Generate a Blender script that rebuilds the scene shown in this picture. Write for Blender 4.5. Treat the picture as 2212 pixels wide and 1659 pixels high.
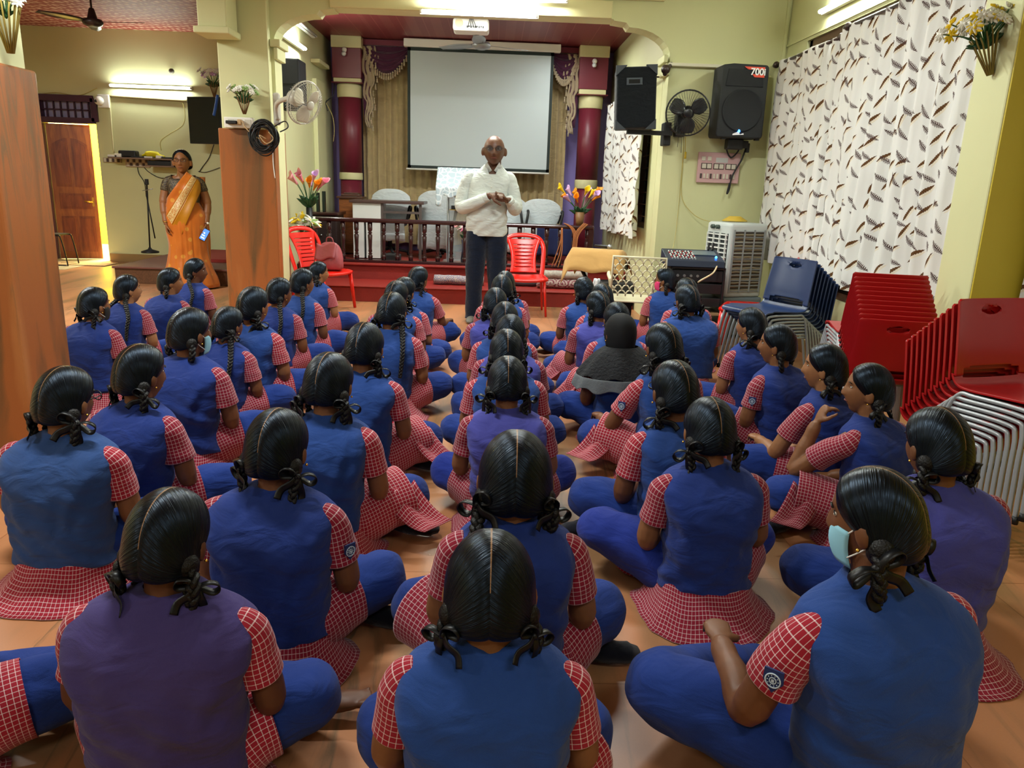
import bpy, bmesh, math, random
import numpy as np
from mathutils import Vector, Matrix, noise
for o in list(bpy.data.objects): bpy.data.objects.remove(o)
SC = bpy.context.scene
COL = SC.collection
PI = math.pi
# ---------------------------------------------------------------- camera
W_, H_, F_, CH = 2212., 1659., 1630., 1.38
PITCH, ROLL, YAW = .25787, .03496, .03146
def _basis():
    f = np.array([math.sin(YAW)*math.cos(PITCH), math.cos(YAW)*math.cos(PITCH), -math.sin(PITCH)])
    r = np.array([math.cos(YAW), -math.sin(YAW), 0.]); d = np.cross(f, r)
    c, s = math.cos(ROLL), math.sin(ROLL)
    return f, c*r-s*d, s*r+c*d
CF, CR, CD = _basis()
def P(px, py, x=None, y=None, z=None):
    """the place in the room seen at a pixel of the photograph, on the plane x=, y= or z="""
    v = CF+(px-W_/2)/F_*CR+(py-H_/2)/F_*CD; o = np.array([0, 0, CH])
    if x is not None: t = (x-o[0])/v[0]
    elif y is not None: t = (y-o[1])/v[1]
    else: t = (z-o[2])/v[2]
    return Vector(o+t*v)
cam = bpy.data.cameras.new('camera'); cam.sensor_width = 36; cam.lens = F_/W_*36; cam.clip_start = .05
co = bpy.data.objects.new('camera', cam); COL.objects.link(co)
m = Matrix.Identity(4)
for i in range(3): m[i][0] = CR[i]; m[i][1] = -CD[i]; m[i][2] = -CF[i]
m[2][3] = CH; co.matrix_world = m; SC.camera = co
# ---------------------------------------------------------------- light and exposure
SC.view_settings.view_transform = 'Standard'; SC.view_settings.look = 'None'
SC.view_settings.gamma = 1; SC.view_settings.use_curve_mapping = False
SC.view_settings.exposure = 1.05
SC.cycles.max_bounces = 6; SC.cycles.diffuse_bounces = 3; SC.cycles.glossy_bounces = 3
SC.cycles.transparent_max_bounces = 8; SC.cycles.transmission_bounces = 4
SC.cycles.caustics_reflective = False; SC.cycles.caustics_refractive = False
SC.cycles.sample_clamp_indirect = 4
SC.cycles.use_denoising = True; SC.cycles.adaptive_threshold = .02
wd = bpy.data.worlds.new('world'); SC.world = wd; wd.use_nodes = True
wd.node_tree.nodes['Background'].inputs[0].default_value = (.9, .95, 1, 1)
wd.node_tree.nodes['Background'].inputs[1].default_value = .6
def area(name, loc, size, power, rot, col=(1, .97, .88)):
    l = bpy.data.lights.new(name, 'AREA'); l.shape = 'RECTANGLE'; l.size, l.size_y = size
    l.energy = power; l.color = col
    o = bpy.data.objects.new(name, l); COL.objects.link(o); o.location = loc; o.rotation_euler = rot
    return o
# fluorescent tubes, plus an unseen fill lamp added behind the stage beam: (centre, long axis 'x'/'y', wall or ceiling they hang on, power)
CEIL = 3.35
TUBES_AND_FILL = [((-1.0, -1.6, 3.27), 'x', 16), ((1.4, -.4, 3.27), 'x', 14), ((-5., .6, 3.27), 'x', 45), ((.6, 5.1, 3.27), 'x', 40), ((-1.3, 2.8, 3.27), 'x', 45), ((-5., 6.4, 3.27), 'x', 110), ((-.4, 8.45, 3.2), 'x', 42), ((.9, 10.2, 3.22), 'y', 12)]
for c, ax, pw in TUBES_AND_FILL:
    area('tube_and_fill_light', (c[0], c[1], c[2]-.05), (1.15, .08), pw, (0, 0, 0 if ax == 'x' else PI/2), (.95, .99, .95))
# ---------------------------------------------------------------- materials
def lin(h):
    if isinstance(h, str):
        h = h.lstrip('#'); c = [int(h[i:i+2], 16)/255 for i in (0, 2, 4)]
    else: c = h
    return tuple((v/12.92 if v <= .04045 else ((v+.055)/1.055)**2.4) for v in c)+(1,)
MATS = {}
def mat(name, col, rough=.6, metal=0, spec=.5, emit=0, bump=0, bscale=30, var=0, vscale=3, alpha=None, sheen=0, coat=0, stretch=None, trans=0):
    if name in MATS: return MATS[name]
    m = bpy.data.materials.new(name); m.use_nodes = True; nt = m.node_tree; b = nt.nodes['Principled BSDF']
    c = lin(col); b.inputs['Base Color'].default_value = c
    b.inputs['Roughness'].default_value = rough; b.inputs['Metallic'].default_value = metal
    b.inputs['Specular IOR Level'].default_value = spec
    if sheen: b.inputs['Sheen Weight'].default_value = sheen
    if coat: b.inputs['Coat Weight'].default_value = coat; b.inputs['Coat Roughness'].default_value = .1
    if trans: b.inputs['Transmission Weight'].default_value = trans
    if alpha is not None: b.inputs['Alpha'].default_value = alpha
    if emit: b.inputs['Emission Color'].default_value = c; b.inputs['Emission Strength'].default_value = emit
    if var or bump:
        tc = nt.nodes.new('ShaderNodeTexCoord'); mp = nt.nodes.new('ShaderNodeMapping')
        nt.links.new(tc.outputs['Object'], mp.inputs[0])
        if stretch: mp.inputs['Scale'].default_value = stretch
    if var:
        n = nt.nodes.new('ShaderNodeTexNoise'); n.inputs['Scale'].default_value = vscale; n.inputs['Detail'].default_value = 5
        nt.links.new(mp.outputs[0], n.inputs[0])
        r = nt.nodes.new('ShaderNodeValToRGB'); r.color_ramp.elements[0].position = .3; r.color_ramp.elements[1].position = .7
        r.color_ramp.elements[0].color = tuple(v*(1-var) for v in c[:3])+(1,)
        r.color_ramp.elements[1].color = tuple(min(1, v*(1+var)) for v in c[:3])+(1,)
        nt.links.new(n.outputs[0], r.inputs[0]); nt.links.new(r.outputs[0], b.inputs['Base Color'])
    if bump:
        n = nt.nodes.new('ShaderNodeTexNoise'); n.inputs['Scale'].default_value = bscale; n.inputs['Detail'].default_value = 4
        nt.links.new(mp.outputs[0], n.inputs[0])
        bp = nt.nodes.new('ShaderNodeBump'); bp.inputs['Strength'].default_value = bump; bp.inputs['Distance'].default_value = .01
        nt.links.new(n.outputs[0], bp.inputs['Height']); nt.links.new(bp.outputs[0], b.inputs['Normal'])
    MATS[name] = m; return m
class NT:
    """small helper for writing node graphs"""
    def __init__(s, name, rough=.6, spec=.5):
        s.m = bpy.data.materials.new(name); s.m.use_nodes = True; s.t = s.m.node_tree; s.b = s.t.nodes['Principled BSDF']
        s.b.inputs['Roughness'].default_value = rough; s.b.inputs['Specular IOR Level'].default_value = spec; MATS[name] = s.m
    def n(s, kind, **kw):
        nd = s.t.nodes.new('ShaderNode'+kind)
        for k, v in kw.items():
            if k[0] == '_': setattr(nd, k[1:], v)
            else:
                i = nd.inputs[int(k[1:])] if k[0] == 'i' and k[1:].isdigit() else nd.inputs[k]
                if hasattr(v, 'is_output') or isinstance(v, bpy.types.NodeSocket): s.t.links.new(v, i)
                else: i.default_value = v
        return nd
    def math(s, op, a, b=None, c=None):
        nd = s.t.nodes.new('ShaderNodeMath'); nd.operation = op
        for i, v in enumerate((a, b, c)):
            if v is None: continue
            if isinstance(v, bpy.types.NodeSocket): s.t.links.new(v, nd.inputs[i])
            else: nd.inputs[i].default_value = v
        return nd.outputs[0]
    def mix(s, f, a, b):
        nd = s.t.nodes.new('ShaderNodeMix'); nd.data_type = 'RGBA'
        for i, v in ((0, f), (6, a), (7, b)):
            if isinstance(v, bpy.types.NodeSocket): s.t.links.new(v, nd.inputs[i])
            else: nd.inputs[i].default_value = v
        return nd.outputs[2]
    def ramp(s, f, stops):
        nd = s.t.nodes.new('ShaderNodeValToRGB'); e = nd.color_ramp.elements
        while len(e) < len(stops): e.new(.5)
        for q, (p, c) in zip(e, stops): q.position = p; q.color = c
        s.t.links.new(f, nd.inputs[0]); return nd.outputs[0]
    def link(s, o, i): s.t.links.new(o, s.b.inputs[i])
    def bump(s, h, st=.3, d=.01):
        nd = s.n('Bump', Strength=st, Distance=d, Height=h); s.link(nd.outputs[0], 'Normal')
def stone(name, base, dark, light, scale, plank=None, rough=.28):
    """reddish brown stone with dark veins running along the slabs"""
    k = NT(name, rough, .4); tc = k.n('TexCoord').outputs['Object']
    mp = k.n('Mapping', i0=tc, Scale=scale).outputs[0]
    a = k.n('TexNoise', i0=mp, Scale=1.6, Detail=6., Distortion=.6).outputs[0]
    c1 = k.ramp(a, [(.38, lin(dark)), (.49, lin(base)), (.62, lin(base)), (.8, lin(light))])
    v = k.n('TexNoise', i0=mp, Scale=2.6, Detail=8., Distortion=1.6).outputs[0]
    vein = k.math('SUBTRACT', 1., k.math('MULTIPLY', k.math('ABSOLUTE', k.math('SUBTRACT', v, .5)), 26.))
    vein = k.math('MAXIMUM', vein, 0.)
    msk = k.ramp(k.n('TexNoise', i0=mp, Scale=.9, Detail=2.).outputs[0], [(.44, (0, 0, 0, 1)), (.56, (1, 1, 1, 1))])
    c2 = k.mix(k.math('MULTIPLY', vein, k.math('MULTIPLY', msk, .8)), c1, lin('5c5038'))
    if plank:
        br = k.n('TexBrick', i0=k.n('Mapping', i0=tc, Rotation=(0, 0, PI/2)).outputs[0], Color1=(1, 1, 1, 1), Color2=(.86, .86, .86, 1), Mortar=(.5, .4, .3, 1), Scale=1.,
                 **{'Mortar Size': .0022, 'Brick Width': plank[1], 'Row Height': plank[0], 'Bias': 0.})
        mx = k.n('Mix', _data_type='RGBA', _blend_type='MULTIPLY', i0=.9); k.t.links.new(c2, mx.inputs[6]); k.t.links.new(br.outputs[0], mx.inputs[7])
        c2 = mx.outputs[2]
        k.link(k.math('ADD', rough-.05, k.math('MULTIPLY', a, .25)), 'Roughness')
    fine = k.n('TexNoise', i0=tc, Scale=180., Detail=3.).outputs[0]
    c2 = k.mix(k.math('MULTIPLY', fine, .25), c2, lin(light))
    k.link(c2, 'Base Color'); return k.m
def wood(name, a, b, scale=(1, 1, 12), rough=.35):
    k = NT(name, rough, .5); tc = k.n('TexCoord').outputs['Object']
    mp = k.n('Mapping', i0=tc, Scale=scale).outputs[0]
    n = k.n('TexNoise', i0=mp, Scale=6., Detail=6., Distortion=.8).outputs[0]
    k.link(k.ramp(n, [(.3, lin(a)), (.7, lin(b))]), 'Base Color'); k.bump(n, .08, .004); return k.m
def check_cloth(name, red, white='e9d3d6', pitch=.0125, rough=.85):
    """red cotton with a thin white window-pane check, metric UV"""
    k = NT(name, rough, .2); uv = k.n('UVMap').outputs[0]
    sp = k.n('SeparateXYZ', i0=uv)
    def line(s, w):
        f = k.math('FRACT', k.math('DIVIDE', s, pitch)); d = k.math('ABSOLUTE', k.math('SUBTRACT', f, .5))
        return k.math('MULTIPLY', k.math('LESS_THAN', d, w), 1.)
    g = k.math('ADD', k.math('MULTIPLY', line(sp.outputs[0], .062), .6), k.math('MULTIPLY', line(sp.outputs[1], .062), .6))
    g = k.math('MINIMUM', g, 1.)
    n = k.n('TexNoise', i0=uv, Scale=700., Detail=1.).outputs[0]
    base = k.mix(n, lin(red), tuple(v*.75 for v in lin(red)[:3])+(1,))
    k.link(k.mix(g, base, lin(white)), 'Base Color'); k.b.inputs['Sheen Weight'].default_value = .15
    return k.m
def fabric(name, col, rough=.9, sheen=.25, var=.12, weave=900., crease=9.):
    k = NT(name, rough, .15); tc = k.n('TexCoord').outputs['Object']
    n = k.n('TexNoise', i0=tc, Scale=9., Detail=4.).outputs[0]; w = k.n('TexNoise', i0=tc, Scale=weave, Detail=1.).outputs[0]
    c = lin(col); d = tuple(v*(1-2*var) for v in c[:3])+(1,); e = tuple(min(1, v*(1+2*var)) for v in c[:3])+(1,)
    cc = k.mix(n, d, e); k.link(k.mix(k.math('MULTIPLY', w, .35), cc, tuple(v*.5 for v in c[:3])+(1,)), 'Base Color')
    k.b.inputs['Sheen Weight'].default_value = sheen
    cr = k.n('TexNoise', i0=k.n('Mapping', i0=tc, Scale=(1, 1, 2.2), Rotation=(.3, .4, 0)).outputs[0], Scale=crease, Detail=3., Roughness=.45, Distortion=1.3).outputs[0]
    k.bump(k.math('ADD', k.math('MULTIPLY', cr, 12.), w), .5, .0022); return k.m
def wall_mat(name, col, dirt='a89a5e'):
    k = NT(name, .55, .35); tc = k.n('TexCoord').outputs['Object']
    n = k.n('TexNoise', i0=tc, Scale=1.1, Detail=6.).outputs[0]; s = k.n('TexNoise', i0=tc, Scale=14., Detail=5.).outputs[0]
    c = k.mix(k.ramp(n, [(.45, (0, 0, 0, 1)), (.85, (.32, .32, .32, 1))]), lin(col), lin(dirt))
    k.link(c, 'Base Color'); k.bump(s, .06, .01); return k.m
M_WALL = wall_mat('pale yellow wall paint', 'd3d4a4', 'bab684')
M_WALL2 = wall_mat('sunny yellow wall paint', 'd9c62c', 'b09c20')
M_CREAM = wall_mat('cream trim paint', 'd8d2a2', 'b8ae7c')
M_MAROON = mat('maroon column paint', '6c2030', .4, bump=.05, var=.08)
M_CEILR = mat('white ceiling', 'd8d4b0', .8)
M_FLOOR = stone('floor stone', 'b37850', '8d6a48', 'c68f68', (1.6, .28, 1), (.62, 1.25))
M_PANEL = stone('pillar cladding stone', '96562c', '54422c', 'ac7040', (2.6, 2.6, .34), rough=.3)
M_STAGE = mat('red stage carpet', '84221a', .8, bump=.25, bscale=160, var=.1, vscale=6)
M_BLACK = mat('black plastic', '0c0d10', .5)
M_WHITE = mat('white plastic', 'e6e4dc', .45)
M_CABLE = mat('black rubber cable', '0d1015', .45)
M_CABLEY = mat('yellowed cable', 'b9ab66', .6)
M_METAL = mat('brushed steel', 'a5a9ad', .35, .9)
M_GREYM = mat('grey powder coated tube', '9aa3a8', .4, .4)
# ---------------------------------------------------------------- mesh helpers
class MB:
    def __init__(s): s.v = []; s.f = []; s.mi = []; s.uv = []; s.sm = []; s.cur = 0
    def face(s, idx, uv=None, smooth=True):
        s.f.append(tuple(idx)); s.mi.append(s.cur); s.uv.append(uv or [(0, 0)]*len(idx)); s.sm.append(smooth)
    def box(s, lo, hi, mtx=None):
        n = len(s.v); lo, hi = Vector(lo), Vector(hi)
        for i in range(8):
            p = Vector((hi.x if i & 1 else lo.x, hi.y if i & 2 else lo.y, hi.z if i & 4 else lo.z))
            s.v.append(mtx @ p if mtx else p)
        for q in ((0, 2, 3, 1), (4, 5, 7, 6), (0, 1, 5, 4), (2, 6, 7, 3), (0, 4, 6, 2), (1, 3, 7, 5)): s.face([n+k for k in q], smooth=False)
        return s
    def cbox(s, c, size, mtx=None):
        c, h = Vector(c), Vector(size)/2; return s.box(c-h, c+h, mtx)
    def rings(s, rings, cap0=True, cap1=True, closed=True, us=None, smooth=True, uvo=(0, 0), loop=False):
        """loft through rings of equal length; uv in metres"""
        n0 = len(s.v); m = len(rings[0]); k = len(rings)
        for r in rings: s.v += [Vector(p) for p in r]
        per = []
        mid = rings[k//2]; acc = 0; U = [0]
        for i in range(m if closed else m-1):
            acc += (Vector(mid[(i+1) % m])-Vector(mid[i])).length; U.append(acc)
        V = [0]
        for j in range(1, k):
            d = sum((Vector(rings[j][i])-Vector(rings[j-1][i])).length for i in range(0, m, max(1, m//6)))/len(range(0, m, max(1, m//6))); V.append(V[-1]+d)
        for j in range(k if loop else k-1):
            j2 = (j+1) % k; v2 = V[j+1] if j+1 < k else V[j]+(V[j]-V[j-1])
            for i in range(m if closed else m-1):
                i2 = (i+1) % m
                s.face([n0+j*m+i, n0+j*m+i2, n0+j2*m+i2, n0+j2*m+i],
                       [(U[i]+uvo[0], V[j]+uvo[1]), (U[i+1]+uvo[0], V[j]+uvo[1]), (U[i+1]+uvo[0], v2+uvo[1]), (U[i]+uvo[0], v2+uvo[1])], smooth)
        if closed and not loop:
            if cap0: s.face([n0+i for i in range(m)][::-1], smooth=False)
            if cap1: s.face([n0+(k-1)*m+i for i in range(m)], smooth=False)
        return s
    def tube(s, pts, r, seg=10, cap=True, flat=1., up=None, loop=False, round_=False):
        """round or flattened tube along a path; r number, list, or list of (ra, rb)"""
        pts = [Vector(p) for p in pts]; k = len(pts)
        rs = [r]*k if not isinstance(r, (list, tuple)) else list(r)
        if round_ and not loop:
            a, b = rs[0], rs[-1]; d0 = (pts[0]-pts[1]).normalized(); d1 = (pts[-1]-pts[-2]).normalized()
            def sc(q, t): return tuple(v*t for v in q) if isinstance(q, tuple) else q*t
            def av(q): return sum(q)/2 if isinstance(q, tuple) else q
            pts = [pts[0]+d0*av(a)*.95, pts[0]+d0*av(a)*.75]+pts+[pts[-1]+d1*av(b)*.75, pts[-1]+d1*av(b)*.95]
            rs = [sc(a, .3), sc(a, .7)]+rs+[sc(b, .7), sc(b, .3)]; k = len(pts)
        nrm = None; R = []
        for i in range(k):
            if loop: t = (pts[(i+1) % k]-pts[i-1])
            else: t = pts[min(i+1, k-1)]-pts[max(i-1, 0)]
            t = t.normalized() if t.length > 1e-9 else Vector((0, 0, 1))
            if nrm is None:
                a = Vector(up) if up else (Vector((0, 0, 1)) if abs(t.z) < .9 else Vector((1, 0, 0)))
                nrm = (a-t*a.dot(t)).normalized()
            else:
                nrm = nrm-t*nrm.dot(t)
                nrm = nrm.normalized() if nrm.length > 1e-6 else t.orthogonal().normalized()
            bn = t.cross(nrm); q = rs[i]; ra, rb = q if isinstance(q, tuple) else (q, q*flat)
            R.append([pts[i]+bn*math.cos(2*PI*j/seg)*ra+nrm*math.sin(2*PI*j/seg)*rb for j in range(seg)])
        return s.rings(R, cap, cap, loop=loop)
    def lathe(s, prof, seg=20, mtx=None, cap=True):
        R = [[Vector((r*math.cos(2*PI*j/seg), r*math.sin(2*PI*j/seg), z)) for j in range(seg)] for r, z in prof]
        if mtx: R = [[mtx @ p for p in r] for r in R]
        return s.rings(R, cap, cap)
    def ball(s, c, r, seg=12, n=8, mtx=None):
        c = Vector(c); r = Vector((r, r, r)) if not isinstance(r, (tuple, Vector)) else Vector(r); R = []
        for i in range(n+1):
            a = PI*(i+.02)/(n+.04)
            R.append([c+Vector((r.x*math.sin(a)*math.cos(2*PI*j/seg), r.y*math.sin(a)*math.sin(2*PI*j/seg), -r.z*math.cos(a))) for j in range(seg)])
        if mtx: R = [[mtx @ p for p in q] for q in R]
        return s.rings(R)
    def grid(s, fn, nu, nv, uvs=None, thick=0, smooth=True):
        """sheet fn(u,v) in 0..1; thick gives it a back"""
        n0 = len(s.v); G = [[Vector(fn(i/nu, j/nv)) for i in range(nu+1)] for j in range(nv+1)]
        su, sv = uvs or (1, 1); w = nu+1
        for row in G: s.v += row
        for j in range(nv):
            for i in range(nu):
                a = n0+j*w+i
                s.face([a, a+1, a+1+w, a+w], [(i/nu*su, j/nv*sv), ((i+1)/nu*su, j/nv*sv), ((i+1)/nu*su, (j+1)/nv*sv), (i/nu*su, (j+1)/nv*sv)], smooth)
        return s
    def prism(s, poly, lo, hi, axis='y', mtx=None):
        """2D outline extruded along an axis"""
        n0 = len(s.v); k = len(poly)
        def mk(a, b, t):
            p = {'y': (a, t, b), 'x': (t, a, b), 'z': (a, b, t)}[axis]; p = Vector(p); return mtx @ p if mtx else p
        s.v += [mk(a, b, lo) for a, b in poly]+[mk(a, b, hi) for a, b in poly]
        s.face([n0+i for i in range(k)], smooth=False); s.face([n0+k+i for i in range(k)][::-1], smooth=False)
        for i in range(k): s.face([n0+i, n0+(i+1) % k, n0+k+(i+1) % k, n0+k+i], smooth=False)
        return s
    def mesh(s, name, mats):
        me = bpy.data.meshes.new(name); me.from_pydata([tuple(p) for p in s.v], [], s.f)
        me.polygons.foreach_set('material_index', s.mi); me.polygons.foreach_set('use_smooth', s.sm)
        uv = me.uv_layers.new(name='UVMap'); uv.data.foreach_set('uv', [c for f in s.uv for q in f for c in q])
        for q in (mats if isinstance(mats, (list, tuple)) else [mats]): me.materials.append(q)
        me.validate(); return me
    def obj(s, name, mats, parent=None, bevel=0, sub=0, solid=0, fix=True, seg=2):
        me = s.mesh(name, mats)
        if fix:
            bm = bmesh.new(); bm.from_mesh(me); bmesh.ops.recalc_face_normals(bm, faces=bm.faces); bm.to_mesh(me); bm.free()
        o = bpy.data.objects.new(name, me); COL.objects.link(o)
        if parent: o.parent = parent
        if solid: q = o.modifiers.new('s', 'SOLIDIFY'); q.thickness = solid; q.offset = 0
        if bevel:
            q = o.modifiers.new('b', 'BEVEL'); q.width = bevel; q.segments = seg; q.limit_method = 'ANGLE'; q.angle_limit = .6
        if sub: q = o.modifiers.new('u', 'SUBSURF'); q.levels = q.render_levels = sub
        return o
def tag(o, label, cat, group=None):
    o['label'] = label; o['category'] = cat
    if group: o['group'] = group
    return o
def thing(name, label, cat, loc=(0, 0, 0), rz=0, group=None, scale=1):
    o = bpy.data.objects.new(name, None); COL.objects.link(o); o.location = loc; o.rotation_euler = (0, 0, rz); o.empty_display_size = .1
    if scale != 1: o.scale = (scale,)*3
    return tag(o, label, cat, group)
def struct(name, mb, m, parent=None, **kw):
    o = mb.obj(name, m, parent, **kw); o['kind'] = 'structure'; return o
def dup(root):
    r = root.copy(); COL.objects.link(r)
    for k in ('label', 'group'):
        if k in r: del r[k]
    for ch in list(root.children):
        c = ch.copy(); COL.objects.link(c); c.parent = r
        for g in ch.children:
            d = g.copy(); COL.objects.link(d); d.parent = c
    return r
def curve(pts, n=8, loop=False):
    """Catmull-Rom through points"""
    p = [Vector(q) for q in pts]; out = []; k = len(p)
    rng = range(k) if loop else range(k-1)
    for i in rng:
        a = p[(i-1) % k] if loop or i > 0 else p[0]; b = p[i]; c = p[(i+1) % k]; d = p[(i+2) % k] if loop or i < k-2 else p[-1]
        for t in range(n):
            u = t/n
            out.append(.5*((2*b)+(c-a)*u+(2*a-5*b+4*c-d)*u*u+(3*b-a-3*c+d)*u**3))
    if not loop: out.append(p[-1])
    return out
def wire(name, pts, r, m, label=None, cat='cable', parent=None, n=6, seg=6):
    o = MB().tube(curve(pts, n), r, seg).obj(name, m, parent)
    if label: tag(o, label, cat)
    return o
# ---------------------------------------------------------------- the room
ARCH = 7.95; BACK = 11.85; LBACK = 12.2; XR = 2.84; XL = -7.6; SXL = -2.42; SXR = 1.69
def bx(*lohi): 
    b = MB()
    for lo, hi in lohi: b.box(lo, hi)
    return b
struct('floor', bx(((XL, -3.6, -.1), (3.1, 15.2, 0))), M_FLOOR)
struct('ceiling', bx(((XL, -3.6, CEIL), (3.1, ARCH, CEIL+.1))), M_CEILR)
# ceilings beyond the arches: red boards with a white stencil
k = NT('red stencilled ceiling', .6); tc = k.n('TexCoord').outputs['Object']
mp = k.n('Mapping', i0=tc, Scale=(1, 1, 1), Rotation=(0, 0, .35)).outputs[0]
w1 = k.n('TexWave', i0=mp, _wave_type='BANDS', Scale=3.1, Distortion=4.5, Detail=1., **{'Detail Scale': 2.}).outputs[1]
w2 = k.n('TexWave', i0=mp, _wave_type='BANDS', _bands_direction='Y', Scale=2.2, Distortion=5., Detail=1.).outputs[1]
g = k.math('MULTIPLY', k.math('GREATER_THAN', w1, .55), k.math('GREATER_THAN', w2, .4))
k.link(k.mix(g, lin('8c3a2c'), lin('c9a48c')), 'Base Color'); M_CEIL_L = k.m
k = NT('maroon boarded ceiling', .45); tc = k.n('TexCoord').outputs['Object']; sp = k.n('SeparateXYZ', i0=tc)
fx = k.math('FRACT', k.math('MULTIPLY', sp.outputs[0], 1/.31)); fy = k.math('FRACT', k.math('MULTIPLY', sp.outputs[1], 1/.09))
dots = k.math('MULTIPLY', k.math('LESS_THAN', k.math('ABSOLUTE', k.math('SUBTRACT', fx, .5)), .2), k.math('LESS_THAN', fy, .45))
seam = k.math('LESS_THAN', fx, .03)
inner = k.math('LESS_THAN', k.math('ABSOLUTE', k.math('ADD', sp.outputs[0], .35)), 1.35)
c = k.mix(k.math('MULTIPLY', k.math('MULTIPLY', dots, inner), .28), lin('7d3036'), lin('c08a78')); k.link(k.mix(seam, c, lin('9a5a52')), 'Base Color'); M_CEIL_S = k.m
struct('ceiling_stage', bx(((SXL-.05, ARCH+.25, CEIL-.06), (SXR+.1, BACK+.2, CEIL+.1))), M_CEIL_S)
struct('ceiling_aisle', bx(((XL, ARCH+.25, CEIL+.05), (SXL-.15, 15.2, CEIL+.15))), M_CEIL_L)
# outer walls
WIN = (4.35, 7.45, .55, 2.75)     # big right window y0,y1,z0,z1
b = MB().box((XR, -3.6, 0), (XR+.2, WIN[0], CEIL)).box((XR, WIN[1], 0), (XR+.2, ARCH+.3, CEIL)).box((XR, WIN[0], 0), (XR+.2, WIN[1], WIN[2])).box((XR, WIN[0], WIN[3]), (XR+.2, WIN[1], CEIL))
struct('wall_right', b, M_WALL)
struct('wall_rear', bx(((XL, -3.8, 0), (3.1, -3.6, CEIL))), M_WALL)
struct('wall_left', bx(((XL-.2, -3.6, 0), (XL, 15.2, CEIL))), M_WALL)
DX0, DX1 = P(122, 560, y=LBACK).x, P(236, 550, y=LBACK).x   # left door opening
DT = P(170, 262, y=LBACK).z; TT = P(170, 212, y=LBACK).z
b = MB().box((XL, LBACK, 0), (DX0, LBACK+.18, CEIL+.1)).box((DX1, LBACK, 0), (SXL-.2, LBACK+.18, CEIL+.1)).box((DX0, LBACK, TT), (DX1, LBACK+.18, CEIL+.1))
struct('wall_aisle', b, M_WALL)
# wall beyond the door: a sunlit passage
struct('wall_passage', bx(((XL, 15.0, 0), (SXL, 15.2, CEIL))), M_WALL2)
# stage side walls and back wall
b = MB().box((SXL-.2, ARCH+.25, 0), (SXL, BACK+.2, CEIL+.1))
struct('wall_stage_left', b, M_WALL)
struct('wall_stage_back', bx(((SXL-.2, BACK, 0), (SXR+.2, BACK+.2, CEIL))), mat('lilac wall', '8d7ec0', .7))
WS = (8.6, 10.6, .95, 2.55)
b = MB().box((SXR, ARCH+.25, 0), (SXR+.2, WS[0], CEIL)).box((SXR, WS[1], 0), (SXR+.2, BACK+.2, CEIL)).box((SXR, WS[0], 0), (SXR+.2, WS[1], WS[2])).box((SXR, WS[0], WS[3]), (SXR+.2, WS[1], CEIL))
struct('wall_stage_right', b, M_WALL)
# arch wall over the stage opening: flat soffit with quarter-round haunches, sheet built from outline
PZ = P(530, 279, y=ARCH-.05).z      # top of the stone cladding
A0, A1 = P(598, 240, y=ARCH).x, P(1448, 120, y=ARCH).x
ZB = P(1000, 28, y=ARCH).z; 
def arch_poly(x0, x1, zs, zt, zb, lw=.42, rw=.42, out0=None, out1=None):
    """wall outline with an arched opening x0..x1"""
    pl = [(out0, 0), (x0, 0), (x0, zs)]
    for i in range(1, 9):
        a = PI/2*i/8; pl.append((x0+lw*(1-math.cos(a)), zs+(zt-zs)*.8*math.sin(a)))
    pl += [(x0+lw+.03, zt-(zt-zs)*.08), (x0+lw+.16, zt-.01), (x0+lw+.16, zt), (x1-rw-.16, zt), (x1-rw-.16, zt-.01), (x1-rw-.03, zt-(zt-zs)*.08)]
    for i in range(8, 0, -1):
        a = PI/2*i/8; pl.append((x1-rw*(1-math.cos(a)), zs+(zt-zs)*.8*math.sin(a)))
    pl += [(x1, zs), (x1, 0), (out1, 0), (out1, zb), (out0, zb)]
    return pl
ZS = P(1450, 125, y=ARCH).z
struct('wall_arch', MB().prism(arch_poly(A0, A1, ZS, ZB, CEIL, out0=A0-.1, out1=XR+.05), ARCH, ARCH+.25), M_WALL)
# arch to the left of the second pillar
AL1 = P(470, 100, y=ARCH).x
struct('wall_aisle_arch', MB().prism(arch_poly(-6.2, AL1, 2.62, CEIL-.04, CEIL+.05, .7, .7, out0=XL, out1=AL1+.1), ARCH, ARCH+.25), M_WALL)
# pillars: yellow shaft with stone cladding to head height
PX0, PX1 = P(470, 272, y=ARCH-.12).x, P(592, 285, y=ARCH-.12).x
def pillar(n, y0, y1, x0, x1, zt):
    e = struct('trim_%d' % n, MB().box((x0+.03, y0+.03, 0), (x1-.03, y1-.03, CEIL)), M_WALL, bevel=.01)
    mb = MB().box((x0, y0, 0), (x1, y1, zt))
    o = struct('trim_%d' % (n+10), mb, M_PANEL, bevel=.012)
    return o
pillar(1, ARCH-.12, ARCH+.30, PX0, PX1, PZ)
yn, yf = P(40, 700, x=PX1).y, P(78, 145, x=PX1).y
pillar(2, yn, yf, PX0, PX1, PZ)
# springer blocks of the arcade that runs along the hall
b = MB().box((PX0-.02, ARCH-.42, P(490, 60, y=ARCH-.4).z), (PX1-.3, ARCH-.12, CEIL)).box((PX0-.05, ARCH-.46, P(490, 75, y=ARCH-.4).z), (PX1-.27, ARCH-.12, P(490, 60, y=ARCH-.4).z))
b.box((PX0-.02, yf, 2.95), (PX1-.3, ARCH-.4, CEIL))
struct('trim_3', b, M_WALL, bevel=.01)
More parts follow.
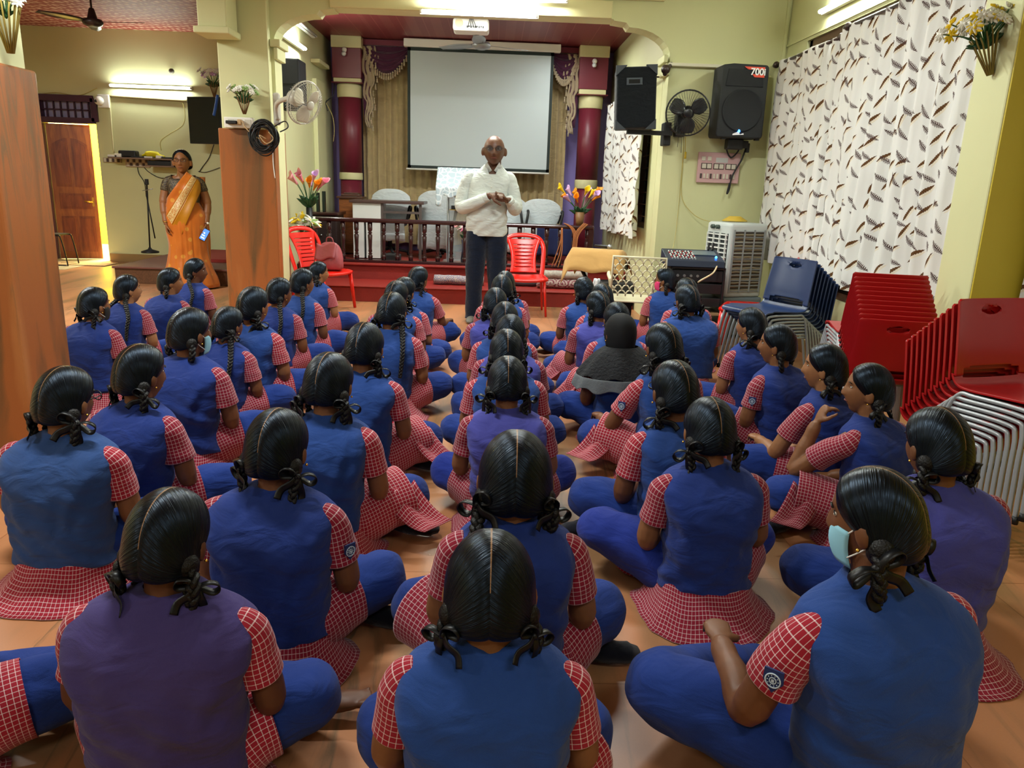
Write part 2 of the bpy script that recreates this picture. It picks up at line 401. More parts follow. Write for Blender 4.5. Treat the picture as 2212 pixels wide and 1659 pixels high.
# springer mouldings of the stage arch
for x, s in ((A0, 1), (A1, -1)):
    b = MB().box((min(x-.03, x+s*.07), ARCH-.05, ZS-.05), (max(x-.03, x+s*.07)+.0, ARCH+.28, ZS+.02)).box((min(x, x+s*.04), ARCH-.03, ZS-.16), (max(x, x+s*.04), ARCH+.26, ZS-.05))
    struct('trim_%d' % (4 if s > 0 else 5), b, M_WALL, bevel=.008)
# raised band on the beam
struct('trim_6', MB().box((A0+.55, ARCH-.03, ZB), (A1-.6, ARCH, ZB+.16)).box((-2.2, ARCH-.05, ZB+.17), (SXR-.1, ARCH, ZB+.2)), M_CREAM, bevel=.008)
# white rail on the arch wall beside the speakers
z = P(1600, 143, y=ARCH).z
struct('trim_7', MB().box((A1-.02, ARCH-.06, z-.03), (XR-.35, ARCH, z)), mat('white painted rail', 'dcd8c4', .5), bevel=.005)
# right hand pilaster between the windows
QX = 2.5; q0, q1 = P(2095, 641, x=QX).y, P(2018, 637, x=QX).y
M_YEL = wall_mat('strong yellow surface', 'c2ae34', 'a89428')  # more saturated yellow for the pilaster's front face and the near right wall
struct('trim_8', MB().box((QX, q0+.01, 0), (XR, q1, CEIL)), M_WALL, bevel=.01)
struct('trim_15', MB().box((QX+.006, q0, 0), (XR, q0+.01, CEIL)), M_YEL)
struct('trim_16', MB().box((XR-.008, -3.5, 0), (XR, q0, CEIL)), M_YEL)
# conduit lines on the right wall
struct('trim_9', MB().box((XR-.012, 4.3, P(1682, 109, x=XR).z-.01), (XR, ARCH, P(1682, 109, x=XR).z+.01)).box((XR-.05, ARCH-.02, 1.9), (XR-.02, ARCH, CEIL)), M_WALL)
# red cornice of the aisle ceiling
zc = P(300, 58, y=LBACK).z
struct('trim_10', MB().box((XL, LBACK-.08, zc-.02), (SXL-.2, LBACK, zc+.12)), mat('rose cornice', '9a3a48', .5), bevel=.01)
# stage with two steps
SY = P(837, 653, z=0).y; ST1 = P(837, 619, y=SY).z; SY2 = SY+.66; ST2 = P(837, 572, y=SY2).z
SLX = SXL+.02
b = MB().box((SLX, SY, 0), (SXR-.02, SY2+.05, ST1-.015)).box((SLX, SY2, 0), (SXR-.02, BACK, ST2-.015))
struct('floor_stage', b, M_STAGE, bevel=.006)
b = MB().box((SLX, SY-.02, ST1-.015), (SXR-.02, SY2, ST1)).box((SLX, SY2-.03, ST2-.015), (SXR-.02, SY2+.12, ST2+.01))
struct('trim_11', b, mat('step nosing', '882018', .5), bevel=.006)
# maroon columns at the back of the stage
CY = 11.5
def column(n, xc, px):
    def z(y): return P(px, y[0] if n == 12 else y[1], y=CY).z
    r = .165
    zz = {k: z(v) for k, v in dict(cap=(82, 103), b1=(108, 128), b2=(172, 196), b3=(181, 207), s=(183, 209), g=(212, 236), h=(373, 389), i=(388, 408)).items()}
    m = struct('trim_%d' % n, MB().box((xc-.21, CY-.2, zz['b1']), (xc+.21, CY+.2, CEIL-.06)).box((xc-.19, CY-.18, zz['b3']), (xc+.19, CY+.18, zz['b2'])), M_CREAM, bevel=.008)
    struct('trim_%d' % (n+20), MB().box((xc-.2, CY-.19, zz['b2']), (xc+.2, CY+.19, zz['b1'])).box((xc-.22, CY-.21, zz['s']-.0), (xc+.22, CY+.21, zz['b3'])), M_MAROON, bevel=.006)
    struct('trim_%d' % (n+30), MB().lathe([(r*.92, ST2-.02), (r*.92, zz['i']), (r*.92, zz['i']), (r*.92, zz['h']), (r*.98, zz['h']), (r*.98, zz['g'])], 32, Matrix.Translation((xc, CY, 0))), M_MAROON)
    struct('trim_%d' % (n+40), MB().lathe([(r, zz['i']), (r*1.02, zz['i']+.01), (r*1.02, zz['h']-.01), (r, zz['h'])], 32, Matrix.Translation((xc, CY, 0))).lathe([(r, zz['g']), (r*1.04, zz['g']+.01), (r*1.06, zz['s']-.02), (r, zz['s'])], 32, Matrix.Translation((xc, CY, 0))), M_CREAM)
column(12, P(757, 300, y=CY).x, 757)
column(13, P(1270, 320, y=CY).x, 1270)
# pilaster with a small arch on the stage's left wall
px0, px1 = 10.6, 11.1
b = MB().box((SXL, px0, ST2), (SXL+.06, px1, P(715, 180, y=px1).z)).box((SXL, px0-.05, P(700, 128, y=px0).z-.05), (SXL+.12, px1+.05, P(700, 128, y=px0).z))
struct('trim_14', b, M_WALL, bevel=.008)
# skirtings
M_SKIRT = mat('brown skirting', '9a7a4c', .5)
struct('baseboard_left', MB().box((DX1+.02, LBACK-.02, 0), (SXL-.2, LBACK, .12)), M_SKIRT)
struct('baseboard_right', MB().box((XR-.02, -3.6, 0), (XR, ARCH, .12)), M_SKIRT)
# ---------------------------------------------------------------- windows
M_FRAME = mat('brown window frame', '5f4430', .5); M_GLASS = mat('window glass', '20262c', .12, spec=.6)
def window(n, y0, y1, z0, z1, x, nb):
    b = MB()
    for a, c in (((y0, z0), (y1, z0+.06)), ((y0, z1-.06), (y1, z1)), ((y0, z0), (y0+.06, z1)), ((y1-.06, z0), (y1, z1))): b.box((x+.03, a[0], a[1]), (x+.1, c[0], c[1]))
    for i in range(1, nb): yy = y0+(y1-y0)*i/nb; b.box((x+.04, yy-.025, z0), (x+.09, yy+.025, z1))
    f = struct('window_%d' % n, b, M_FRAME)
    g = MB().box((x+.1, y0, z0), (x+.11, y1, z1)).obj('pane', M_GLASS, f)
    b = MB()
    for i in range(1, 12): zz = z0+(z1-z0)*i/12; b.tube([(x+.02, y0, zz), (x+.02, y1, zz)], .006, 6)
    b.obj('grille', M_FRAME, f)
window(1, *WIN[:2], WIN[2], WIN[3], XR, 6)
window(2, *WS[:2], WS[2], WS[3], SXR, 3)
# ---------------------------------------------------------------- people: shared builders
SKINS = [mat('brown skin %d' % i, c, .5, spec=.35, var=.06, vscale=40) for i, c in enumerate(('7d5233', '6b4329', '8f6240', '583420'))]
for s_ in SKINS:
    b_ = s_.node_tree.nodes['Principled BSDF']; b_.inputs['Subsurface Weight'].default_value = .06; b_.inputs['Subsurface Radius'].default_value = (.01, .004, .002)
def vest_cloth(name, c): return fabric(name, c, .9, .1, .1)
VEST = {'b': vest_cloth('blue waistcoat cloth', '254486'), 'n': vest_cloth('navy waistcoat cloth', '20357a'), 'p': vest_cloth('faded purple waistcoat cloth', '43386e'),
        'v': vest_cloth('violet blue waistcoat cloth', '454796'), 'd': vest_cloth('dull blue waistcoat cloth', '2f4c82')}
M_TROU = fabric('blue trouser cloth', '1f3880', .88, .06, .12)
M_TROU2 = fabric('royal blue trouser cloth', '203286', .88, .06, .12)
M_CHECK = check_cloth('red checked cotton', 'a01c30'); M_CHECK2 = check_cloth('dark red checked cotton', '8c1830', 'd9c0c4', .0125)
M_RIB = mat('black satin ribbon', '08090c', .42, spec=.3); M_SOCK = fabric('black sock', '0c0f1c', .9)
M_GOLD = mat('gold stud', 'e0b050', .25, .9)
M_MASKB = mat('pale blue surgical mask', '8fc8dc', .8); M_MASKK = mat('black face mask', '0c0c0e', .8); M_MASKP = mat('pink face mask', 'd8386e', .8)
k = NT('oiled black hair', .3, .3); k.b.inputs['Specular Tint'].default_value = (.45, .66, .95, 1); uv = k.n('UVMap').outputs[0]
mp = k.n('Mapping', i0=uv, Scale=(420, 7, 1)).outputs[0]; n = k.n('TexNoise', i0=mp, Scale=1., Detail=3.).outputs[0]
mp2 = k.n('Mapping', i0=uv, Scale=(120, 4, 1)).outputs[0]; n2 = k.n('TexNoise', i0=mp2, Scale=1., Detail=2.).outputs[0]
sp = k.n('SeparateXYZ', i0=uv)
part = k.math('MULTIPLY', k.math('LESS_THAN', k.math('ADD', sp.outputs[1], k.math('MULTIPLY', n2, .0010)), .0019), k.math('LESS_THAN', sp.outputs[0], .2))
c = k.mix(n, lin('040406'), lin('0b0b0e')); k.link(k.mix(k.math('MULTIPLY', part, .8), c, lin('9a7450')), 'Base Color')
k.link(k.math('ADD', .12, k.math('MULTIPLY', n, .34)), 'Roughness'); 
k.bump(k.math('ADD', k.math('MULTIPLY', n, .7), n2), .8, .004); M_HAIR = k.m
M_BRAID = mat('black braided hair', '060607', .42, spec=.3, bump=.4, bscale=220)
def R3(v): return Vector(v)
def sm(a, b, x):
    t = min(1, max(0, (x-a)/(b-a))); return t*t*(3-2*t)
RX, RY, RZ = .070, .089, .106
def head_grid(mb, M, big=1., nr=34, ns=40, ear=.083):
    """a head with brow, eye sockets, nose, lips and chin; M places it, +y is the face"""
    R = []
    for i in range(nr+1):
        ph = -PI/2+PI*(i+.3)/(nr+.6); row = []
        for j in range(ns):
            # denser samples on the face side
            th = 2*PI*j/ns; th = th-.32*math.sin(2*(th-PI/2))*.5
            d = Vector((math.cos(ph)*math.cos(th), math.cos(ph)*math.sin(th), math.sin(ph)))
            x, y, z = d.x*RX, d.y*RY, d.z*RZ
            if z < 0:
                t = -z/RZ; x *= 1-.30*t**1.6
                if y > 0: y *= 1+.05*t
                else: y *= 1-.55*t**1.3
                z *= 1.06
            elif y > 0: y *= 1+.09*sm(.1, .8, z/RZ)
            if y > 0:
                f = y/RY; x *= 1-.04*f
                y -= .010*f*sm(.5, 1, abs(x)/RX)
            if y > .03:
                g = lambda cx, cz, wx, wz: math.exp(-((x-cx)/wx)**2-((z-cz)/wz)**2)
                ax = abs(x)
                prof = sm(.030, -.026, z)*sm(-.043, -.030, z)
                y += .0175*math.exp(-(x/(.007+.006*sm(.02, -.03, z)))**2)*prof+.006*math.exp(-((ax-.012)/.006)**2)*math.exp(-((z+.031)/.008)**2)
                y -= .0085*math.exp(-((ax-.031)/.015)**2-((z-.010)/.011)**2)
                y += .004*math.exp(-((ax-.028)/.02)**2-((z-.030)/.007)**2)
                y += .0045*g(0, -.058, .022, .010)-.004*g(0, -.0585, .020, .0025)+.007*g(0, -.095, .02, .014)-.004*g(0, -.077, .02, .006)
                y += .002*math.exp(-((ax-.036)/.016)**2-((z+.025)/.02)**2)
            row.append(M @ (Vector((x, y, z))*big))
        R.append(row)
    mb.rings(R)
    for s in (-1, 1):
        mb.ball((0, 0, 0), (.011*big, .019*big, .031*big), 12, 8, M @ Matrix.Translation((s*ear*big, -.002*big, -.010*big)) @ Matrix.Rotation(s*.45, 4, 'Z') @ Matrix.Rotation(-.18, 4, 'X'))
        mb.ball((0, 0, 0), (.006*big, .009*big, .010*big), 8, 6, M @ Matrix.Translation((s*.070*big, .000, -.030*big)))
def face_parts(M, parent, big=1., brow=True, moustache=False):
    """eyes, brows and lips, each a small mesh under the person"""
    for s in (-1, 1):
        e = MB().ball((0, 0, 0), (.0115*big, .006*big, .0045*big), 12, 8, M @ Matrix.Translation((s*.030*big, 0.0695*big, .010*big)))
        eo = e.obj('eye', mat('eye white', 'd8d2c4', .25), parent)
        MB().ball((0, 0, 0), (.0046*big, .003*big, .0042*big), 10, 6, M @ Matrix.Translation((s*.030*big, .0730*big, .010*big))).obj('iris', mat('dark iris', '120a06', .15), eo)
        MB().tube([M @ (Vector(p)*big) for p in ((s*.014, .0825, .0265), (s*.028, .083, .0315), (s*.045, .073, .027))], [(.0026*big, .0015*big)]*3, 8).obj('eyebrow', M_BRAID, parent)
        MB().tube([M @ (Vector(p)*big) for p in ((s*.0175, .0735, .012), (s*.030, .0760, .0155), (s*.043, .0690, .011))], .0012*big, 6).obj('eyelid', M_BRAID, parent)
    MB().tube([M @ (Vector(p)*big) for p in ((-.021, .0745, -.0575), (-.010, .0805, -.0555), (0, .0825, -.0565), (.010, .0805, -.0555), (.021, .0745, -.0575))], [(.001, .001), (.0035*big, .003*big), (.0045*big, .0035*big), (.0035*big, .003*big), (.001, .001)], 8).obj('lips', mat('dusky lips', '6b3530', .45), parent)
def hand(mb, w, d, n, side, curl=.5, sc=1., spread=.1):
    """hand from wrist w along d, palm facing n; side +1 puts the thumb on d x n"""
    w, d, n = Vector(w), Vector(d).normalized(), Vector(n); n = (n-d*n.dot(d)).normalized(); t = d.cross(n)*side
    L = .082*sc
    mb.tube([w-d*.02*sc, w+d*.012*sc, w+d*.04*sc, w+d*L*.95], [(.021*sc, .016*sc), (.024*sc, .015*sc), (.036*sc, .0155*sc), (.037*sc, .012*sc)], 12, up=n, round_=True)
    for i, (o, l, r) in enumerate(((.028, .066, .0082), (.0095, .075, .0086), (-.009, .070, .0083), (-.0265, .056, .0072))):
        p = w+d*L*(.9 if i in (1, 2) else .84)+t*o*sc; q = (d+t*(o*spread*14)).normalized(); pts = [p-q*.012, p]
        a = curl*(.55+.12*i)
        for k_, f in enumerate((.45, .31, .24)):
            q = (q*math.cos(a)+n*math.sin(a)).normalized() if k_ < 9 else q
            m_ = n*1.; n2 = (n-q*n.dot(q))
            p = p+q*l*f*sc; pts.append(p); 
            if n2.length > .05: pass
            a2 = a; nn = (n-q*n.dot(q)); 
            nn = nn.normalized() if nn.length > .05 else -d
            n_ = nn; q2 = q
            if k_ < 2: q = (q2*math.cos(a2*.5)+n_*math.sin(a2*.5)).normalized()
        mb.tube(pts, [r*sc*1.05, r*sc*1.05, r*sc, r*sc*.93, r*sc*.8], 8, round_=True)
    p = w+d*.018*sc+t*.02*sc; a = (d*.55+t*.75+n*.35).normalized(); b_ = (d*.85+t*.25+n*.5).normalized()
    mb.tube([p, p+a*.034*sc, p+a*.034*sc+b_*.03*sc, p+a*.034*sc+b_*.052*sc], [.0125*sc, .0115*sc, .0098*sc, .008*sc], 8, round_=True)
def remesh(o, vox, smooth=3):
    q = o.modifiers.new('r', 'REMESH'); q.mode = 'VOXEL'; q.voxel_size = vox; q.use_smooth_shade = True
    q = o.modifiers.new('s', 'SMOOTH'); q.factor = .5; q.iterations = smooth
def EH(d, t=0):
    """point on the hair ellipsoid in direction d"""
    d = Vector(d).normalized(); rx, ry, rz = RX+.006+t, RY+.004+t, RZ+.004+t
    k_ = 1/math.sqrt((d.x/rx)**2+(d.y/ry)**2+(d.z/rz)**2); return d*k_
def hair_cap(M, big=1., thick=.011, parting=True, low=0., crown=0., partshift=0., front=36):
    """hair combed from a centre parting to two gathering points behind the ears"""
    mb = MB(); NA, NT_ = 44, 16
    a0, a1 = math.radians(front), math.radians(226+low)
    for s in (-1, 1):
        g = Vector((s*.80, -.36, -.50)).normalized(); rows = []
        for i in range(NA+1):
            al = a0+(a1-a0)*i/NA; sag = Vector((.0, math.cos(al), math.sin(al))); row = []
            om = math.acos(max(-1, min(1, sag.dot(g))))
            for j in range(NT_+1):
                t = j/NT_; d = (sag*math.sin((1-t)*om)+g*math.sin(t*om))/math.sin(om)
                # bow the front arc so it clears the brow and passes over the ear
                edge = min(i, NA-i)/NA
                th = thick*sm(0, .10, edge)-.006*(1-sm(0, .05, edge))
                th += -.0016*math.exp(-(t/.02)**2)+.004*math.sin(t*PI)
                if d.y < .1 and d.z < .2: th += .010*sm(.2, -.5, d.z)*sm(.1, -.4, d.y)
                row.append(M @ (EH(d, th)*big))
            rows.append(row)
        n0 = len(mb.v)
        for r in rows: mb.v += r
        w = NT_+1; pu = partshift
        for i in range(NA):
            for j in range(NT_):
                q = [n0+i*w+j, n0+i*w+j+1, n0+(i+1)*w+j+1, n0+(i+1)*w+j]
                u0, u1 = .3*i/NA*big, .3*(i+1)/NA*big; v0, v1 = .16*j/NT_*big, .16*(j+1)/NT_*big
                if not parting: v0 += .03; v1 += .03
                uvs = [(u0, v0), (u0, v1), (u1, v1), (u1, v0)]
                if s < 0: q = q[::-1]; uvs = uvs[::-1]
                mb.face(q, uvs)
    return mb
def braid_mb(path, r=.0085, a=.010, b=.006, pitch=.036, taper=.6):
    mb = MB(); pts = curve(path, 14); acc = [0]
    for i in range(1, len(pts)): acc.append(acc[-1]+(pts[i]-pts[i-1]).length)
    L = acc[-1]; N = max(24, int(L/.0045)); P2 = []
    for i in range(N+1):
        t = L*i/N; k_ = max(0, min(len(pts)-2, int(np.searchsorted(acc, t))-1)); f = (t-acc[k_])/max(1e-9, acc[k_+1]-acc[k_]); P2.append(pts[k_].lerp(pts[k_+1], f))
    nrm = None; fr = []
    for i in range(N+1):
        t = (P2[min(i+1, N)]-P2[max(0, i-1)]).normalized()
        if nrm is None: nrm = (Vector((0, 1, 0))-t*t.y)
        nrm = nrm-t*nrm.dot(t); nrm = nrm.normalized() if nrm.length > 1e-5 else t.orthogonal().normalized()
        fr.append((t.cross(nrm), nrm))
    for k_ in range(3):
        q = []; rr = []
        for i in range(N+1):
            ph = 2*PI*(L*i/N)/(pitch*1.6)+2*PI*k_/3; tp = 1-(1-taper)*i/N; sd, nm = fr[i]
            q.append(P2[i]+sd*a*tp*math.sin(ph)+nm*b*tp*math.sin(2*ph)); rr.append(r*tp)
        mb.tube(q, rr, 7, round_=True)
    return mb
def bow_mb(c, M3, sc=1.):
    """ribbon bow; local x across, z up"""
    mb = MB(); c = Vector(c); T = lambda v: c+M3 @ (Vector(v)*sc)
    for s in (-1, 1):
        loop = [(0, 0, 0), (s*.016, -.006, .014), (s*.034, -.004, .012), (s*.038, .0, .0), (s*.030, .004, -.008), (s*.014, .004, -.004), (0, 0, 0)]
        mb.tube([T(p) for p in curve(loop, 4)], [(.0012*sc, .008*sc)]*25, 6, up=M3 @ Vector((0, 1, 0)))
        mb.tube([T(p) for p in curve([(0, 0, 0), (s*.010, -.006, -.016), (s*.022, -.002, -.034), (s*.024, -.008, -.052)], 4)], [(.0075*sc, .0011*sc)]*13, 6, up=M3 @ Vector((0, 1, 0)))
    mb.ball(c, .0075*sc, 8, 6)
    return mb
def cloth_tube(mb, path, rad, seg=26, n=7, wr=.004, f=45., seed=0, end_in=True, flat=1., up=None):
    """soft tube of cloth with creases; rad list matches path"""
    pts = curve(path, n); k_ = len(path)-1; rr = []
    for i in range(len(pts)):
        t = i/(len(pts)-1)*k_; a = min(int(t), k_-1); rr.append(rad[a]+(rad[a+1]-rad[a])*(t-a))
    n0 = len(mb.v); mb.tube(pts, [(q, q*flat) for q in rr], seg, up=up)
    for i in range(n0, len(mb.v)):
        v = mb.v[i]; j = (i-n0)//seg; c = pts[min(j, len(pts)-1)]; d = v-c
        if d.length > 1e-6:
            w = noise.noise(Vector((v.x*8+seed*3.1, v.y*8, v.z*f*.5+seed)))+.6*noise.noise(Vector((v.x*f*.6, v.y*f*.4+seed, v.z*18)))
            mb.v[i] = v+d.normalized()*w*wr
    return mb
VP = [  # z, centre y, half width, half depth, squareness
    (.045, .000, .164, .135, 2.3), (.10, -.006, .158, .124, 2.3), (.17, -.018, .147, .110, 2.4), (.25, -.026, .144, .106, 2.5), (.33, -.022, .155, .108, 2.7),
    (.39, -.010, .166, .104, 3.0), (.425, .002, .168, .092, 3.0), (.453, .014, .157, .076, 2.7), (.474, .026, .128, .062, 2.4), (.488, .034, .090, .054, 2.1), (.505, .042, .062, .050, 2.)]
def vprof(z, W=1., back=0.):
    t = VP
    for i in range(len(t)-1):
        if z <= t[i+1][0] or i == len(t)-2:
            f = (z-t[i][0])/(t[i+1][0]-t[i][0]); p = [a+(b-a)*f for a, b in zip(t[i], t[i+1])]
            return p[1], p[2]*W, p[3], p[4]
GIRLS = []
def girl(label, px, py, s=1., yaw=0., hy=0., hp=0., hr=0., vest='b', hair='loop', W=1., lean=0., knL=None, knR=None, elL=None, wrL=None, elR=None, wrR=None,
         sk=0, near=0, vz=.10, flapL=1, flapR=1, mask=None, foot=0, bow=1, extra=None, top=.71, badge=0, trou=0, skirt=1., BG=.92):
    """a schoolgirl sitting cross-legged; px,py = crown of the head in the photo; hy head turn (+ = to her left), hp nod (+ = down)"""
    Z = top*s; hd = P(px, py, z=Z)
    seed = len(GIRLS)*1.7; rng = random.Random(len(GIRLS)+5)
    Ry = Matrix.Rotation(yaw, 3, 'Z')
    hc = Vector((0, .064+lean, .706-.1215*BG))
    loc = hd-Ry @ (Vector((hc.x, hc.y-.015, 0))*s); loc.z = 0
    g = thing('schoolgirl', label, 'person', loc, yaw, 'schoolgirls sitting cross-legged on the floor', s)
    GIRLS.append(g)
    def L(p, k_=1.):   # lean the trunk
        p = Vector(p); p.y += lean*sm(.1, .5, p.z); return p
    HM = Matrix.Translation(hc) @ Matrix.Rotation(hy, 4, 'Z') @ Matrix.Rotation(-hp, 4, 'X') @ Matrix.Rotation(hr, 4, 'Y')
    # limbs
    kn = {-1: Vector(knL or (-.25, .20, .15)), 1: Vector(knR or (.25, .20, .15))}
    el = {-1: Vector(elL or (-.188*(W*.5+.5), .03, .225)), 1: Vector(elR or (.188*(W*.5+.5), .03, .225))}
    wr = {-1: Vector(wrL or (-.06, .20, .185)), 1: Vector(wrR or (.055, .215, .175))}
    # body: one continuous skin
    mb = MB(); head_grid(mb, HM, BG, nr=34 if near else 26, ns=40 if near else 30)
    mb.tube([L((0, .0, .38)), L((0, .02, .44)), L((0, .035, .50)), hc+Vector((0, -.022, -.04))-HM.to_3x3() @ Vector((0, 0, .01))], [(.10, .06), (.07, .045), (.045, .045), (.048, .050)], 16, up=(0, 1, 0))
    mb.tube([(0, .0, .08), (0, -.01, .25), L((0, 0, .40))], [(.11, .08), (.10, .07), (.10, .06)], 16, up=(0, 1, 0))
    for q in (-1, 1):
        sh = L((q*.135*W, .012, .425)); e, w = el[q], wr[q]; md = sh.lerp(e, .5)+Vector((q*.012, 0, 0)); fm = e.lerp(w, .35)
        mb.tube(curve([sh, md, e, fm, w], 4), [.040]*1+[.039]*4+[.036]*3+[.031]*3+[.033]*3+[.027]*2+[.021], 12)
        dr = (w-e).normalized(); tgt = Vector((-q*.55, .55, -.15)) if not (wrL and q < 0 or wrR and q > 0) else dr+Vector((-q*.3, 0, -.1))
        hand(mb, w, (dr+tgt.normalized()*.8), Vector((0, .1, -1)) if q > 0 else Vector((0, -.1, -.9)), 1 if q > 0 else -1, 1.15 if w.z > .35 else .55, .82)
        k_ = kn[q]; mb.tube([(q*.06, .0, .10), (q*.10, .05, .10), k_, (q*.02+k_.x*.3, .36, .06)], [.06, .055, .04, .03], 10)
    feet = {}
    for q in (-1, 1):     # ankles crossed in front; feet poke out sideways
        k_ = kn[q]; an = Vector((-q*.06+k_.x*.10, k_.y+.13, .05 if q > 0 else .075)); feet[q] = an
        if foot == q or foot == 2:
            fdir = Vector((-q*1., .12, .12)).normalized()
            a = Vector((-q*.26, k_.y+.06, .04)) if foot != 2 else an
            mb.tube([an, an.lerp(a, .6), a, a+fdir*.07, a+fdir*.10], [.03, .03, (.033, .028), (.036, .018), (.03, .012)], 10, round_=True)
            for t_ in range(5): mb.tube([a+fdir*.10+Vector((0, (t_-2)*.013, 0)), a+fdir*(.128-.005*abs(t_-1))+Vector((0, (t_-2)*.014, .002))], .0075 if t_ else .011, 8, round_=True)
    bo = mb.obj('body', SKINS[sk], g, fix=False); remesh(bo, .0055 if near else .0085, 2)
    # waistcoat
    mb = MB(); NR = 40 if near else 26; NS = 56 if near else 36; R = []
    for i in range(NR+1):
        z = vz+(.505-vz)*(i/NR)**.9; cy, a, b, ex = vprof(z, W); row = []
        for j in range(NS):
            th = 2*PI*j/NS; c_, s_ = math.cos(th), math.sin(th)
            x = a*math.copysign(abs(c_)**(2/ex), c_); y = b*math.copysign(abs(s_)**(2/ex), s_)
            p = Vector((x, y+cy, z))
            up = sm(.30, .46, z)
            fold = noise.noise(Vector((x*7+seed, y*7, z*26+x*14)))*.012*(1-up)+noise.noise(Vector((x*22, y*20+seed, z*9-abs(x)*20)))*.007
            fold += .004*math.sin((z*70+abs(x)*55+seed)+3*noise.noise(Vector((x*9, seed, z*9))))*sm(.30, .12, z)*(.4+.6*abs(c_))
            fold += .005*math.sin(z*46-abs(x)*80+seed*2)*math.exp(-((z-.33)/.07)**2)*sm(.06, .13, abs(x))
            p += Vector((c_, s_, 0))*fold
            if i == 0: p.z += .006*math.sin(3*th+seed)
            row.append(L(p))
        R.append(row)
    mb.rings([[q.lerp(Vector((L((0, 0, vz)).x, q.y*.0+R[0][0].y*0, q.z+.004)), .06) for q in R[0]]]+R+[[q+(Vector((0, .042+lean, .50))-q)*.25+Vector((0, 0, -.004)) for q in R[-1]]], cap1=False)
    v_ = mb.obj('waistcoat', VEST[vest], g, fix=True, sub=1 if near else 0)
    # armhole piping and hem as narrow bands
    # sleeves
    for q in (-1, 1):
        sh = L((q*.130*W, .008, .432)); e = el[q]; md = sh.lerp(e, .64)
        a = sh+Vector((q*.022, .0, -.018))
        mb = MB(); cloth_tube(mb, [sh-Vector((q*.01, 0, -.004)), a, sh.lerp(e, .42)+Vector((q*.008, 0, 0)), md+Vector((q*.002, 0, 0))], [.034, .045, .052, .055], 22, 6, .0045, 60, seed+q)
        mb.obj('sleeve', M_CHECK if vest in 'bpd' else M_CHECK2, g, fix=True, sub=1 if near else 0)
        if badge == q:
            c0 = a.lerp(md, .58)+Vector((q*.050, -.036, .0)); Mb = Matrix.Translation(c0) @ Matrix.Rotation(q*.95, 4, 'Z') @ Matrix.Rotation(-q*0., 4, 'X')
            shield = [(-.017, .02), (.017, .02), (.018, -.004), (0, -.026), (-.018, -.004)]
            b1 = MB().prism(shield, -.002, .002, 'y', Mb).obj('sleeve_badge', mat('navy badge cloth', '17285c', .8), g)
            ring = MB().tube([Mb @ Vector((.0135*math.cos(t*PI/9), -.003*1, .0135*math.sin(t*PI/9)-.001)) for t in range(18)], .0014, 6, loop=True)
            for r_ in (.006,): ring.tube([Mb @ Vector((r_*math.cos(t*PI/6), -.003, r_*math.sin(t*PI/6)-.001)) for t in range(12)], .0011, 6, loop=True)
            for t in range(10): ring.ball(Mb @ Vector((.0098*math.cos(t*PI/5), -.003, .0098*math.sin(t*PI/5)-.001)), .0012, 6, 4)
            ring.box((-.0025, -.004, -.004), (.0025, -.0028, .0015), Mb)
            ring.obj('badge_emblem', mat('pale embroidery', 'b9c9d8', .8), b1)
    # trousers: one mesh, both legs
    mb = MB()
    for q in (-1, 1):
        k_ = kn[q]; an = feet[q]
        cloth_tube(mb, [(q*.05, .0, .105), (q*.10, .06, .115), Vector((q*.08, .03, .11)).lerp(k_, .65)+Vector((0, 0, .012)), k_, k_.lerp(an, .35)+Vector((0, .03, -.015)), k_.lerp(an, .75), an], [.09, .098, .088, .078, .072, .062, .05], 26, 6, .011, 42, seed+q*3)
    for i, v in enumerate(mb.v):
        if v.z < .004: v.z = .004
    mb.obj('trousers', M_TROU2 if trou else M_TROU, g, sub=1 if near else 0)
    # checked kurta below the waistcoat, hem spread on the floor
    mb = MB(); NS = 48; R = []
    for z, cy, a, b in ((.20, -.012, .110, .080), (.12, -.005, .149, .118), (.07, -.012, .162, .140), (.03, -.022, .178+.01*skirt, .160+.012*skirt), (.008, -.03, .186+.022*skirt, .172+.022*skirt), (.004, -.03, .196+.03*skirt, .18+.035*skirt)):
        row = []
        for j in range(NS):
            th = 2*PI*j/NS; c_, s_ = math.cos(th), math.sin(th); fr = 1-.25*sm(.2, 1, s_)
            w = (.007*math.sin(3*th+seed)+.006*math.sin(5*th+seed*2)+.006*noise.noise(Vector((c_*3, s_*3, seed)))*2)*sm(.12, .0, z)
            row.append(Vector(((a+w)*math.copysign(abs(c_)**.85, c_), cy+(b+w)*math.copysign(abs(s_)**.85, s_)*fr, z+.003*math.sin(7*th+seed)*sm(0, .03, z))))
        R.append(row)
    mb.rings(R, cap0=False, cap1=False)
    for q, fl in ((-1, flapL), (1, flapR)):
        if not fl: continue
        k_ = kn[q]; hp_ = Vector((q*.085, .035, .115)); ln = .52 if fl == 1 else .85
        e_ = hp_.lerp(k_, ln)+Vector((0, 0, .012))
        mb_ = MB(); cloth_tube(mb_, [Vector((q*.05, .0, .12)), hp_, hp_.lerp(k_, ln*.6)+Vector((0, 0, .012)), e_], [.095, .109, .103, .098+.012*(fl > 1)], 30, 6, .006, 30, seed+q*5)
        n0 = len(mb.v); mb.v += mb_.v
        for f_, u_ in zip(mb_.f, mb_.uv):
            if len(f_) == 4: mb.face([n0+t for t in f_], u_)
        if fl == 3:    # a wide corner of the hem lying on the floor beside the knee
            def fn(u, v):
                p = hp_.lerp(k_, .45+.5*v)+Vector((q*(.04+.15*u), -.06-.03*u, .10*(1-u)**2*1.1-.04+.02*math.sin(9*v+seed)*(1-u)))
                p.z = max(p.z, .006+.004*math.sin(14*v)); return p
            mb.grid(fn, 8, 10, (.16, .2))
    for v in mb.v:
        if v.z < .003: v.z = .003
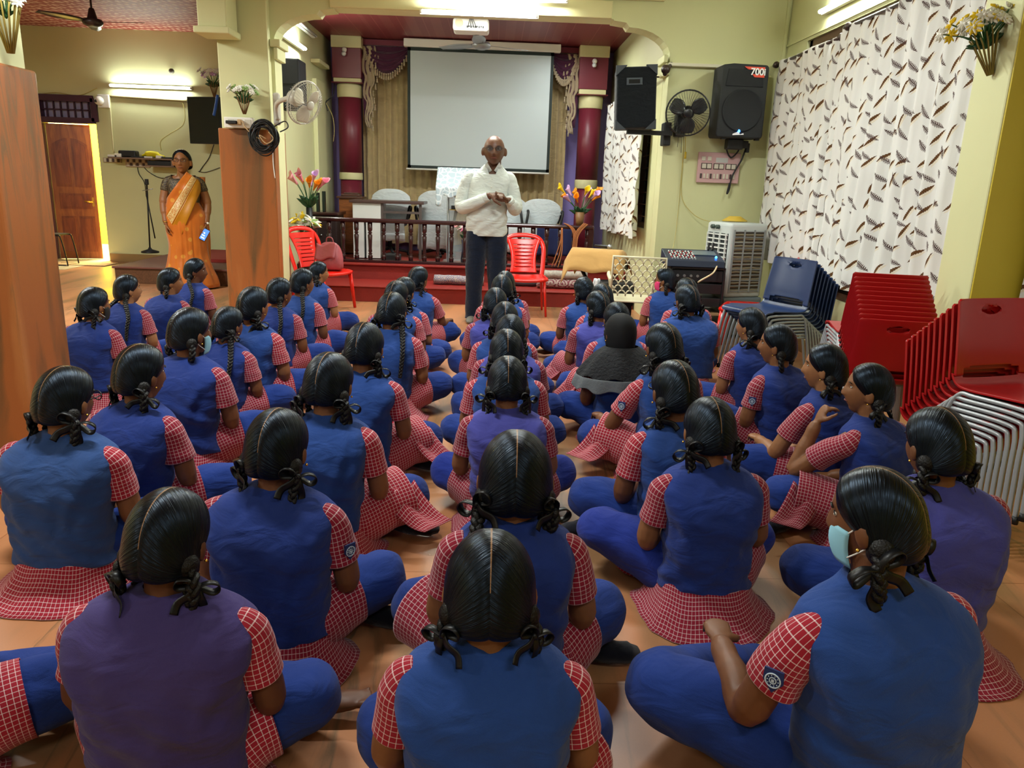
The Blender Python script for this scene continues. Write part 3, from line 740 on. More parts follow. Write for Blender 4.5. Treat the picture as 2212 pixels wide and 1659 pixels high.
    mb.obj('kurta', M_CHECK if vest in 'bpd' else M_CHECK2, g, fix=False, solid=.002)
    if foot and foot in (-3, 3):   # dark sock showing beside the knee
        q = 1 if foot > 0 else -1; k_ = kn[q]
        MB().tube(curve([Vector((q*.10, k_.y+.04, .045)), Vector((q*.22, k_.y-.02, .04)), Vector((q*.30, k_.y-.035, .036)), Vector((q*.345, k_.y-.03, .033))], 4), [(.034, .034)]*4+[(.036, .032)]*4+[(.037, .026)]*4+[(.03, .02)], 14, round_=True).obj('sock', M_SOCK, g)
    # hair
    if hair != 'hijab':
        hm = hair_cap(HM, BG, .011+.002*rng.random(), parting=(hair != 'plain'))
        ho = hm.obj('hair', M_HAIR, g, fix=False, sub=1 if near else 0)
        for q in (-1, 1):
            gp = EH((q*.80, -.42, -.42), .008)*BG; G = HM @ gp; out = HM.to_3x3() @ Vector((q*.6, -.6, 0))
            H3 = HM.to_3x3()
            MB().ball(G, (.026, .026, .030), 10, 8).obj('gathered_hair', M_BRAID, ho)
            if hair in ('loop', 'plain') or (hair == 'longL' and q > 0) or (hair == 'longR' and q < 0):
                d1 = Vector((q*.012, -.012, -.06)); ln = .85+.3*rng.random()
                pth = [G, G+Vector((q*.018, -.022, -.028)), G+Vector((q*.016, -.026, -.062*ln)), G+Vector((q*.0, -.014, -.082*ln)), G+Vector((-q*.006, .004, -.055*ln)), G+Vector((q*.006, -.004, -.01))]
                bpos = G+Vector((q*.024, -.020, -.018-.03*rng.random()))
            elif hair == 'short':
                pth = [G, G+Vector((q*.012, -.02, -.03)), G+Vector((q*.006, -.03, -.075)), G+Vector((q*.02, -.035, -.10))]; bpos = G+Vector((q*.018, -.02, -.02))
            elif hair == 'wisp':
                pth = [G, G+Vector((q*.02, -.01, -.04)), G+Vector((q*.012, .0, -.10))]; bpos = G+Vector((q*.016, -.02, -.03))
            else:
                pth = [G, G+Vector((q*.014, -.030, -.04)), L((q*.105, -.100, .43)), L((q*.108, -.128, .36)), L((q*.100, -.138, .27))]; bpos = G+Vector((q*.02, -.02, -.01))
                if hair == 'front': pth = [G, G+Vector((q*.010, .0, -.05)), L((q*.085, .10, .43)), L((q*.075, .13, .34))]
                if hair == 'long1' and q < 0: continue
            braid_mb(pth, .0095 if 'long' in hair else .0085).obj('braid', M_BRAID, ho)
            if bow:
                Mq = Matrix.Rotation(yaw*0+hy+q*.7, 3, 'Z') @ Matrix.Rotation(q*(.3+.5*rng.random()), 3, 'Y')
                bow_mb(bpos, Mq, 1.15+.3*rng.random()).obj('ribbon_bow', M_RIB, g)
    # earrings
    for q in (-1, 1): MB().ball(HM @ (Vector((q*.092, .003, -.040))*BG), .0038, 8, 6).obj('earring', M_GOLD, g)
    if abs(hy) > .25 or abs(yaw+hy) > .3 or near: face_parts(HM, g, BG)
    if extra: extra(g, HM, L, s)
    if mask:
        mm = {'b': M_MASKB, 'k': M_MASKK, 'p': M_MASKP}[mask]
        def fn(u, v):
            th = (u-.5)*2.3; zz = -.008-.085*v; bul = .102-.012*abs(2*v-1)**2
            return HM @ (Vector((math.sin(th)*.072*(1-.15*v), math.cos(th)*bul-.008, zz-.012*(1-math.cos(th))))*BG)
        mo = MB().grid(fn, 18, 8).obj('face_mask', mm, g, fix=False, solid=.0015)
        for q in (-1, 1):
            MB().tube(curve([HM @ (Vector(p)*BG) for p in ((q*.064, .032, -.018), (q*.078, .002, .008), (q*.080, -.018, .006), (q*.072, -.012, -.035), (q*.060, .035, -.075))], 5), .0016, 6).obj('ear_loop', M_WHITE, mo)
    return g
def spectacles(g, HM, L, s):
    b = MB(); B = .92
    for q in (-1, 1):
        b.tube([HM @ (B*Vector((q*.032+.022*math.cos(a), .098-.004*abs(math.cos(a)), .008+.016*math.sin(a)))) for a in [2*PI*i/16 for i in range(16)]], .0018, 6, loop=True)
        b.tube([HM @ (B*Vector(p)) for p in ((q*.053, .094, .013), (q*.082, .05, .013), (q*.086, -.01, .008))], .002, 6)
    b.tube([HM @ (B*Vector(p)) for p in ((-.01, .1, .012), (.01, .1, .012))], .002, 6); b.obj('spectacles', M_BLACK, g)
def headscarf(g, HM, L, s):
    """close-fitting hood with a shoulder cape, beads on the seam, grey lace edge"""
    k = NT('black scarf cloth', .75, .25); k.link(k.mix(.5, lin('0d0f12'), lin('0d0f12')), 'Base Color'); M_SC = k.m
    mb = MB(); R = []; prof = [(.118, .012, -.004), (.112, .045, 0), (.09, .078, 0), (.05, .098, 0), (.0, .103, 0), (-.05, .097, 0), (-.09, .086, -.002), (-.12, .080, -.006), (-.15, .092, -.012)]
    for i, (z, r, y) in enumerate(prof):
        R.append([HM @ Vector((r*.86*math.cos(t), y+r*1.05*math.sin(t)-.004+.004*math.sin(t*7+z*30)*(z < .05), z)) for t in [2*PI*j/40 for j in range(40)]])
    for j in range(len(R[0])):
        pass
    mb.rings(R[::-1], cap0=False); o = mb.obj('headscarf', M_SC, g, sub=1)
    def cape(z0, z1, r0, r1, m, name, wav):
        mb = MB(); R = []
        for i in range(9):
            v = i/8; z = z0+(z1-z0)*v; row = []
            for j in range(60):
                t = 2*PI*j/60; a = r0+(r1-r0)*v**.7; b_ = (r0+(r1-r0)*v**.7)*.74
                w = wav*math.sin(t*13)*v; row.append(L((( a+w)*math.cos(t), .02+(b_+w)*math.sin(t), z+.012*math.sin(t*9)*v)))
            R.append(row)
        mb.rings(R, cap0=False, cap1=False); return mb.obj(name, m, o, sub=1, solid=.003)
    cape(.535, .375, .09, .25, mat('black lace', '101318', .9, bump=.8, bscale=70), 'cape', .004)
    cape(.377, .31, .25, .268, mat('grey frill', '62686c', .9, bump=.3, bscale=90), 'lace_edge', .010)
    b = MB()
    for i in range(26):
        t = PI+PI*i/25; b.ball(L((.132*math.cos(t), .02+.098*math.sin(t), .503-.012*(i % 3))), .0036, 6, 4)
    b.obj('beads', mat('pearl bead', 'e8e8ea', .2), o)
# ---------------------------------------------------------------- the seated girls, column by column, nearest first
G = girl
S_ = 'schoolgirl'
# far left columns
G('schoolgirl at the left frame edge in dull blue waistcoat with black bows and spectacles', 128, 790, 1.06, -.05, -.35, .1, vest='d', near=1, hair='loop', W=1.05, flapR=0, extra=spectacles)
G('schoolgirl behind the front left pillar row, hair in two low loops, one pearl stud showing', 293, 742, 1.06, -.25, -.35, .08, vest='n', near=1, W=.95, sk=1)
G('broad schoolgirl with bobbed hair and pale blue mask, third from the pillar', 403, 662, 1.1, -.25, -.45, .05, vest='n', near=1, hair='plain', bow=0, mask='b', W=1.05, sk=1)
G('schoolgirl with a long ribboned braid down her back, beside the girl in a blue mask', 488, 660, .97, -.25, -.35, .05, vest='n', hair='long', W=.92, sk=1)
G('schoolgirl with a looped braid and gold stud, seated between the long-braided girls', 543, 617, 1.07, -.25, -.35, .02, vest='b', hair='loop')
G('schoolgirl with a single long braid tapering down her back, near the second pillar', 600, 598, 1.0, -.3, -.5, .02, vest='n', hair='long1', bow=0, sk=1)
G('schoolgirl with a thick braid to her shoulder blades, next behind the red-chair girl', 650, 578, 1.02, -.35, -.5, .02, vest='b', hair='long1', bow=0, sk=1)
G('schoolgirl in profile in front of the red chair that carries a handbag', 686, 563, .95, -.4, -.75, .0, vest='b', hair='loop', sk=2)
G('schoolgirl in a black mask beside the front pillar', 196, 618, 1.0, -.2, -.45, .05, vest='n', hair='short', mask='k', sk=0)
G('schoolgirl with two thin braids, looking up, beside the girl in the black mask', 270, 591, .98, -.2, -.7, -.05, vest='n', hair='long', sk=2, bow=0)
G('schoolgirl with a low bun of braid, third along the row by the wooden platform', 363, 577, .98, -.3, -.85, .0, vest='n', hair='loop', bow=0, sk=0)
G('schoolgirl in right profile before the woman in the orange saree', 418, 556, 1.0, -.4, -1.0, .0, vest='n', hair='long1', bow=0, sk=3)
# second column
G('schoolgirl in a faded purple waistcoat at the front left with a bare foot out', 350, 1060, 1.03, .0, -.25, .12, vest='p', near=1, hair='loop', W=1.15, foot=-1, knR=(.26, .14, .16), sk=3)
G('schoolgirl with long braids and a sleeve badge, directly behind the purple waistcoat', 592, 882, 1.06, -.1, -.2, .08, vest='n', near=1, hair='short', W=1.05, badge=1, foot=3, sk=1)
G('schoolgirl with oiled shining hair and stiff black bows, right shoulder forward', 706, 760, 1.08, -.15, -.15, .12, vest='b', near=1, hair='loop', W=.95, foot=3, sk=0, flapR=3)
G('schoolgirl with a straight white parting and two bows, fourth in the left aisle column', 785, 695, 1.06, -.15, -.1, .1, vest='b', near=1, hair='loop', W=.95, foot=3, sk=0, flapR=3)
G('schoolgirl with a long braid hanging over her right shoulder, upright by the aisle', 845, 629, 1.06, -.15, -.1, .08, vest='b', hair='longR', W=.95, sk=0)
G('schoolgirl mostly hidden by the one with the long braid, bow on her left', 855, 605, 1.0, -.15, -.2, .08, vest='b', hair='loop', sk=1)
G('schoolgirl with an earring, second from the front of the left aisle column', 872, 597, 1.0, -.2, -.4, .05, vest='b', hair='loop', sk=0)
G('schoolgirl nearest the stage in the left aisle column, hand on her knee', 903, 574, 1.0, -.2, -.5, .02, vest='b', hair='short', sk=1, wrR=(.22, .20, .24), elR=(.20, .10, .23))
G('schoolgirl at the lower left corner, only her knee in the picture', -300, 1060, 1.0, .0, 0, 0, vest='b', near=1, knR=(.36, .22, .15), flapR=1)
# centre column
G('schoolgirl seated lowest in the picture, head bowed, thin crooked parting and loose hair', 1062, 1156, 1.02, 0, .0, .2, vest='b', near=1, hair='wisp', W=1.06, BG=.98, knL=(-.21, .17, .19), knR=(.21, .17, .18), flapL=0, flapR=2)
G('schoolgirl with one thick braid falling behind the lowest seated girl', 1118, 932, 1.08, 0, -.02, .1, vest='n', near=1, hair='longL', W=.9, BG=1., foot=3, mask='b', flapL=2)
G('schoolgirl in a faded violet waistcoat in the middle column, knees both showing', 1098, 768, 1.0, 0, .02, .12, vest='v', near=1, hair='short', W=.98, trou=1)
G('schoolgirl with crooked parting just behind the violet waistcoat', 1096, 710, 1.0, 0, .05, .1, vest='b', near=0, hair='loop')
G('schoolgirl in violet third from the violet waistcoat in the middle column', 1104, 678, 1.0, 0, -.05, .1, vest='v', hair='plain', bow=0)
G('schoolgirl with straight parting, bows on both sides, centre column fourth from the man', 1092, 650, 1.0, 0, 0, .1, vest='b', hair='loop')
G('schoolgirl with big bows, third from the standing man in the centre column', 1071, 620, 1.0, 0, .1, .1, vest='v', hair='loop')
G('schoolgirl with straight white parting, second from the standing man', 1085, 592, 1.0, 0, -.03, .1, vest='b', hair='loop')
G('schoolgirl nearest to the standing man, mostly hidden', 1092, 584, .98, 0, 0, .05, vest='b', hair='loop')
# right of the aisle
G('schoolgirl with both knees wide, red checked hem spread behind her, right of the aisle', 1543, 858, 1.03, .08, .05, .12, vest='n', near=1, hair='short', W=.98, knL=(-.30, .24, .17), flapL=0, trou=1, sk=0)
G('schoolgirl with spectacles and a black sock, in front of the black headscarf', 1466, 777, 1.08, .2, .15, .1, vest='b', near=1, hair='loop', W=.9, foot=-3, flapL=0, sk=1, extra=spectacles)
G('schoolgirl with a coarse side braid, checked cloth spread over her left knee', 1440, 696, 1.08, .3, .1, .05, vest='b', near=1, hair='loop', W=.9, flapL=3, badge=-1, wrL=(-.20, .25, .22), elL=(-.22, .10, .22), sk=1)
G('schoolgirl in a black headscarf with white beads and grey lace edge', 1345, 678, 1.0, .15, .1, .05, vest='b', near=1, hair='hijab', flapL=0, trou=0, sk=1, extra=headscarf)
G('schoolgirl whose head rises just behind the black headscarf', 1336, 651, 1.0, .15, .1, .05, vest='b', hair='plain', bow=0, flapL=3)
G('schoolgirl in a faded violet waistcoat with an orange parting, right of the aisle', 1294, 627, 1.0, .15, .35, .05, vest='v', hair='loop', bow=0, flapL=3, sk=0)
G('schoolgirl half hidden beyond the violet waistcoat with orange parting', 1303, 611, .98, .15, .35, .05, vest='b', hair='loop', sk=0)
G('schoolgirl with loose hair nearest the rolled mats, bare foot showing', 1263, 597, .98, .15, .3, .0, vest='b', hair='plain', bow=0, foot=1, sk=1)
# right columns
G('schoolgirl at the right front in a blue surgical mask, shield badge on her sleeve', 1922, 1012, 1.17, .25, .55, .12, vest='b', near=1, hair='loop', mask='b', W=1.06, BG=.85, badge=-1, knL=(-.31, .24, .17), flapL=0, wrL=(-.17, .25, .25), elL=(-.225, .06, .235), sk=1)
G('schoolgirl at the right frame edge before the near stack of red chairs', 2045, 880, 1.1, .1, .2, .1, vest='v', near=1, hair='loop', W=1.12, skirt=1.3, sk=1)
G('schoolgirl in left profile with her chin on her hand, black bows', 1893, 783, 1.04, .5, .7, -.05, vest='n', near=1, hair='loop', W=.95, elL=(-.20, .20, .24), wrL=(-.135, .175, .445), flapL=3, foot=-3, sk=0)
G('schoolgirl in left profile playing with her fingers, second from the near red chairs', 1795, 741, 1.04, .45, .6, 0, vest='n', near=1, hair='loop', W=.9, wrL=(-.14, .26, .22), elL=(-.21, .09, .22), sk=2)
G('schoolgirl in left profile with a knee drawn up and a sleeve badge', 1690, 698, 1.04, .45, .6, 0, vest='n', near=1, hair='plain', bow=0, badge=-1, sk=0, knL=(-.26, .24, .22))
G('schoolgirl looking left with a twist of hair at the crown, before the blue chairs', 1630, 663, 1.02, .3, .5, .05, vest='n', hair='loop', W=.95, sk=2)
G('broad-backed schoolgirl with a coiled low bun, in front of the mixer', 1489, 613, 1.06, .2, .25, .05, vest='b', hair='loop', W=1.2, sk=1)
G('schoolgirl hidden behind the broad-backed one, bow at her right', 1487, 599, 1.02, .2, .3, .05, vest='b', hair='loop', sk=1)
G('schoolgirl in left profile with a pink mask under her chin by the cream lattice chair', 1440, 577, 1.02, .2, .95, 0, vest='b', hair='plain', bow=0, mask='p', sk=0)
# ---------------------------------------------------------------- fluorescent tubes
M_BATTEN = mat('cream lamp batten', 'dcd9cc', .4)
def glow(name, st, col='f4f8e8'):
    if name in MATS: return MATS[name]
    m = bpy.data.materials.new(name); m.use_nodes = True; nt = m.node_tree; nt.nodes.remove(nt.nodes['Principled BSDF'])
    e = nt.nodes.new('ShaderNodeEmission'); e.inputs[0].default_value = lin(col); e.inputs[1].default_value = st
    nt.links.new(e.outputs[0], nt.nodes['Material Output'].inputs[0]); MATS[name] = m; return m
def batten(label, a, b, out, down=(0, 0, -1), lit=60, r=.016, group=None, col='eef4ea'):
    """tube lamp from a to b, standing off its wall along `out`"""
    a, b, out = Vector(a), Vector(b), Vector(out); d = (b-a).normalized()
    t = thing('tube_light', label, 'lamp', (a+b)/2, 0, group); c = (a+b)/2
    M = Matrix.Identity(4); s = d.cross(out).normalized()
    for i in range(3): M[i][0] = d[i]; M[i][1] = out[i]; M[i][2] = s[i]
    h = (b-a).length/2
    MB().cbox((0, -.035, 0), (2*h+.05, .04, .045), M).obj('batten', M_BATTEN, t, bevel=.004)
    for q in (-1, 1): MB().cbox((q*(h+.008), -.005, 0), (.018, .045, .03), M).obj('end_cap', M_WHITE, t, bevel=.003)
    MB().tube([M @ Vector((-h, .004, 0)), M @ Vector((h, .004, 0))], r, 12).obj('tube', glow('lit tube %g' % lit, lit, col) if lit else mat('unlit tube', 'cfd6d2', .15), t)
    return t
a, b = P(912, 24, y=ARCH-.12), P(1158, 37, y=ARCH-.12); b.z = a.z
batten('lit fluorescent tube on the beam above the projection screen', a, b, (0, -1, 0), lit=90)
a, b = P(1003, -9, y=ARCH-.12), P(1222, 0, y=ARCH-.12); b.z = a.z
batten('lit fluorescent tube at the very top edge of the picture, over the beam', a, b, (0, -1, 0), lit=90)
a, b = P(616, 78, x=SXL+.08), P(672, 112, x=SXL+.08); z_ = (a.z+b.z)/2; a.z = b.z = 2.86
batten('lit fluorescent tube on the left side wall of the stage', (a.x, 8.75, z_), (a.x, 9.95, z_), (1, 0, 0), lit=65)
z2 = P(675, 72, x=SXL+.08).z
batten('unlit fluorescent tube above the lit one on the left side wall of the stage', (a.x, 9.3, z2), (a.x, 10.55, z2), (1, 0, 0), lit=0)
a, b = P(238, 184, y=LBACK-.07), P(410, 192, y=LBACK-.07); b.z = a.z
batten('lit fluorescent tube over the cluttered shelf on the far left wall', a, b, (0, -1, 0), lit=50)
a = P(1840, -2, x=XR-.07)
batten('lit fluorescent tube high on the right wall above the feather curtains', (a.x, a.y-.6, a.z+.03), (a.x, a.y+.6, a.z+.03), (-1, 0, 0), lit=50)
area('passage_daylight', (-6.4, 13.6, 3.2), (1.6, 1.8), 900, (0, 0, 0), (1, .88, .5))
# ---------------------------------------------------------------- the stage and what stands on it
SY3 = 11.25
x0, x1 = P(882, 236, y=SY3).x, P(1190, 240, y=SY3).x; z0, z1 = P(1034, 368, y=SY3).z, P(1037, 115, y=SY3).z
t = thing('projection_screen', 'pulled-down white projection screen with black border in front of the beige curtains', 'screen', ((x0+x1)/2, SY3, z0))
def rel(mb_, o, *a, **k):
    ob = mb_.obj(*a, parent=o, **k); ob.matrix_parent_inverse = Matrix.Translation(-Vector(o.location)); return ob
def put(root, mb, name, m, **k):
    """link a part given in room coordinates under a thing"""
    inv = (Matrix.Translation(root.location) @ root.rotation_euler.to_matrix().to_4x4() @ Matrix.Diagonal(root.scale).to_4x4()).inverted()
    mb.v = [inv @ p for p in mb.v]
    return mb.obj(name, m, root, **k)
put(t, MB().box((x0+.03, SY3-.004, z0+.04), (x1-.03, SY3, z1)), 'screen_fabric', mat('white screen fabric', 'b4bec0', .8))
b = MB().box((x0-.01, SY3-.002, z0), (x0+.035, SY3+.004, z1+.04)).box((x1-.035, SY3-.002, z0), (x1+.01, SY3+.004, z1+.04)).box((x0-.01, SY3-.002, z0), (x1+.01, SY3+.004, z0+.045)).box((x0-.01, SY3-.002, z1), (x1+.01, SY3+.004, z1+.045))
put(t, b, 'black_border', mat('black screen border', '10201e', .7))
put(t, MB().box((x0-.06, SY3-.05, z1+.045), (x1+.1, SY3+.05, z1+.15)), 'roller_case', M_WHITE, bevel=.012)
put(t, MB().tube([(x0-.03, SY3, z0-.012), (x1+.01, SY3, z0-.012)], .013, 10), 'bottom_bar', M_WHITE)
# backdrop curtains
M_BEIGE = fabric('beige curtain cloth', 'bfa97c', .85, .3, .1)
def pleats(mb, xa, xb, za, zb, y, n, amp=.05, seed=0, flare=0., plane='y', nu=None, nv=14, ph=0, uvw=None, sag=0):
    def fn(u, v):
        w = u+.012*math.sin(9*u+seed)+.004*math.sin(23*v*1.3+seed)
        s_ = xa+(xb-xa)*(u+flare*(1-v)*(u-.5)); a = amp*(.55+.45*(1-v))*(1+.35*math.sin(7*u+seed))
        d = a*math.sin(2*PI*n*w+ph)+.25*a*math.sin(2*PI*n*2.7*w+seed)+.012*math.sin(5*v+11*u)
        z = za+(zb-za)*v+(1-v)*(.012*math.sin(2*PI*n*w*.5+seed)+sag*(u-.5))+v*.006*math.sin(2*PI*n*w)
        return (s_, y+d, z) if plane == 'y' else (y+d, s_, z)
    return mb.grid(fn, nu or n*10, nv, uvw or (abs(xb-xa)*1.35, abs(zb-za)), smooth=True)
cx0, cx1, cxm = P(784, 300, y=11.68).x, P(1222, 300, y=11.68).x, P(1020, 300, y=11.68).x
for xa, xb, lb, se in ((cx0, cxm, 'beige pleated backdrop curtain, left half, behind the screen', 1), (cxm, cx1, 'beige pleated backdrop curtain, right half, next to the lilac wall', 2)):
    tag(pleats(MB(), xa, xb, ST2+.1, 3.08, 11.68, 11, .035, se).obj('backdrop_curtain', M_BEIGE, fix=False), lb, 'curtain', 'beige backdrop curtains')
# maroon swag valance with tasselled fringe
M_PLUM = fabric('plum satin', '4a1738', .5, .4, .1); M_FRINGE = fabric('cream fringe', 'b5a386', .9, .3)
def swag(label, xa, xb, zt, drop, y, tail, zt2):
    t = thing('swag_valance', label, 'curtain', ((xa+xb)/2, y, zt), 0, 'plum swag valances at the stage back')
    def cat(u): return drop*(1-(2*u-1)**2)
    def fn(u, v):
        z = zt-cat(u)*v-.015-.02*v*(1-v); return (xa+(xb-xa)*(u if v > .02 else u), y-.05*math.sin(PI*v)*math.sin(PI*u)-.018*math.sin(v*24)*math.sin(PI*u), z)
    put(t, MB().grid(fn, 26, 26), 'swag', M_PLUM, solid=.004, fix=False)
    put(t, MB().box((xa-.02, y+.0, zt-.10), (xb+.02, y+.02, zt+.06)), 'header', mat('maroon header band', '6d1a33', .6))
    b = MB()
    for i in range(23):
        u = i/22; p = Vector((xa+(xb-xa)*u, y-.045*math.sin(PI*u)-.005, zt-cat(u)-.02)); b.ball(p, (.016, .012, .014), 6, 4); b.tube([p, p-Vector((0, 0, .075))], [.006, .017], 6)
    put(t, b, 'fringe', M_FRINGE)
    b = MB(); b2 = MB()       # cascading tail
    def ft(u, v):
        w = .15*(1-v)+.05; xx = tail+(u-.5)*w*2*(.5)+.02*math.sin(v*20); return (xx, y-.02-.018*math.sin(u*14+v*3), zt-.03-(zt-zt2)*v-(u-.5)*.10*math.sin(v*19)*v)
    put(t, b.grid(ft, 14, 30), 'tail', M_FRINGE, solid=.004, fix=False)
    s = -1 if tail < (xa+xb)/2 else 1
    put(t, MB().grid(lambda u, v: (tail+s*.03+(u-.5)*(.20-.13*v), y-.005-.01*math.sin(u*18), zt-.02-(zt-zt2)*.93*v), 12, 12), 'tail_lining', M_PLUM, solid=.003, fix=False)
    for i in range(11):
        v = .12+i*.085; p = Vector((tail-s*(.10*(1-v)+.04)+.02*math.sin(v*20), y-.035, zt-.03-(zt-zt2)*v)); b2.ball(p, .012, 6, 4); b2.tube([p, p-Vector((0, 0, .07))], [.006, .017], 6)
    put(t, b2, 'tassels', M_FRINGE)
zv = P(830, 96, y=11.45).z
swag('plum swag with tasselled fringe left of the screen', P(782, 130, y=11.45).x, P(888, 130, y=11.45).x, zv, P(830, 96, y=11.45).z-P(830, 158, y=11.45).z, 11.45, P(797, 200, y=11.45).x, P(790, 272, y=11.45).z)
swag('plum swag with tasselled fringe right of the screen', P(1186, 150, y=11.45).x, P(1252, 150, y=11.45).x, P(1220, 112, y=11.45).z, P(1220, 112, y=11.45).z-P(1220, 172, y=11.45).z, 11.45, P(1236, 200, y=11.45).x, P(1240, 285, y=11.45).z)
# balustrade
BY = SY2+.12; zr = P(960, 477, y=BY).z; zb = ST2+.012
t = thing('balustrade', 'dark turned-wood balustrade along the front edge of the stage', 'railing', (-.5, BY, ST2))
M_DKW = mat('dark polished wood', '2e1013', .22, coat=.4)
xa, xb = SXL+.05, P(1283, 490, y=BY).x
b = MB().box((xa, BY-.045, zr-.05), (xb, BY+.045, zr)); put(t, b, 'top_rail', M_DKW, bevel=.018, seg=3)
put(t, MB().box((xa, BY-.04, zb), (xb, BY+.04, zb+.035)), 'bottom_rail', M_DKW, bevel=.008)
h = zr-.05-zb-.03
prof = [(.022, 0), (.024, .10), (.024, .12), (.014, .14), (.022, .17), (.013, .20), (.020, .23), (.017, .30), (.020, .50), (.024, .66), (.014, .70), (.024, .73), (.014, .76), (.022, .79), (.024, .82), (.024, 1)]
for i in range(22):
    px = 653+29.3*i; 
    if px > 1280: break
    xx = P(px, 520, y=BY).x
    put(t, MB().lathe([(r*1.25, zb+.03+z*h) for r, z in prof], 10, Matrix.Translation((xx, BY, 0))), 'baluster', M_DKW)
put(t, MB().box((xb-.06, BY, zb), (xb, BY+.55, zb+.035)).box((xb-.09, BY, zr-.05), (xb, BY+.6, zr)).box((xb-.07, BY-.035, zb), (xb, BY+.035, zr-.04)), 'return_rail', M_DKW, bevel=.01)
# table with dark top
ty = 10.25; xa, xb = P(758, 436, y=ty).x, P(914, 444, y=ty).x; zt = P(840, 434, y=ty).z
t = thing('table', 'white panelled desk with a dark brown top at the left of the stage', 'table', ((xa+xb)/2, ty, ST2))
put(t, MB().box((xa-.02, ty-.03, zt-.035), (xb+.01, ty+.55, zt)), 'table_top', mat('dark brown laminate', '4b3733', .35), bevel=.004)
m1 = mat('white laminate', 'd5d8d6', .5); xm = P(823, 500, y=ty).x
put(t, MB().box((xa+.02, ty, zt-.27), (xm, ty+.5, zt-.035)), 'drawer_box', m1, bevel=.004)
put(t, MB().box((xa+.02, ty+.02, ST2), (xa+.16, ty+.48, zt-.27)).box((xm-.2, ty+.02, ST2), (xm-.01, ty+.48, zt-.27)), 'pedestal', m1)
m2 = mat('brown grey steel', '5b5250', .4, .3)
for x in (xm+.015, xb-.04): put(t, MB().box((x-.015, ty, ST2), (x+.02, ty+.04, zt-.035)), 'leg', m2)
put(t, MB().box((xm, ty+.01, zt-.16), (xb-.03, ty+.04, zt-.13)), 'stretcher', m2)
# cloth covered office chairs
M_SHEET = fabric('white chair cover', 'ccd4d6', .9, .2, .05); M_NAVY = fabric('navy upholstery', '17264e', .9)
def stage_chair(label, px, y, zt, w, low, rz=0):
    x = P(px, 460, y=y).x; t = thing('office_chair', label, 'chair', (x, y, ST2), rz, 'sheeted office chairs on the stage')
    def back(u, v):
        a = (u-.5)*2; sh = min(1, (1-abs(a)**3)*1.0+.0); ww = w*(.5+.06*math.sin(v*PI)-.10*(1-v)*(v < .6)*1)
        return (a*ww, -.03-.02*math.sin(v*3)+.05*abs(a)**2, .46+(zt-ST2-.46)*v-(.10*abs(a)**3*v))
    g = MB(); g.grid(back, 16, 16)
    o = g.obj('chair_cover', M_SHEET, t, solid=.05, fix=False, bevel=.01)
    MB().grid(lambda u, v: ((u-.5)*(w*.92-.04*math.sin(v*9)), -.34+.30*v*(v < .5)+.15*(v < .5)*0+(.15+.02*math.sin(u*20))*(0), .48 if v > .3 else .48-(.3-v)*low*3.3+.012*math.sin(u*17)) if False else ((u-.5)*w*(.92+.03*math.sin(v*8)), -.05-.33*min(1, v*1.5), .475-max(0, v-.66)*low*3-.01*math.sin(u*15)*max(0, v-.66)*3), 14, 14).obj('seat_sheet', M_SHEET, t, solid=.006, fix=False)
    MB().box((-w*.45, -.36, .40), (w*.45, .06, .465)).obj('seat', M_NAVY, t, bevel=.03, seg=3)
    MB().box((-w*.43, .01, .42), (w*.43, .06, zt-ST2-.12)).obj('backrest', M_NAVY, t, bevel=.02)
    for q in (-1, 1): MB().tube(curve([(q*w*.48, .02, .5), (q*w*.56, .0, .64), (q*w*.56, -.12, .67), (q*w*.56, -.26, .65), (q*w*.5, -.28, .46)], 4), .018, 8).obj('armrest', M_BLACK, t)
    MB().tube([(0, -.15, .10), (0, -.15, .42)], .03, 10).obj('post', M_BLACK, t)
    b = MB()
    for i in range(5): a = 2*PI*i/5; b.tube([(0, -.15, .10), (.26*math.cos(a), -.15+.26*math.sin(a), .05)], [.025, .016], 8); b.ball((.26*math.cos(a), -.15+.26*math.sin(a), .027), .026, 8, 6)
    b.obj('star_base', M_BLACK, t)
stage_chair('white-sheeted office chair behind the white desk', 845, 10.95, P(845, 408, y=10.95).z, .50, .25)
stage_chair('white-sheeted office chair between the desk and the lace lectern', 944, 10.95, P(944, 412, y=10.95).z, .50, .35)
stage_chair('white-sheeted office chair half hidden behind the standing man', 1100, 10.95, P(1100, 425, y=10.95).z, .46, .35)
stage_chair('white-sheeted office chair at the right of the stage by the lilac wall', 1168, 10.95, P(1168, 430, y=10.95).z, .52, .35)
# acrylic lectern with lace cloth
ly = 10.0; lx = P(968, 500, y=ly).x
t = thing('lectern', 'clear acrylic lectern draped with a white lace cloth, left of the standing man', 'lectern', (lx+.1, ly, ST2))
M_ACR = mat('clear acrylic', 'c8d4d4', .05, alpha=.28); k = NT('white lace', .8); uv = k.n('UVMap').outputs[0]
vv = k.n('TexVoronoi', i0=k.n('Mapping', i0=uv, Scale=(14, 14, 14)).outputs[0], _feature='DISTANCE_TO_EDGE', Scale=1.); nn = k.n('TexNoise', i0=uv, Scale=9., Detail=3.).outputs[0]
k.link(k.mix(k.math('LESS_THAN', vv.outputs[0], .09), lin('a4b4bc'), lin('cdd5d8')), 'Base Color'); k.bump(nn, .5, .02); M_LACE = k.m
zl0, zl1 = P(980, 422, y=ly-.1).z, P(980, 362, y=ly+.1).z; xl0, xl1 = P(944, 400, y=ly).x, P(1040, 400, y=ly).x
put(t, MB().box((lx-.02, ly-.02, ST2+.03), (lx+.32, ly+.0, zl0+.02)), 'front_panel', M_ACR)
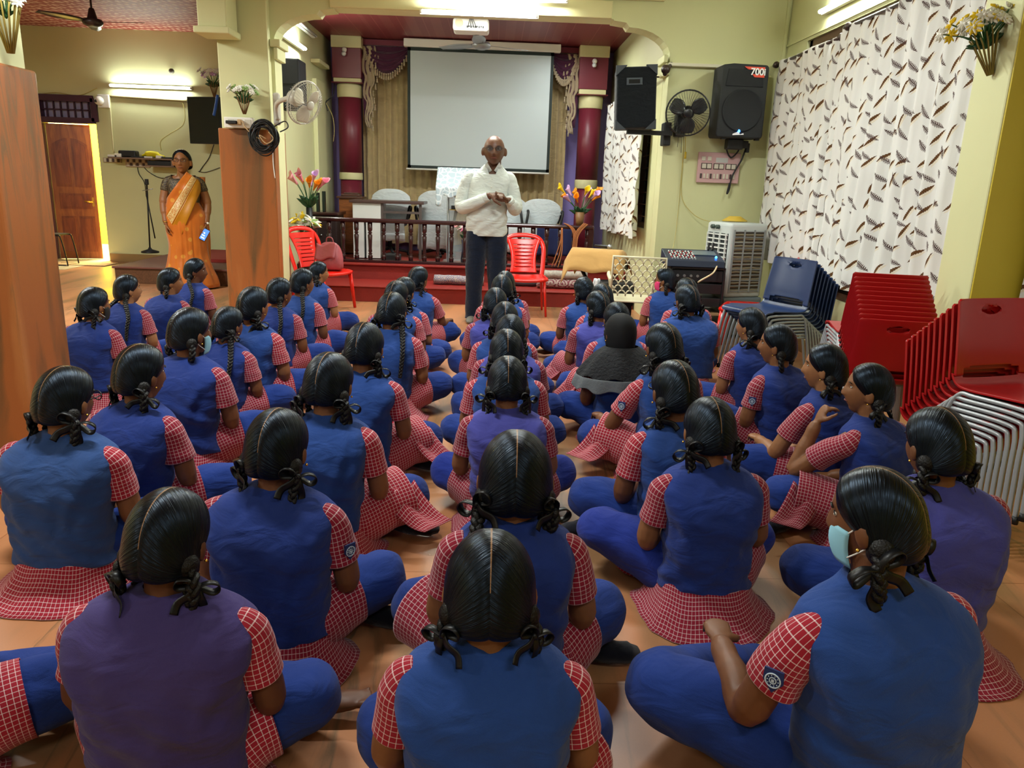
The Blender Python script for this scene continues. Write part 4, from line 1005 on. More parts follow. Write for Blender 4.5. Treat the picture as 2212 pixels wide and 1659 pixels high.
put(t, MB().tube([(lx, ly-.03, ST2), (lx, ly-.03, zl0+.05)], .011, 8).tube([(lx+.3, ly-.03, ST2), (lx+.3, ly-.03, zl0+.05)], .011, 8), 'post', M_METAL)
put(t, MB().box((lx-.06, ly-.2, ST2+.01), (lx+.36, ly+.15, ST2+.03)), 'base_plate', M_ACR)
def lace(u, v):
    if v > .35: f = (v-.35)/.65; y_, z_ = ly-.22+.34*f, zl0+.1+(zl1-zl0-.1)*f
    else: f = v/.35; y_, z_ = ly-.22-.01*math.sin(u*30)*(1-f), zl0-.02-.02*math.sin(u*24)*(1-f)-.10*(u < .12)*(1-f)+.12*f
    return (xl0+(xl1-xl0)*u, y_, z_)
put(t, MB().grid(lace, 26, 20, (.6, .6)), 'lace_cloth', M_LACE, solid=.004, fix=False)
put(t, MB().box((lx+.02, ly-.1, P(985, 452, y=ly).z-.01), (lx+.24, ly+.1, P(985, 452, y=ly).z)), 'inner_shelf', mat('brass edged shelf', 'b79a48', .4))
o = put(t, MB().box((lx+.04, ly-.08, P(985, 452, y=ly).z+.002), (lx+.2, ly+.06, P(985, 452, y=ly).z+.045)), 'microphone_box', M_BLACK, bevel=.005)
# wooden lectern against the left column
wy = 11.05; wx0, wx1 = P(737, 450, y=wy).x, P(783, 450, y=wy).x; wz = P(760, 424, y=wy).z
t = thing('wooden_pulpit', 'brown wooden pulpit in front of the left maroon column', 'lectern', ((wx0+wx1)/2, wy, ST2))
M_WD = wood('warm varnished wood', '6a3a1c', '9a5c30'); 
put(t, MB().box((wx0, wy-.15, ST2), (wx1, wy+.15, wz-.03)), 'cabinet', M_WD, bevel=.006)
put(t, MB().box((wx0-.03, wy-.18, wz-.03), (wx1+.03, wy+.18, wz)).box((wx0+.02, wy-.1, wz), (wx1-.02, wy+.12, wz+.03)).box((wx0+.05, wy-.05, wz+.03), (wx1-.05, wy+.1, wz+.05)), 'cap', mat('dark wood cap', '4a2a1e', .4), bevel=.006)
# table under a navy cloth at the right
ny = 10.4; xa, xb = P(1160, 495, y=ny).x, P(1243, 495, y=ny).x; zt = P(1200, 492, y=ny).z
k = NT('navy cloth with white sprigs', .85); tc = k.n('TexCoord').outputs['Object']
vv = k.n('TexVoronoi', i0=tc, Scale=9.); sp = k.n('SeparateXYZ', i0=tc)
k.link(k.mix(k.math('MULTIPLY', k.math('LESS_THAN', vv.outputs[0], .16), k.math('LESS_THAN', sp.outputs[2], .22)), lin('141f4c'), lin('8e9ac4')), 'Base Color')
def cl(u, v):
    if v < .55: f = v/.55; return (xa+(xb-xa)*u, ny-.02-.012*math.sin(u*26)*(1-f), ST2+.10+(zt-ST2-.10)*f-.10*(u < .3)*(1-f)*0)
    f = (v-.55)/.45; return (xa+(xb-xa)*u, ny-.02+.5*f, zt+.001)
t = thing('cloth_covered_table', 'small table under a navy cloth with pale sprigs at the right of the stage', 'table', ((xa+xb)/2, ny, ST2))
put(t, MB().grid(cl, 24, 20), 'tablecloth', k.m, solid=.006, fix=False)
put(t, MB().box((xa+.02, ny, zt-.05), (xb-.02, ny+.46, zt-.006)), 'table_top', M_DKW)
for x in (xa+.04, xb-.04):
    for y in (ny+.04, ny+.42): put(t, MB().box((x-.02, y-.02, ST2), (x+.02, y+.02, zt-.05)), 'leg', M_DKW)
# dark cupboard / console at the left end
xa, xb = SXL+.06, P(727, 500, y=10.1).x; zt = P(700, 458, y=10.1).z
t = thing('low_cabinet', 'dark brown carved low cabinet behind the left end of the balustrade', 'cabinet', ((xa+xb)/2, 10.3, ST2))
put(t, MB().box((xa, 10.1, ST2), (xb, 10.6, zt-.04)), 'cabinet_body', mat('dark carved wood', '24161a', .4, bump=.4, bscale=30), bevel=.006)
put(t, MB().box((xa-.03, 10.06, zt-.04), (xb+.03, 10.63, zt)), 'cabinet_top', M_DKW, bevel=.01)
for i in (-1, 1): put(t, MB().ball(((xa+xb)/2+i*.04, 10.09, (zt+ST2)/2), .013, 8, 6), 'door_knob', M_METAL)
for i, px in enumerate((648, 655, 686, 699)):
    x = P(px, 440, y=10.25).x; tag(MB().box((x-.012, 10.22, zt), (x+.022, 10.3, zt+.2+.02*i)).obj('pipe_stand', mat('dark green metal', '0e1f1a', .35), bevel=.004), 'dark upright metal post %s on the dark cabinet' % ('left of the lilies', 'next to the lilies', 'right of the calla leaves', 'furthest right')[i], 'post')
# rolled mats on the step
def roll_mat(kname, c1, c2, sc):
    k = NT(kname, .95); uv = k.n('UVMap').outputs[0]
    v_ = k.n('TexVoronoi', i0=k.n('Mapping', i0=uv, Scale=(sc, sc, sc)).outputs[0], Scale=1., Randomness=.2)
    rg = k.math('GREATER_THAN', k.math('SINE', k.math('MULTIPLY', v_.outputs[0], 26.)), .1); nz = k.n('TexNoise', i0=uv, Scale=60.).outputs[0]
    k.link(k.mix(k.math('MULTIPLY', rg, k.math('GREATER_THAN', nz, .42)), lin(c1), lin(c2)), 'Base Color'); k.bump(nz, .4, .004); return k.m
def rolled(label, pa, pb, y, r, m, z=None):
    a, b = P(*pa, y=y), P(*pb, y=y); z = ST1+r if z is None else z; a.z = b.z = z
    pts = [a.lerp(b, i/10) for i in range(11)]; pts[3].z += .006; pts[6].z -= .004
    mb = MB().tube(pts, [(r*1.15, r*(.97+.05*math.sin(i*1.7))) for i in range(11)], 20)
    t = thing('rolled_mat', label, 'mat', (a+b)/2, 0, 'rolled floor mats on the stage step'); put(t, mb, 'roll', m)
    sp_ = [Vector((a.x-.003, a.y+r*.15*q*math.cos(q*1.1), a.z+r*.15*q*math.sin(q*1.1))) for q in [x*.5 for x in range(1, 12)]]
    put(t, MB().tube(sp_, .004, 5), 'spiral_end', m)
M1 = roll_mat('cream and blue printed mat', 'a89a90', '5b5f86', 16); M2 = roll_mat('cream and maroon medallion mat', 'a3928a', '6e2a3a', 7); M3 = mat('pale speckled mat', 'a59d92', .95, bump=.4, bscale=60, var=.2, vscale=40)
rolled('cream rolled mat with faint blue print on the step left of the man', (938, 608), (1045, 612), SY+.35, .058, M1)
rolled('rolled mat with maroon medallions lying on the right of the step', (1160, 618), (1262, 622), SY+.30, .06, M2)
rolled('pale rolled mat lying on top of the medallion mat', (1168, 597), (1268, 597), SY+.31, .05, M3, ST1+.165)
rolled('thin grey rolled mat behind the red chair next to the man', (1090, 616), (1158, 618), SY+.42, .045, mat('grey mat', '55545c', .95))
# drop of orange ropes tied to the railing
M_ROPE = mat('orange tan rope', 'a8683a', .7)
xr = P(1245, 480, y=BY).x
for i, (pts, lb) in enumerate([
    ([(1222, 482), (1236, 492), (1243, 510), (1240, 540), (1236, 562), (1248, 580)], 'thick tan rope bundle tied round the right end of the rail'),
    ([(1266, 482), (1252, 496), (1244, 512), (1241, 540), (1237, 560), (1246, 578)], 'tan rope looped over the rail from the vase side'),
    ([(1213, 492), (1211, 520), (1203, 545), (1192, 576)], 'tan rope hanging between the balusters, left strand'),
    ([(1214, 492), (1213, 520), (1209, 548), (1198, 576)], 'tan rope hanging between the balusters, middle strand'),
    ([(1215, 492), (1215, 522), (1213, 550), (1205, 578)], 'tan rope hanging between the balusters, right strand')]):
    mb = MB()
    for q in range(4 if i < 2 else 1):
        mb.tube(curve([P(p[0]+(q-1.5)*(2.6 if i < 2 else 0), p[1]+q*.8, y=BY-.055-.006*i-.004*(q % 2)) for p in pts], 6), .0065, 6)
    tag(mb.obj('rope', M_ROPE), lb, 'rope')
# flowers
M_LEAF = mat('dark green leaf', '1c4a2a', .45, var=.2, vscale=20); M_STEM = mat('green stem', '2c6030', .5)
PET = {k_: mat(k_+' petal', c, .5) for k_, c in dict(orange='e8920c', pink='e58aa6', lilac='d8b0dc', white='e8e6da', yellow='e8c81c', salmon='e8a8a0', palegreen='8aa860').items()}
def calla(mb, base, tip_dir, sc):
    d = Vector(tip_dir).normalized(); a = d.orthogonal().normalized(); b_ = d.cross(a); R = []
    for i in range(7):
        t_ = i/6; r = sc*(.10+.42*t_**1.7)
        R.append([base+d*sc*1.6*t_+(a*math.cos(q*PI/6)+b_*math.sin(q*PI/6))*r+d*sc*.6*t_**2*max(0, math.cos(q*PI/6))**2 for q in range(12)])
    mb.rings(R, cap1=False)
def leaf(mb, base, d, ln, w, bend=.3):
    d = Vector(d).normalized(); s = d.cross(Vector((0, 1, .2))).normalized(); n = s.cross(d)
    mb.grid(lambda u, v: base+d*ln*v+s*(u-.5)*2*w*math.sin(PI*min(1, v*.93+.05))+Vector((0, 0, -1))*bend*ln*v*v+n*abs(u-.5)*w*.8, 4, 8)
def bouquet(name, label, base, kind, cols, n, h, spread, sc, rng_, nleaf=14, group=None, flat=(0, -1, 0), cat='flowers', tilt=(0, -.3, 1)):
    t = thing(name, label, cat, base, 0, group); rr = random.Random(rng_); base = Vector(base)
    st, lf = MB(), MB(); heads = {}
    for i in range(n):
        a = 2*PI*i/n+rr.random()*.6; q = spread*(.35+.65*rr.random()); tip = base+Vector((q*math.cos(a), q*.55*math.sin(a), h*(.62+.38*rr.random())))+Vector(tilt)*0
        d = (tip-base).normalized()+Vector((math.cos(a)*.5, math.sin(a)*.4-.45, .2)); c = cols[i % len(cols)]; mb = heads.setdefault((c, i), MB())
        st.tube(curve([base, base.lerp(tip, .5)+Vector((0, 0, .02)), tip], 4), .0035, 5)
        if kind == 'calla': calla(mb, tip, d, sc)
        elif kind == 'lily':
            for p in range(6):
                b_ = 2*PI*p/6; u = d.normalized().orthogonal().normalized(); v_ = d.normalized().cross(u); pd = (u*math.cos(b_)+v_*math.sin(b_))+d.normalized()*.55
                leaf(mb, tip, pd, sc*1.9, sc*.36, .12)
        else:
            for p in range(9):
                b_ = 2*PI*p/9; u = d.normalized().orthogonal().normalized(); v_ = d.normalized().cross(u); pd = (u*math.cos(b_)+v_*math.sin(b_))+d.normalized()*.2
                leaf(mb, tip, pd, sc, sc*.24, .05)
            mb.ball(tip+d.normalized()*.004, sc*.2, 6, 4)
    for i in range(nleaf):
        a = 2*PI*i/nleaf+rr.random(); leaf(lf, base+Vector((0, 0, h*.08*rr.random())), (math.cos(a)*spread/h*1.3, math.sin(a)*.5-.1, .7+.5*rr.random()), h*(.45+.3*rr.random()), h*.075, .25)
    put(t, st, 'stems', M_STEM); put(t, lf, 'leaves', M_LEAF, fix=False, solid=.001)
    for (c, i), mb in heads.items(): put(t, mb, 'blossom', PET[c], fix=False, solid=.001)
    return t
# left pair
b0 = P(668, 452, y=9.0)
t = bouquet('calla_bouquet', 'orange and pink calla bouquet with dark leaves left of the maroon column', b0, 'calla', ['orange', 'pink', 'orange', 'lilac', 'orange', 'pink', 'pink', 'salmon'], 14, .32, .15, .075, 3, 24)
put(t, MB().tube([(b0.x, b0.y, ST1), b0+Vector((0, 0, .02))], [.05, .035], 14), 'vase', M_BLACK)
b1 = P(661, 520, y=8.95)
t = bouquet('lily_bouquet', 'white and yellow lily bouquet below the callas, behind the left red chair', b1, 'lily', ['white', 'yellow', 'white', 'white', 'palegreen'], 11, .24, .12, .065, 7, 20)
put(t, MB().lathe([(.06, ST1), (.075, ST1+.08), (.05, b1.z-.03), (.06, b1.z+.01)], 16, Matrix.Translation((b1.x, b1.y, 0))), 'vase', M_BLACK)
# right end of the rail
vx = P(1252, 478, y=BY+.08); vx.z = zr
t = bouquet('calla_vase', 'wooden vase of yellow, orange and lilac callas on the right end of the rail', vx+Vector((0, 0, .10)), 'calla', ['orange', 'yellow', 'lilac', 'orange', 'lilac', 'yellow', 'orange', 'lilac'], 12, .28, .22, .070, 11, 20)
put(t, MB().lathe([(.045, zr), (.05, zr+.06), (.062, zr+.16), (.055, zr+.16), (.04, zr+.03)], 16, Matrix.Translation((vx.x, vx.y, 0))), 'vase', mat('brown wooden vase', '7e5a34', .5))
# pink flowers in a tall patterned vase beside the man
pv = P(1004, 560, y=9.9)
t = bouquet('rose_vase', 'pink and white silk flowers in a dark patterned vase behind the rail', (pv.x, pv.y, ST2+.30), 'lily', ['pink', 'white', 'salmon', 'white', 'pink'], 14, .20, .11, .035, 4, 8)
put(t, MB().lathe([(.05, ST2), (.055, ST2+.06), (.035, ST2+.20), (.05, ST2+.31)], 16, Matrix.Translation((pv.x, pv.y, 0))), 'vase', mat('dark patterned vase', '2a2438', .4, var=.6, vscale=25))
# sandals under the desk
for i, px in enumerate((842, 852)):
    q = P(px, 488, y=10.9); tag(MB().tube([(q.x, 10.75, ST2+.012), (q.x+.01, 10.85, ST2+.016), (q.x, 10.97, ST2+.012)], [(.03, .012), (.04, .014), (.035, .012)], 10, round_=True).obj('sandal', mat('grey sandal rubber', '6d7478', .7)), ('left' if i == 0 else 'right')+' grey sandal on the stage behind the desk', 'shoe')
tag(MB().cbox((P(845, 545, y=9.95).x, 9.95, ST2+.045), (.24, .2, .09)).obj('floor_box', mat('dark grey box', '2b2c30', .7), bevel=.012), 'dark grey box on the red stage floor behind the rail', 'box')
# bulbs on the columns
for px, py, lb in ((745, 108, 'white bulb in a holder on the left maroon column head'), (1284, 133, 'white bulb in a holder on the right maroon column head')):
    c = P(px, py, y=CY-.2); t = thing('bulb_holder', lb, 'lamp', c, 0, 'bulb holders on the column heads')
    put(t, MB().ball(c+Vector((0, -.035, 0)), .035, 12, 8), 'base', M_WHITE); put(t, MB().ball(c+Vector((-.005, -.06, -.055)), .032, 12, 8), 'bulb', mat('frosted bulb', 'd8dcdc', .2))
# projector
pc = P(1018, 58, y=9.2); pc.x = P(1018, 58, y=9.2).x
t = thing('projector', 'white ceiling-mounted projector below the lit tube, cables dangling behind', 'projector', pc)
put(t, MB().cbox(pc, (.40, .28, .13)), 'projector_body', M_WHITE, bevel=.03, seg=3)
put(t, MB().lathe([(.045, 0), (.045, .01)], 16, Matrix.Translation(pc+Vector((-.13, -.14, .01))) @ Matrix.Rotation(PI/2, 4, 'X')), 'vent', mat('beige vent', 'b8ac8c', .6))
put(t, MB().tube([pc+Vector((0, 0, .06)), (pc.x, pc.y, CEIL-.06)], .018, 10), 'ceiling_pole', M_WHITE)
b = MB()
for i in range(9): b.cbox(pc+Vector((-.04+.022*i, -.141, -.025+.004*(i % 2))), (.014, .008, .014 if i % 2 else .02))
put(t, b, 'sockets', M_BLACK)
b = MB()
for i in range(4): b.tube(curve([pc+Vector((.0, -.1, .12)), pc+Vector((-.01+.01*i, -.19, .05)), pc+Vector((-.03+.03*i, -.17, -.03)), pc+Vector((-.03+.03*i, -.15, -.025))], 5), .004, 6)
put(t, b, 'cables', M_CABLE)
# ceiling fans
def ceiling_fan(label, hub, top, rad, m, a0, rod=.012):
    t = thing('ceiling_fan', label, 'fan', hub)
    put(t, MB().tube([hub, (hub[0], hub[1], top)], rod, 8), 'down_rod', m)
    put(t, MB().lathe([(.02, .14), (.03, .13), (.055, .03), (.10, .02), (.115, -.01), (.10, -.04), (.05, -.06)], 20, Matrix.Translation(hub)), 'motor', m)
    put(t, MB().lathe([(.02, .0), (.06, -.02), (.05, -.10), (.02, -.11)], 16, Matrix.Translation((hub[0], hub[1], top))), 'canopy', m)
    for i in range(3):
        a = a0+2*PI*i/3; M = Matrix.Translation(hub) @ Matrix.Rotation(a, 4, 'Z') @ Matrix.Rotation(.18, 4, 'X')
        put(t, MB().grid(lambda u, v: M @ Vector((.10+(rad-.1)*u, (v-.5)*(.085+.075*math.sin(PI*min(1, u*1.1))), -.005)), 12, 3), 'blade', m, solid=.006, fix=False)
fh = P(1040, 96, y=9.9)
ceiling_fan('grey ceiling fan hanging in front of the projection screen', Vector(fh), CEIL-.05, .62, mat('grey fan enamel', '8f9398', .35, .3), .45)
fh = P(200, 46, y=9.6)
ceiling_fan('dark ceiling fan over the left aisle, one blade catching the light', Vector(fh), CEIL+.05, .60, mat('dark fan enamel', '3c3234', .3, .4), -.1)
# ---------------------------------------------------------------- right side: curtains, speakers, chairs, equipment
k = NT('feather printed curtain', .85, .2); uv = k.n('UVMap').outputs[0]
SCF = 6.9
def feathers(off, a_lo, a_hi, half, wid, col, tan):
    mp = k.n('Mapping', i0=uv, Scale=(SCF, SCF, 1), Location=(off, off*.7, 0)).outputs[0]
    vo = k.n('TexVoronoi', i0=mp, _voronoi_dimensions='2D', Scale=1., Randomness=.62)
    df = k.n('VectorMath', i0=mp, i1=vo.outputs['Position'], _operation='SUBTRACT').outputs[0]; sp = k.n('SeparateXYZ', i0=df)
    rn = k.n('SeparateColor', i0=vo.outputs['Color'])
    an = k.math('ADD', a_lo, k.math('MULTIPLY', rn.outputs[0], a_hi-a_lo)); cs, sn = k.math('COSINE', an), k.math('SINE', an)
    x = k.math('ADD', k.math('MULTIPLY', sp.outputs[0], cs), k.math('MULTIPLY', sp.outputs[1], sn))
    y = k.math('SUBTRACT', k.math('MULTIPLY', sp.outputs[1], cs), k.math('MULTIPLY', sp.outputs[0], sn))
    y = k.math('ADD', y, k.math('MULTIPLY', k.math('MULTIPLY', x, x), .35))
    tt = k.math('DIVIDE', x, half); body = k.math('SUBTRACT', 1., k.math('MULTIPLY', tt, tt))
    barb = k.math('ADD', .84, k.math('MULTIPLY', .16, k.math('SINE', k.math('MULTIPLY', k.math('ADD', x, k.math('MULTIPLY', k.math('ABSOLUTE', y), 1.2)), 75.))))
    w = k.math('MULTIPLY', k.math('MULTIPLY', k.math('MAXIMUM', body, 0.), wid), barb)
    ins = k.math('LESS_THAN', k.math('ABSOLUTE', y), w)
    y2 = k.math('ADD', y, .09); w2 = k.math('MULTIPLY', k.math('MAXIMUM', body, 0.), wid*1.0)
    tanm = k.math('MULTIPLY', k.math('LESS_THAN', k.math('ABSOLUTE', y2), w2), tan)
    sel = k.math('GREATER_THAN', rn.outputs[1], .12)
    if not tan:
        gap = k.math('GREATER_THAN', k.math('SINE', k.math('MULTIPLY', k.math('SUBTRACT', x, k.math('MULTIPLY', k.math('ABSOLUTE', y), .9)), 95.)), -.45)
        ins = k.math('MULTIPLY', ins, k.math('MAXIMUM', gap, k.math('LESS_THAN', k.math('ABSOLUTE', y), .012)))
    return k.math('MULTIPLY', ins, sel), k.math('MULTIPLY', tanm, sel)
f1, t1 = feathers(0., .55, 1.1, .43, .082, None, .45)
f2, t2 = feathers(5.37, 2.0, 2.65, .40, .115, None, 0.)
c = k.mix(t1, lin('dcdcd8'), lin('d8c49a')); c = k.mix(f1, c, lin('5a3c20')); c = k.mix(f2, c, lin('4a3634')); k.link(c, 'Base Color'); M_FEATH = k.m
def wall_curtain(label, ya, yb, x, zb, zt, n, seed, flare=.1, sag=0.):
    mb = pleats(MB(), ya, yb, zb, zt, x, n, .038, seed, flare, plane='x', nv=22, uvw=(abs(yb-ya)*1.25, zt-zb), sag=sag)
    t = thing('curtain', label, 'curtain', (x, (ya+yb)/2, zb), 0, 'feather-print window curtains')
    put(t, mb, 'drape', M_FEATH, fix=False)
    b = MB()
    return t
XC = 2.72
wall_curtain('white feather-print curtain nearest the loudspeaker, far panel of the big window', 7.78, 6.34, XC, .74, 2.62, 9, 1.3, .10)
wall_curtain('white feather-print curtain, wide near panel of the big window beside the pilaster', 6.34, 4.44, XC-.02, .70, 2.66, 10, 4.1, .10)
wall_curtain('white feather-print curtain at the right frame edge beyond the yellow pilaster', 3.78, 2.4, XC, .8, 2.6, 8, 2.2)
wall_curtain('small feather-print curtain on the stage side wall, panel nearest the maroon column', 11.2, 9.9, 1.58, .82, 2.5, 7, 6.1)
wall_curtain('small feather-print curtain under the left loudspeaker, near panel', 9.7, 8.5, 1.56, .86, 2.5, 7, 7.4)
M_ROD = mat('dark turned curtain rod', '33211e', .4)
def rod(label, y0, y1, x, z):
    t = thing('curtain_rod', label, 'rod', (x, (y0+y1)/2, z)); put(t, MB().tube([(x, y0, z), (x, y1, z)], .013, 10), 'pole', M_ROD)
    for y in (y0, y1): put(t, MB().ball((x, y, z), (.032, .036, .032), 12, 8).ball((x, y+(.05 if y == max(y0, y1) else -.05), z), .02, 10, 6), 'finial', M_ROD)
    for y in (y0-.1*(1 if y0 > y1 else -1), y1+.1*(1 if y0 > y1 else -1)): put(t, MB().tube([(x, y, z), (x+.12, y, z)], .008, 6), 'bracket', M_ROD)
rod('dark curtain rod of the far panel, finial by the loudspeaker', 7.86, 6.42, XC, 2.60)
rod('dark curtain rod carrying the wide near curtain panel', 6.28, 4.5, XC-.02, 2.65)
rod('dark curtain rod above the small stage-side window', 11.25, 8.15, 1.58, 2.50)
# loudspeakers
M_SPK = mat('charcoal speaker cabinet', '15181c', .75, bump=.3, bscale=200); M_GRILL = mat('speaker grille', '181c22', .7, bump=.7, bscale=600)
a, b_ = P(1558, 150, y=7.62), P(1646, 298, y=7.62); w = b_.x-a.x; zb_, zt_ = P(1600, 298, y=7.62).z, P(1605, 138, y=7.62).z
c = Vector(((a.x+b_.x)/2, 7.75, zb_)); t = thing('loudspeaker', 'black moulded loudspeaker with an orange 700 badge on the right wall', 'loudspeaker', c, .05)
H2 = zt_-zb_; hw = w/2
poly = [(-hw*.96, 0), (hw*.96, 0), (hw, .03), (hw*.99, H2*.97), (hw*.9, H2), (-hw*.5, H2*1.005), (-hw*.93, H2*.985), (-hw*.99, H2*.95), (-hw, .03)]
MB().prism(poly, -.13, .12, 'y').obj('cabinet', M_SPK, t, bevel=.022, seg=3)
cone = Matrix.Translation((0, -.131, H2*.38)) @ Matrix.Rotation(PI/2, 4, 'X')
MB().lathe([(hw*.83, .0), (hw*.85, .008), (hw*.80, .012), (hw*.78, .004), (.01, .006)], 40, cone).obj('woofer_grille', M_GRILL, t)
MB().prism([(-hw*.8, H2*.70), (hw*.8, H2*.70), (hw*.72, H2*.93), (-hw*.72, H2*.93)], -.138, -.128, 'y').obj('horn_grille', M_GRILL, t, bevel=.006)
M_ORG = mat('orange red badge', 'd8401c', .5)
bo = MB().prism([(-.02, H2*.965), (hw*.78, H2*.965), (hw*.78, H2*.928), (.02, H2*.928)], -.143, -.136, 'y').prism([(.06, H2*.868), (hw*.78, H2*.868), (hw*.78, H2*.828), (.085, H2*.828)], -.143, -.136, 'y').obj('badge', M_ORG, t)
def text(body, size, loc, rot, m, parent, name='lettering', ext=.0015, bold=0.):
    cu = bpy.data.curves.new(name, 'FONT'); cu.body = body; cu.size = size; cu.extrude = ext; cu.offset = bold; cu.align_x = 'CENTER'; cu.align_y = 'CENTER'
    o = bpy.data.objects.new(name, cu); COL.objects.link(o); o.location = loc; o.rotation_euler = rot; dg = bpy.context.evaluated_depsgraph_get(); me = bpy.data.meshes.new_from_object(o.evaluated_get(dg)); bpy.data.objects.remove(o)
    o = bpy.data.objects.new(name, me); COL.objects.link(o); o.location = loc; o.rotation_euler = rot; me.materials.clear(); me.materials.append(m); o.parent = parent
    return o
M_LET = mat('white lettering', 'f0f0ee', .5)
text('700i', .085, (.115, -.145, H2*.897), (PI/2, 0, 0), M_LET, t, bold=.002)
MB().prism([(-.07, .035), (-.01, .06), (-.0, .03), (.035, .045), (.04, .03), (-.07, .022)], -.140, -.132, 'y').obj('maker_emblem', M_LET, t)
MB().ball((-.01, -.134, .062), .014, 10, 6).obj('power_light', glow('blue led', 9, '2a7cff'), t)
MB().box((-.06, .0, -.10), (.10, .10, .0)).obj('mount', M_BLACK, t, bevel=.01)
for q in (-.6, .85): MB().box((hw*q-.02, -.1, -.015), (hw*q+.02, -.05, .0)).obj('foot', M_BLACK, t)
for i, lp in enumerate(([(1590, 300), (1570, 318), (1578, 340), (1592, 330), (1598, 318)], [(1612, 318), (1602, 345), (1590, 365), (1580, 385), (1575, 410), (1570, 418), (1576, 395)])):
    wire('speaker_cable', [P(*q, y=7.88-.0*i) for q in lp], .008, M_CABLE, ('short black loop of cable under the right loudspeaker', 'black cable from the right loudspeaker to the pink switchboard')[i])
c = P(1605, 308, y=7.86); tag(MB().cbox(c+Vector((0, 0, -.02)), (.10, .05, .07)).cbox(c+Vector((.05, 0, -.05)), (.035, .04, .09)).obj('plug_adapter', M_BLACK, bevel=.006), 'black plug adapter block hanging under the right loudspeaker', 'plug')
# left cabinet speaker seen from its back corner
zb_, zt_ = P(1385, 277, y=7.6).z, P(1385, 143, y=7.6).z; a = P(1338, 200, y=7.6); b_ = P(1424, 200, y=7.6); w = b_.x-a.x
t = thing('loudspeaker', 'black carpeted loudspeaker with side handle and corner caps by the stage opening', 'loudspeaker', ((a.x+b_.x)/2, 7.72, zb_), -.12)
t.rotation_euler = (.0, -.05, -.10); M_CARP = fabric('black speaker carpet', '11161c', .95, .2)
MB().box((-w/2, -.12, 0), (w/2, .22, zt_-zb_)).obj('cabinet', M_CARP, t, bevel=.02, seg=3)
hh = zt_-zb_
o = MB().box((-.02-.075, -.127, hh*.70), (-.02+.075, -.12, hh*.82)).obj('handle_frame', mat('handle plastic', '2c363e', .5), t, bevel=.006)
MB().box((-.02-.052, -.13, hh*.725), (-.02+.052, -.126, hh*.79)).obj('handle_recess', mat('deep black', '020203', .9), o)
for q in (-1, 1):
    for z in (0, 1): MB().prism([(q*w/2*1.02, -.012 if z == 0 else hh+.012), (q*(w/2-.10), -.012 if z == 0 else hh+.012), (q*w/2*1.02, .08 if z == 0 else hh-.08)], -.128, -.06, 'y').obj('corner_cap', mat('corner cap plastic', '222a31', .5), t)
c = P(1445, 290, y=7.8)
t = thing('speaker_bracket', 'black wall bracket holding the left loudspeaker', 'bracket', c); put(t, MB().box((1.28, 7.7, zb_-.05), (A1+.03, 7.76, zb_-.01)), 'arm', M_BLACK); put(t, MB().cbox((A1+.0, 7.86, zb_-.03), (.07, .16, .22)), 'wall_plate', M_BLACK, bevel=.01)
tag(MB().lathe([(.11, 0), (.11, .02), (.04, .05)], 12, Matrix.Translation((P(1438, 150, y=7.9).x, 7.95, P(1438, 150, y=7.9).z)) @ Matrix.Rotation(PI/2, 4, 'X')).obj('pipe_flange', M_ROD) if False else MB().tube([P(1436, 160, y=7.7), P(1450, 138, y=7.95)], .02, 8).ball(P(1438, 150, y=7.7), .045, 10, 6).obj('wall_hook', M_ROD), 'dark swivel bracket behind the left loudspeaker top', 'bracket')
# speaker on the left stage wall
a = P(602, 132, y=8.4); c = P(617, 172, y=8.5)
t = thing('loudspeaker', 'dark loudspeaker hung on the stage side wall beyond the middle pillar', 'loudspeaker', (SXL+.13, 9.0, c.z), 0)
MB().box((-.12, -.16, -.26), (.14, .16, .26)).obj('cabinet', M_SPK, t, bevel=.015); MB().box((-.1, -.165, -.24), (.12, -.158, -.03)).box((-.1, -.165, .0), (.12, -.158, .24)).obj('grille', M_GRILL, t)
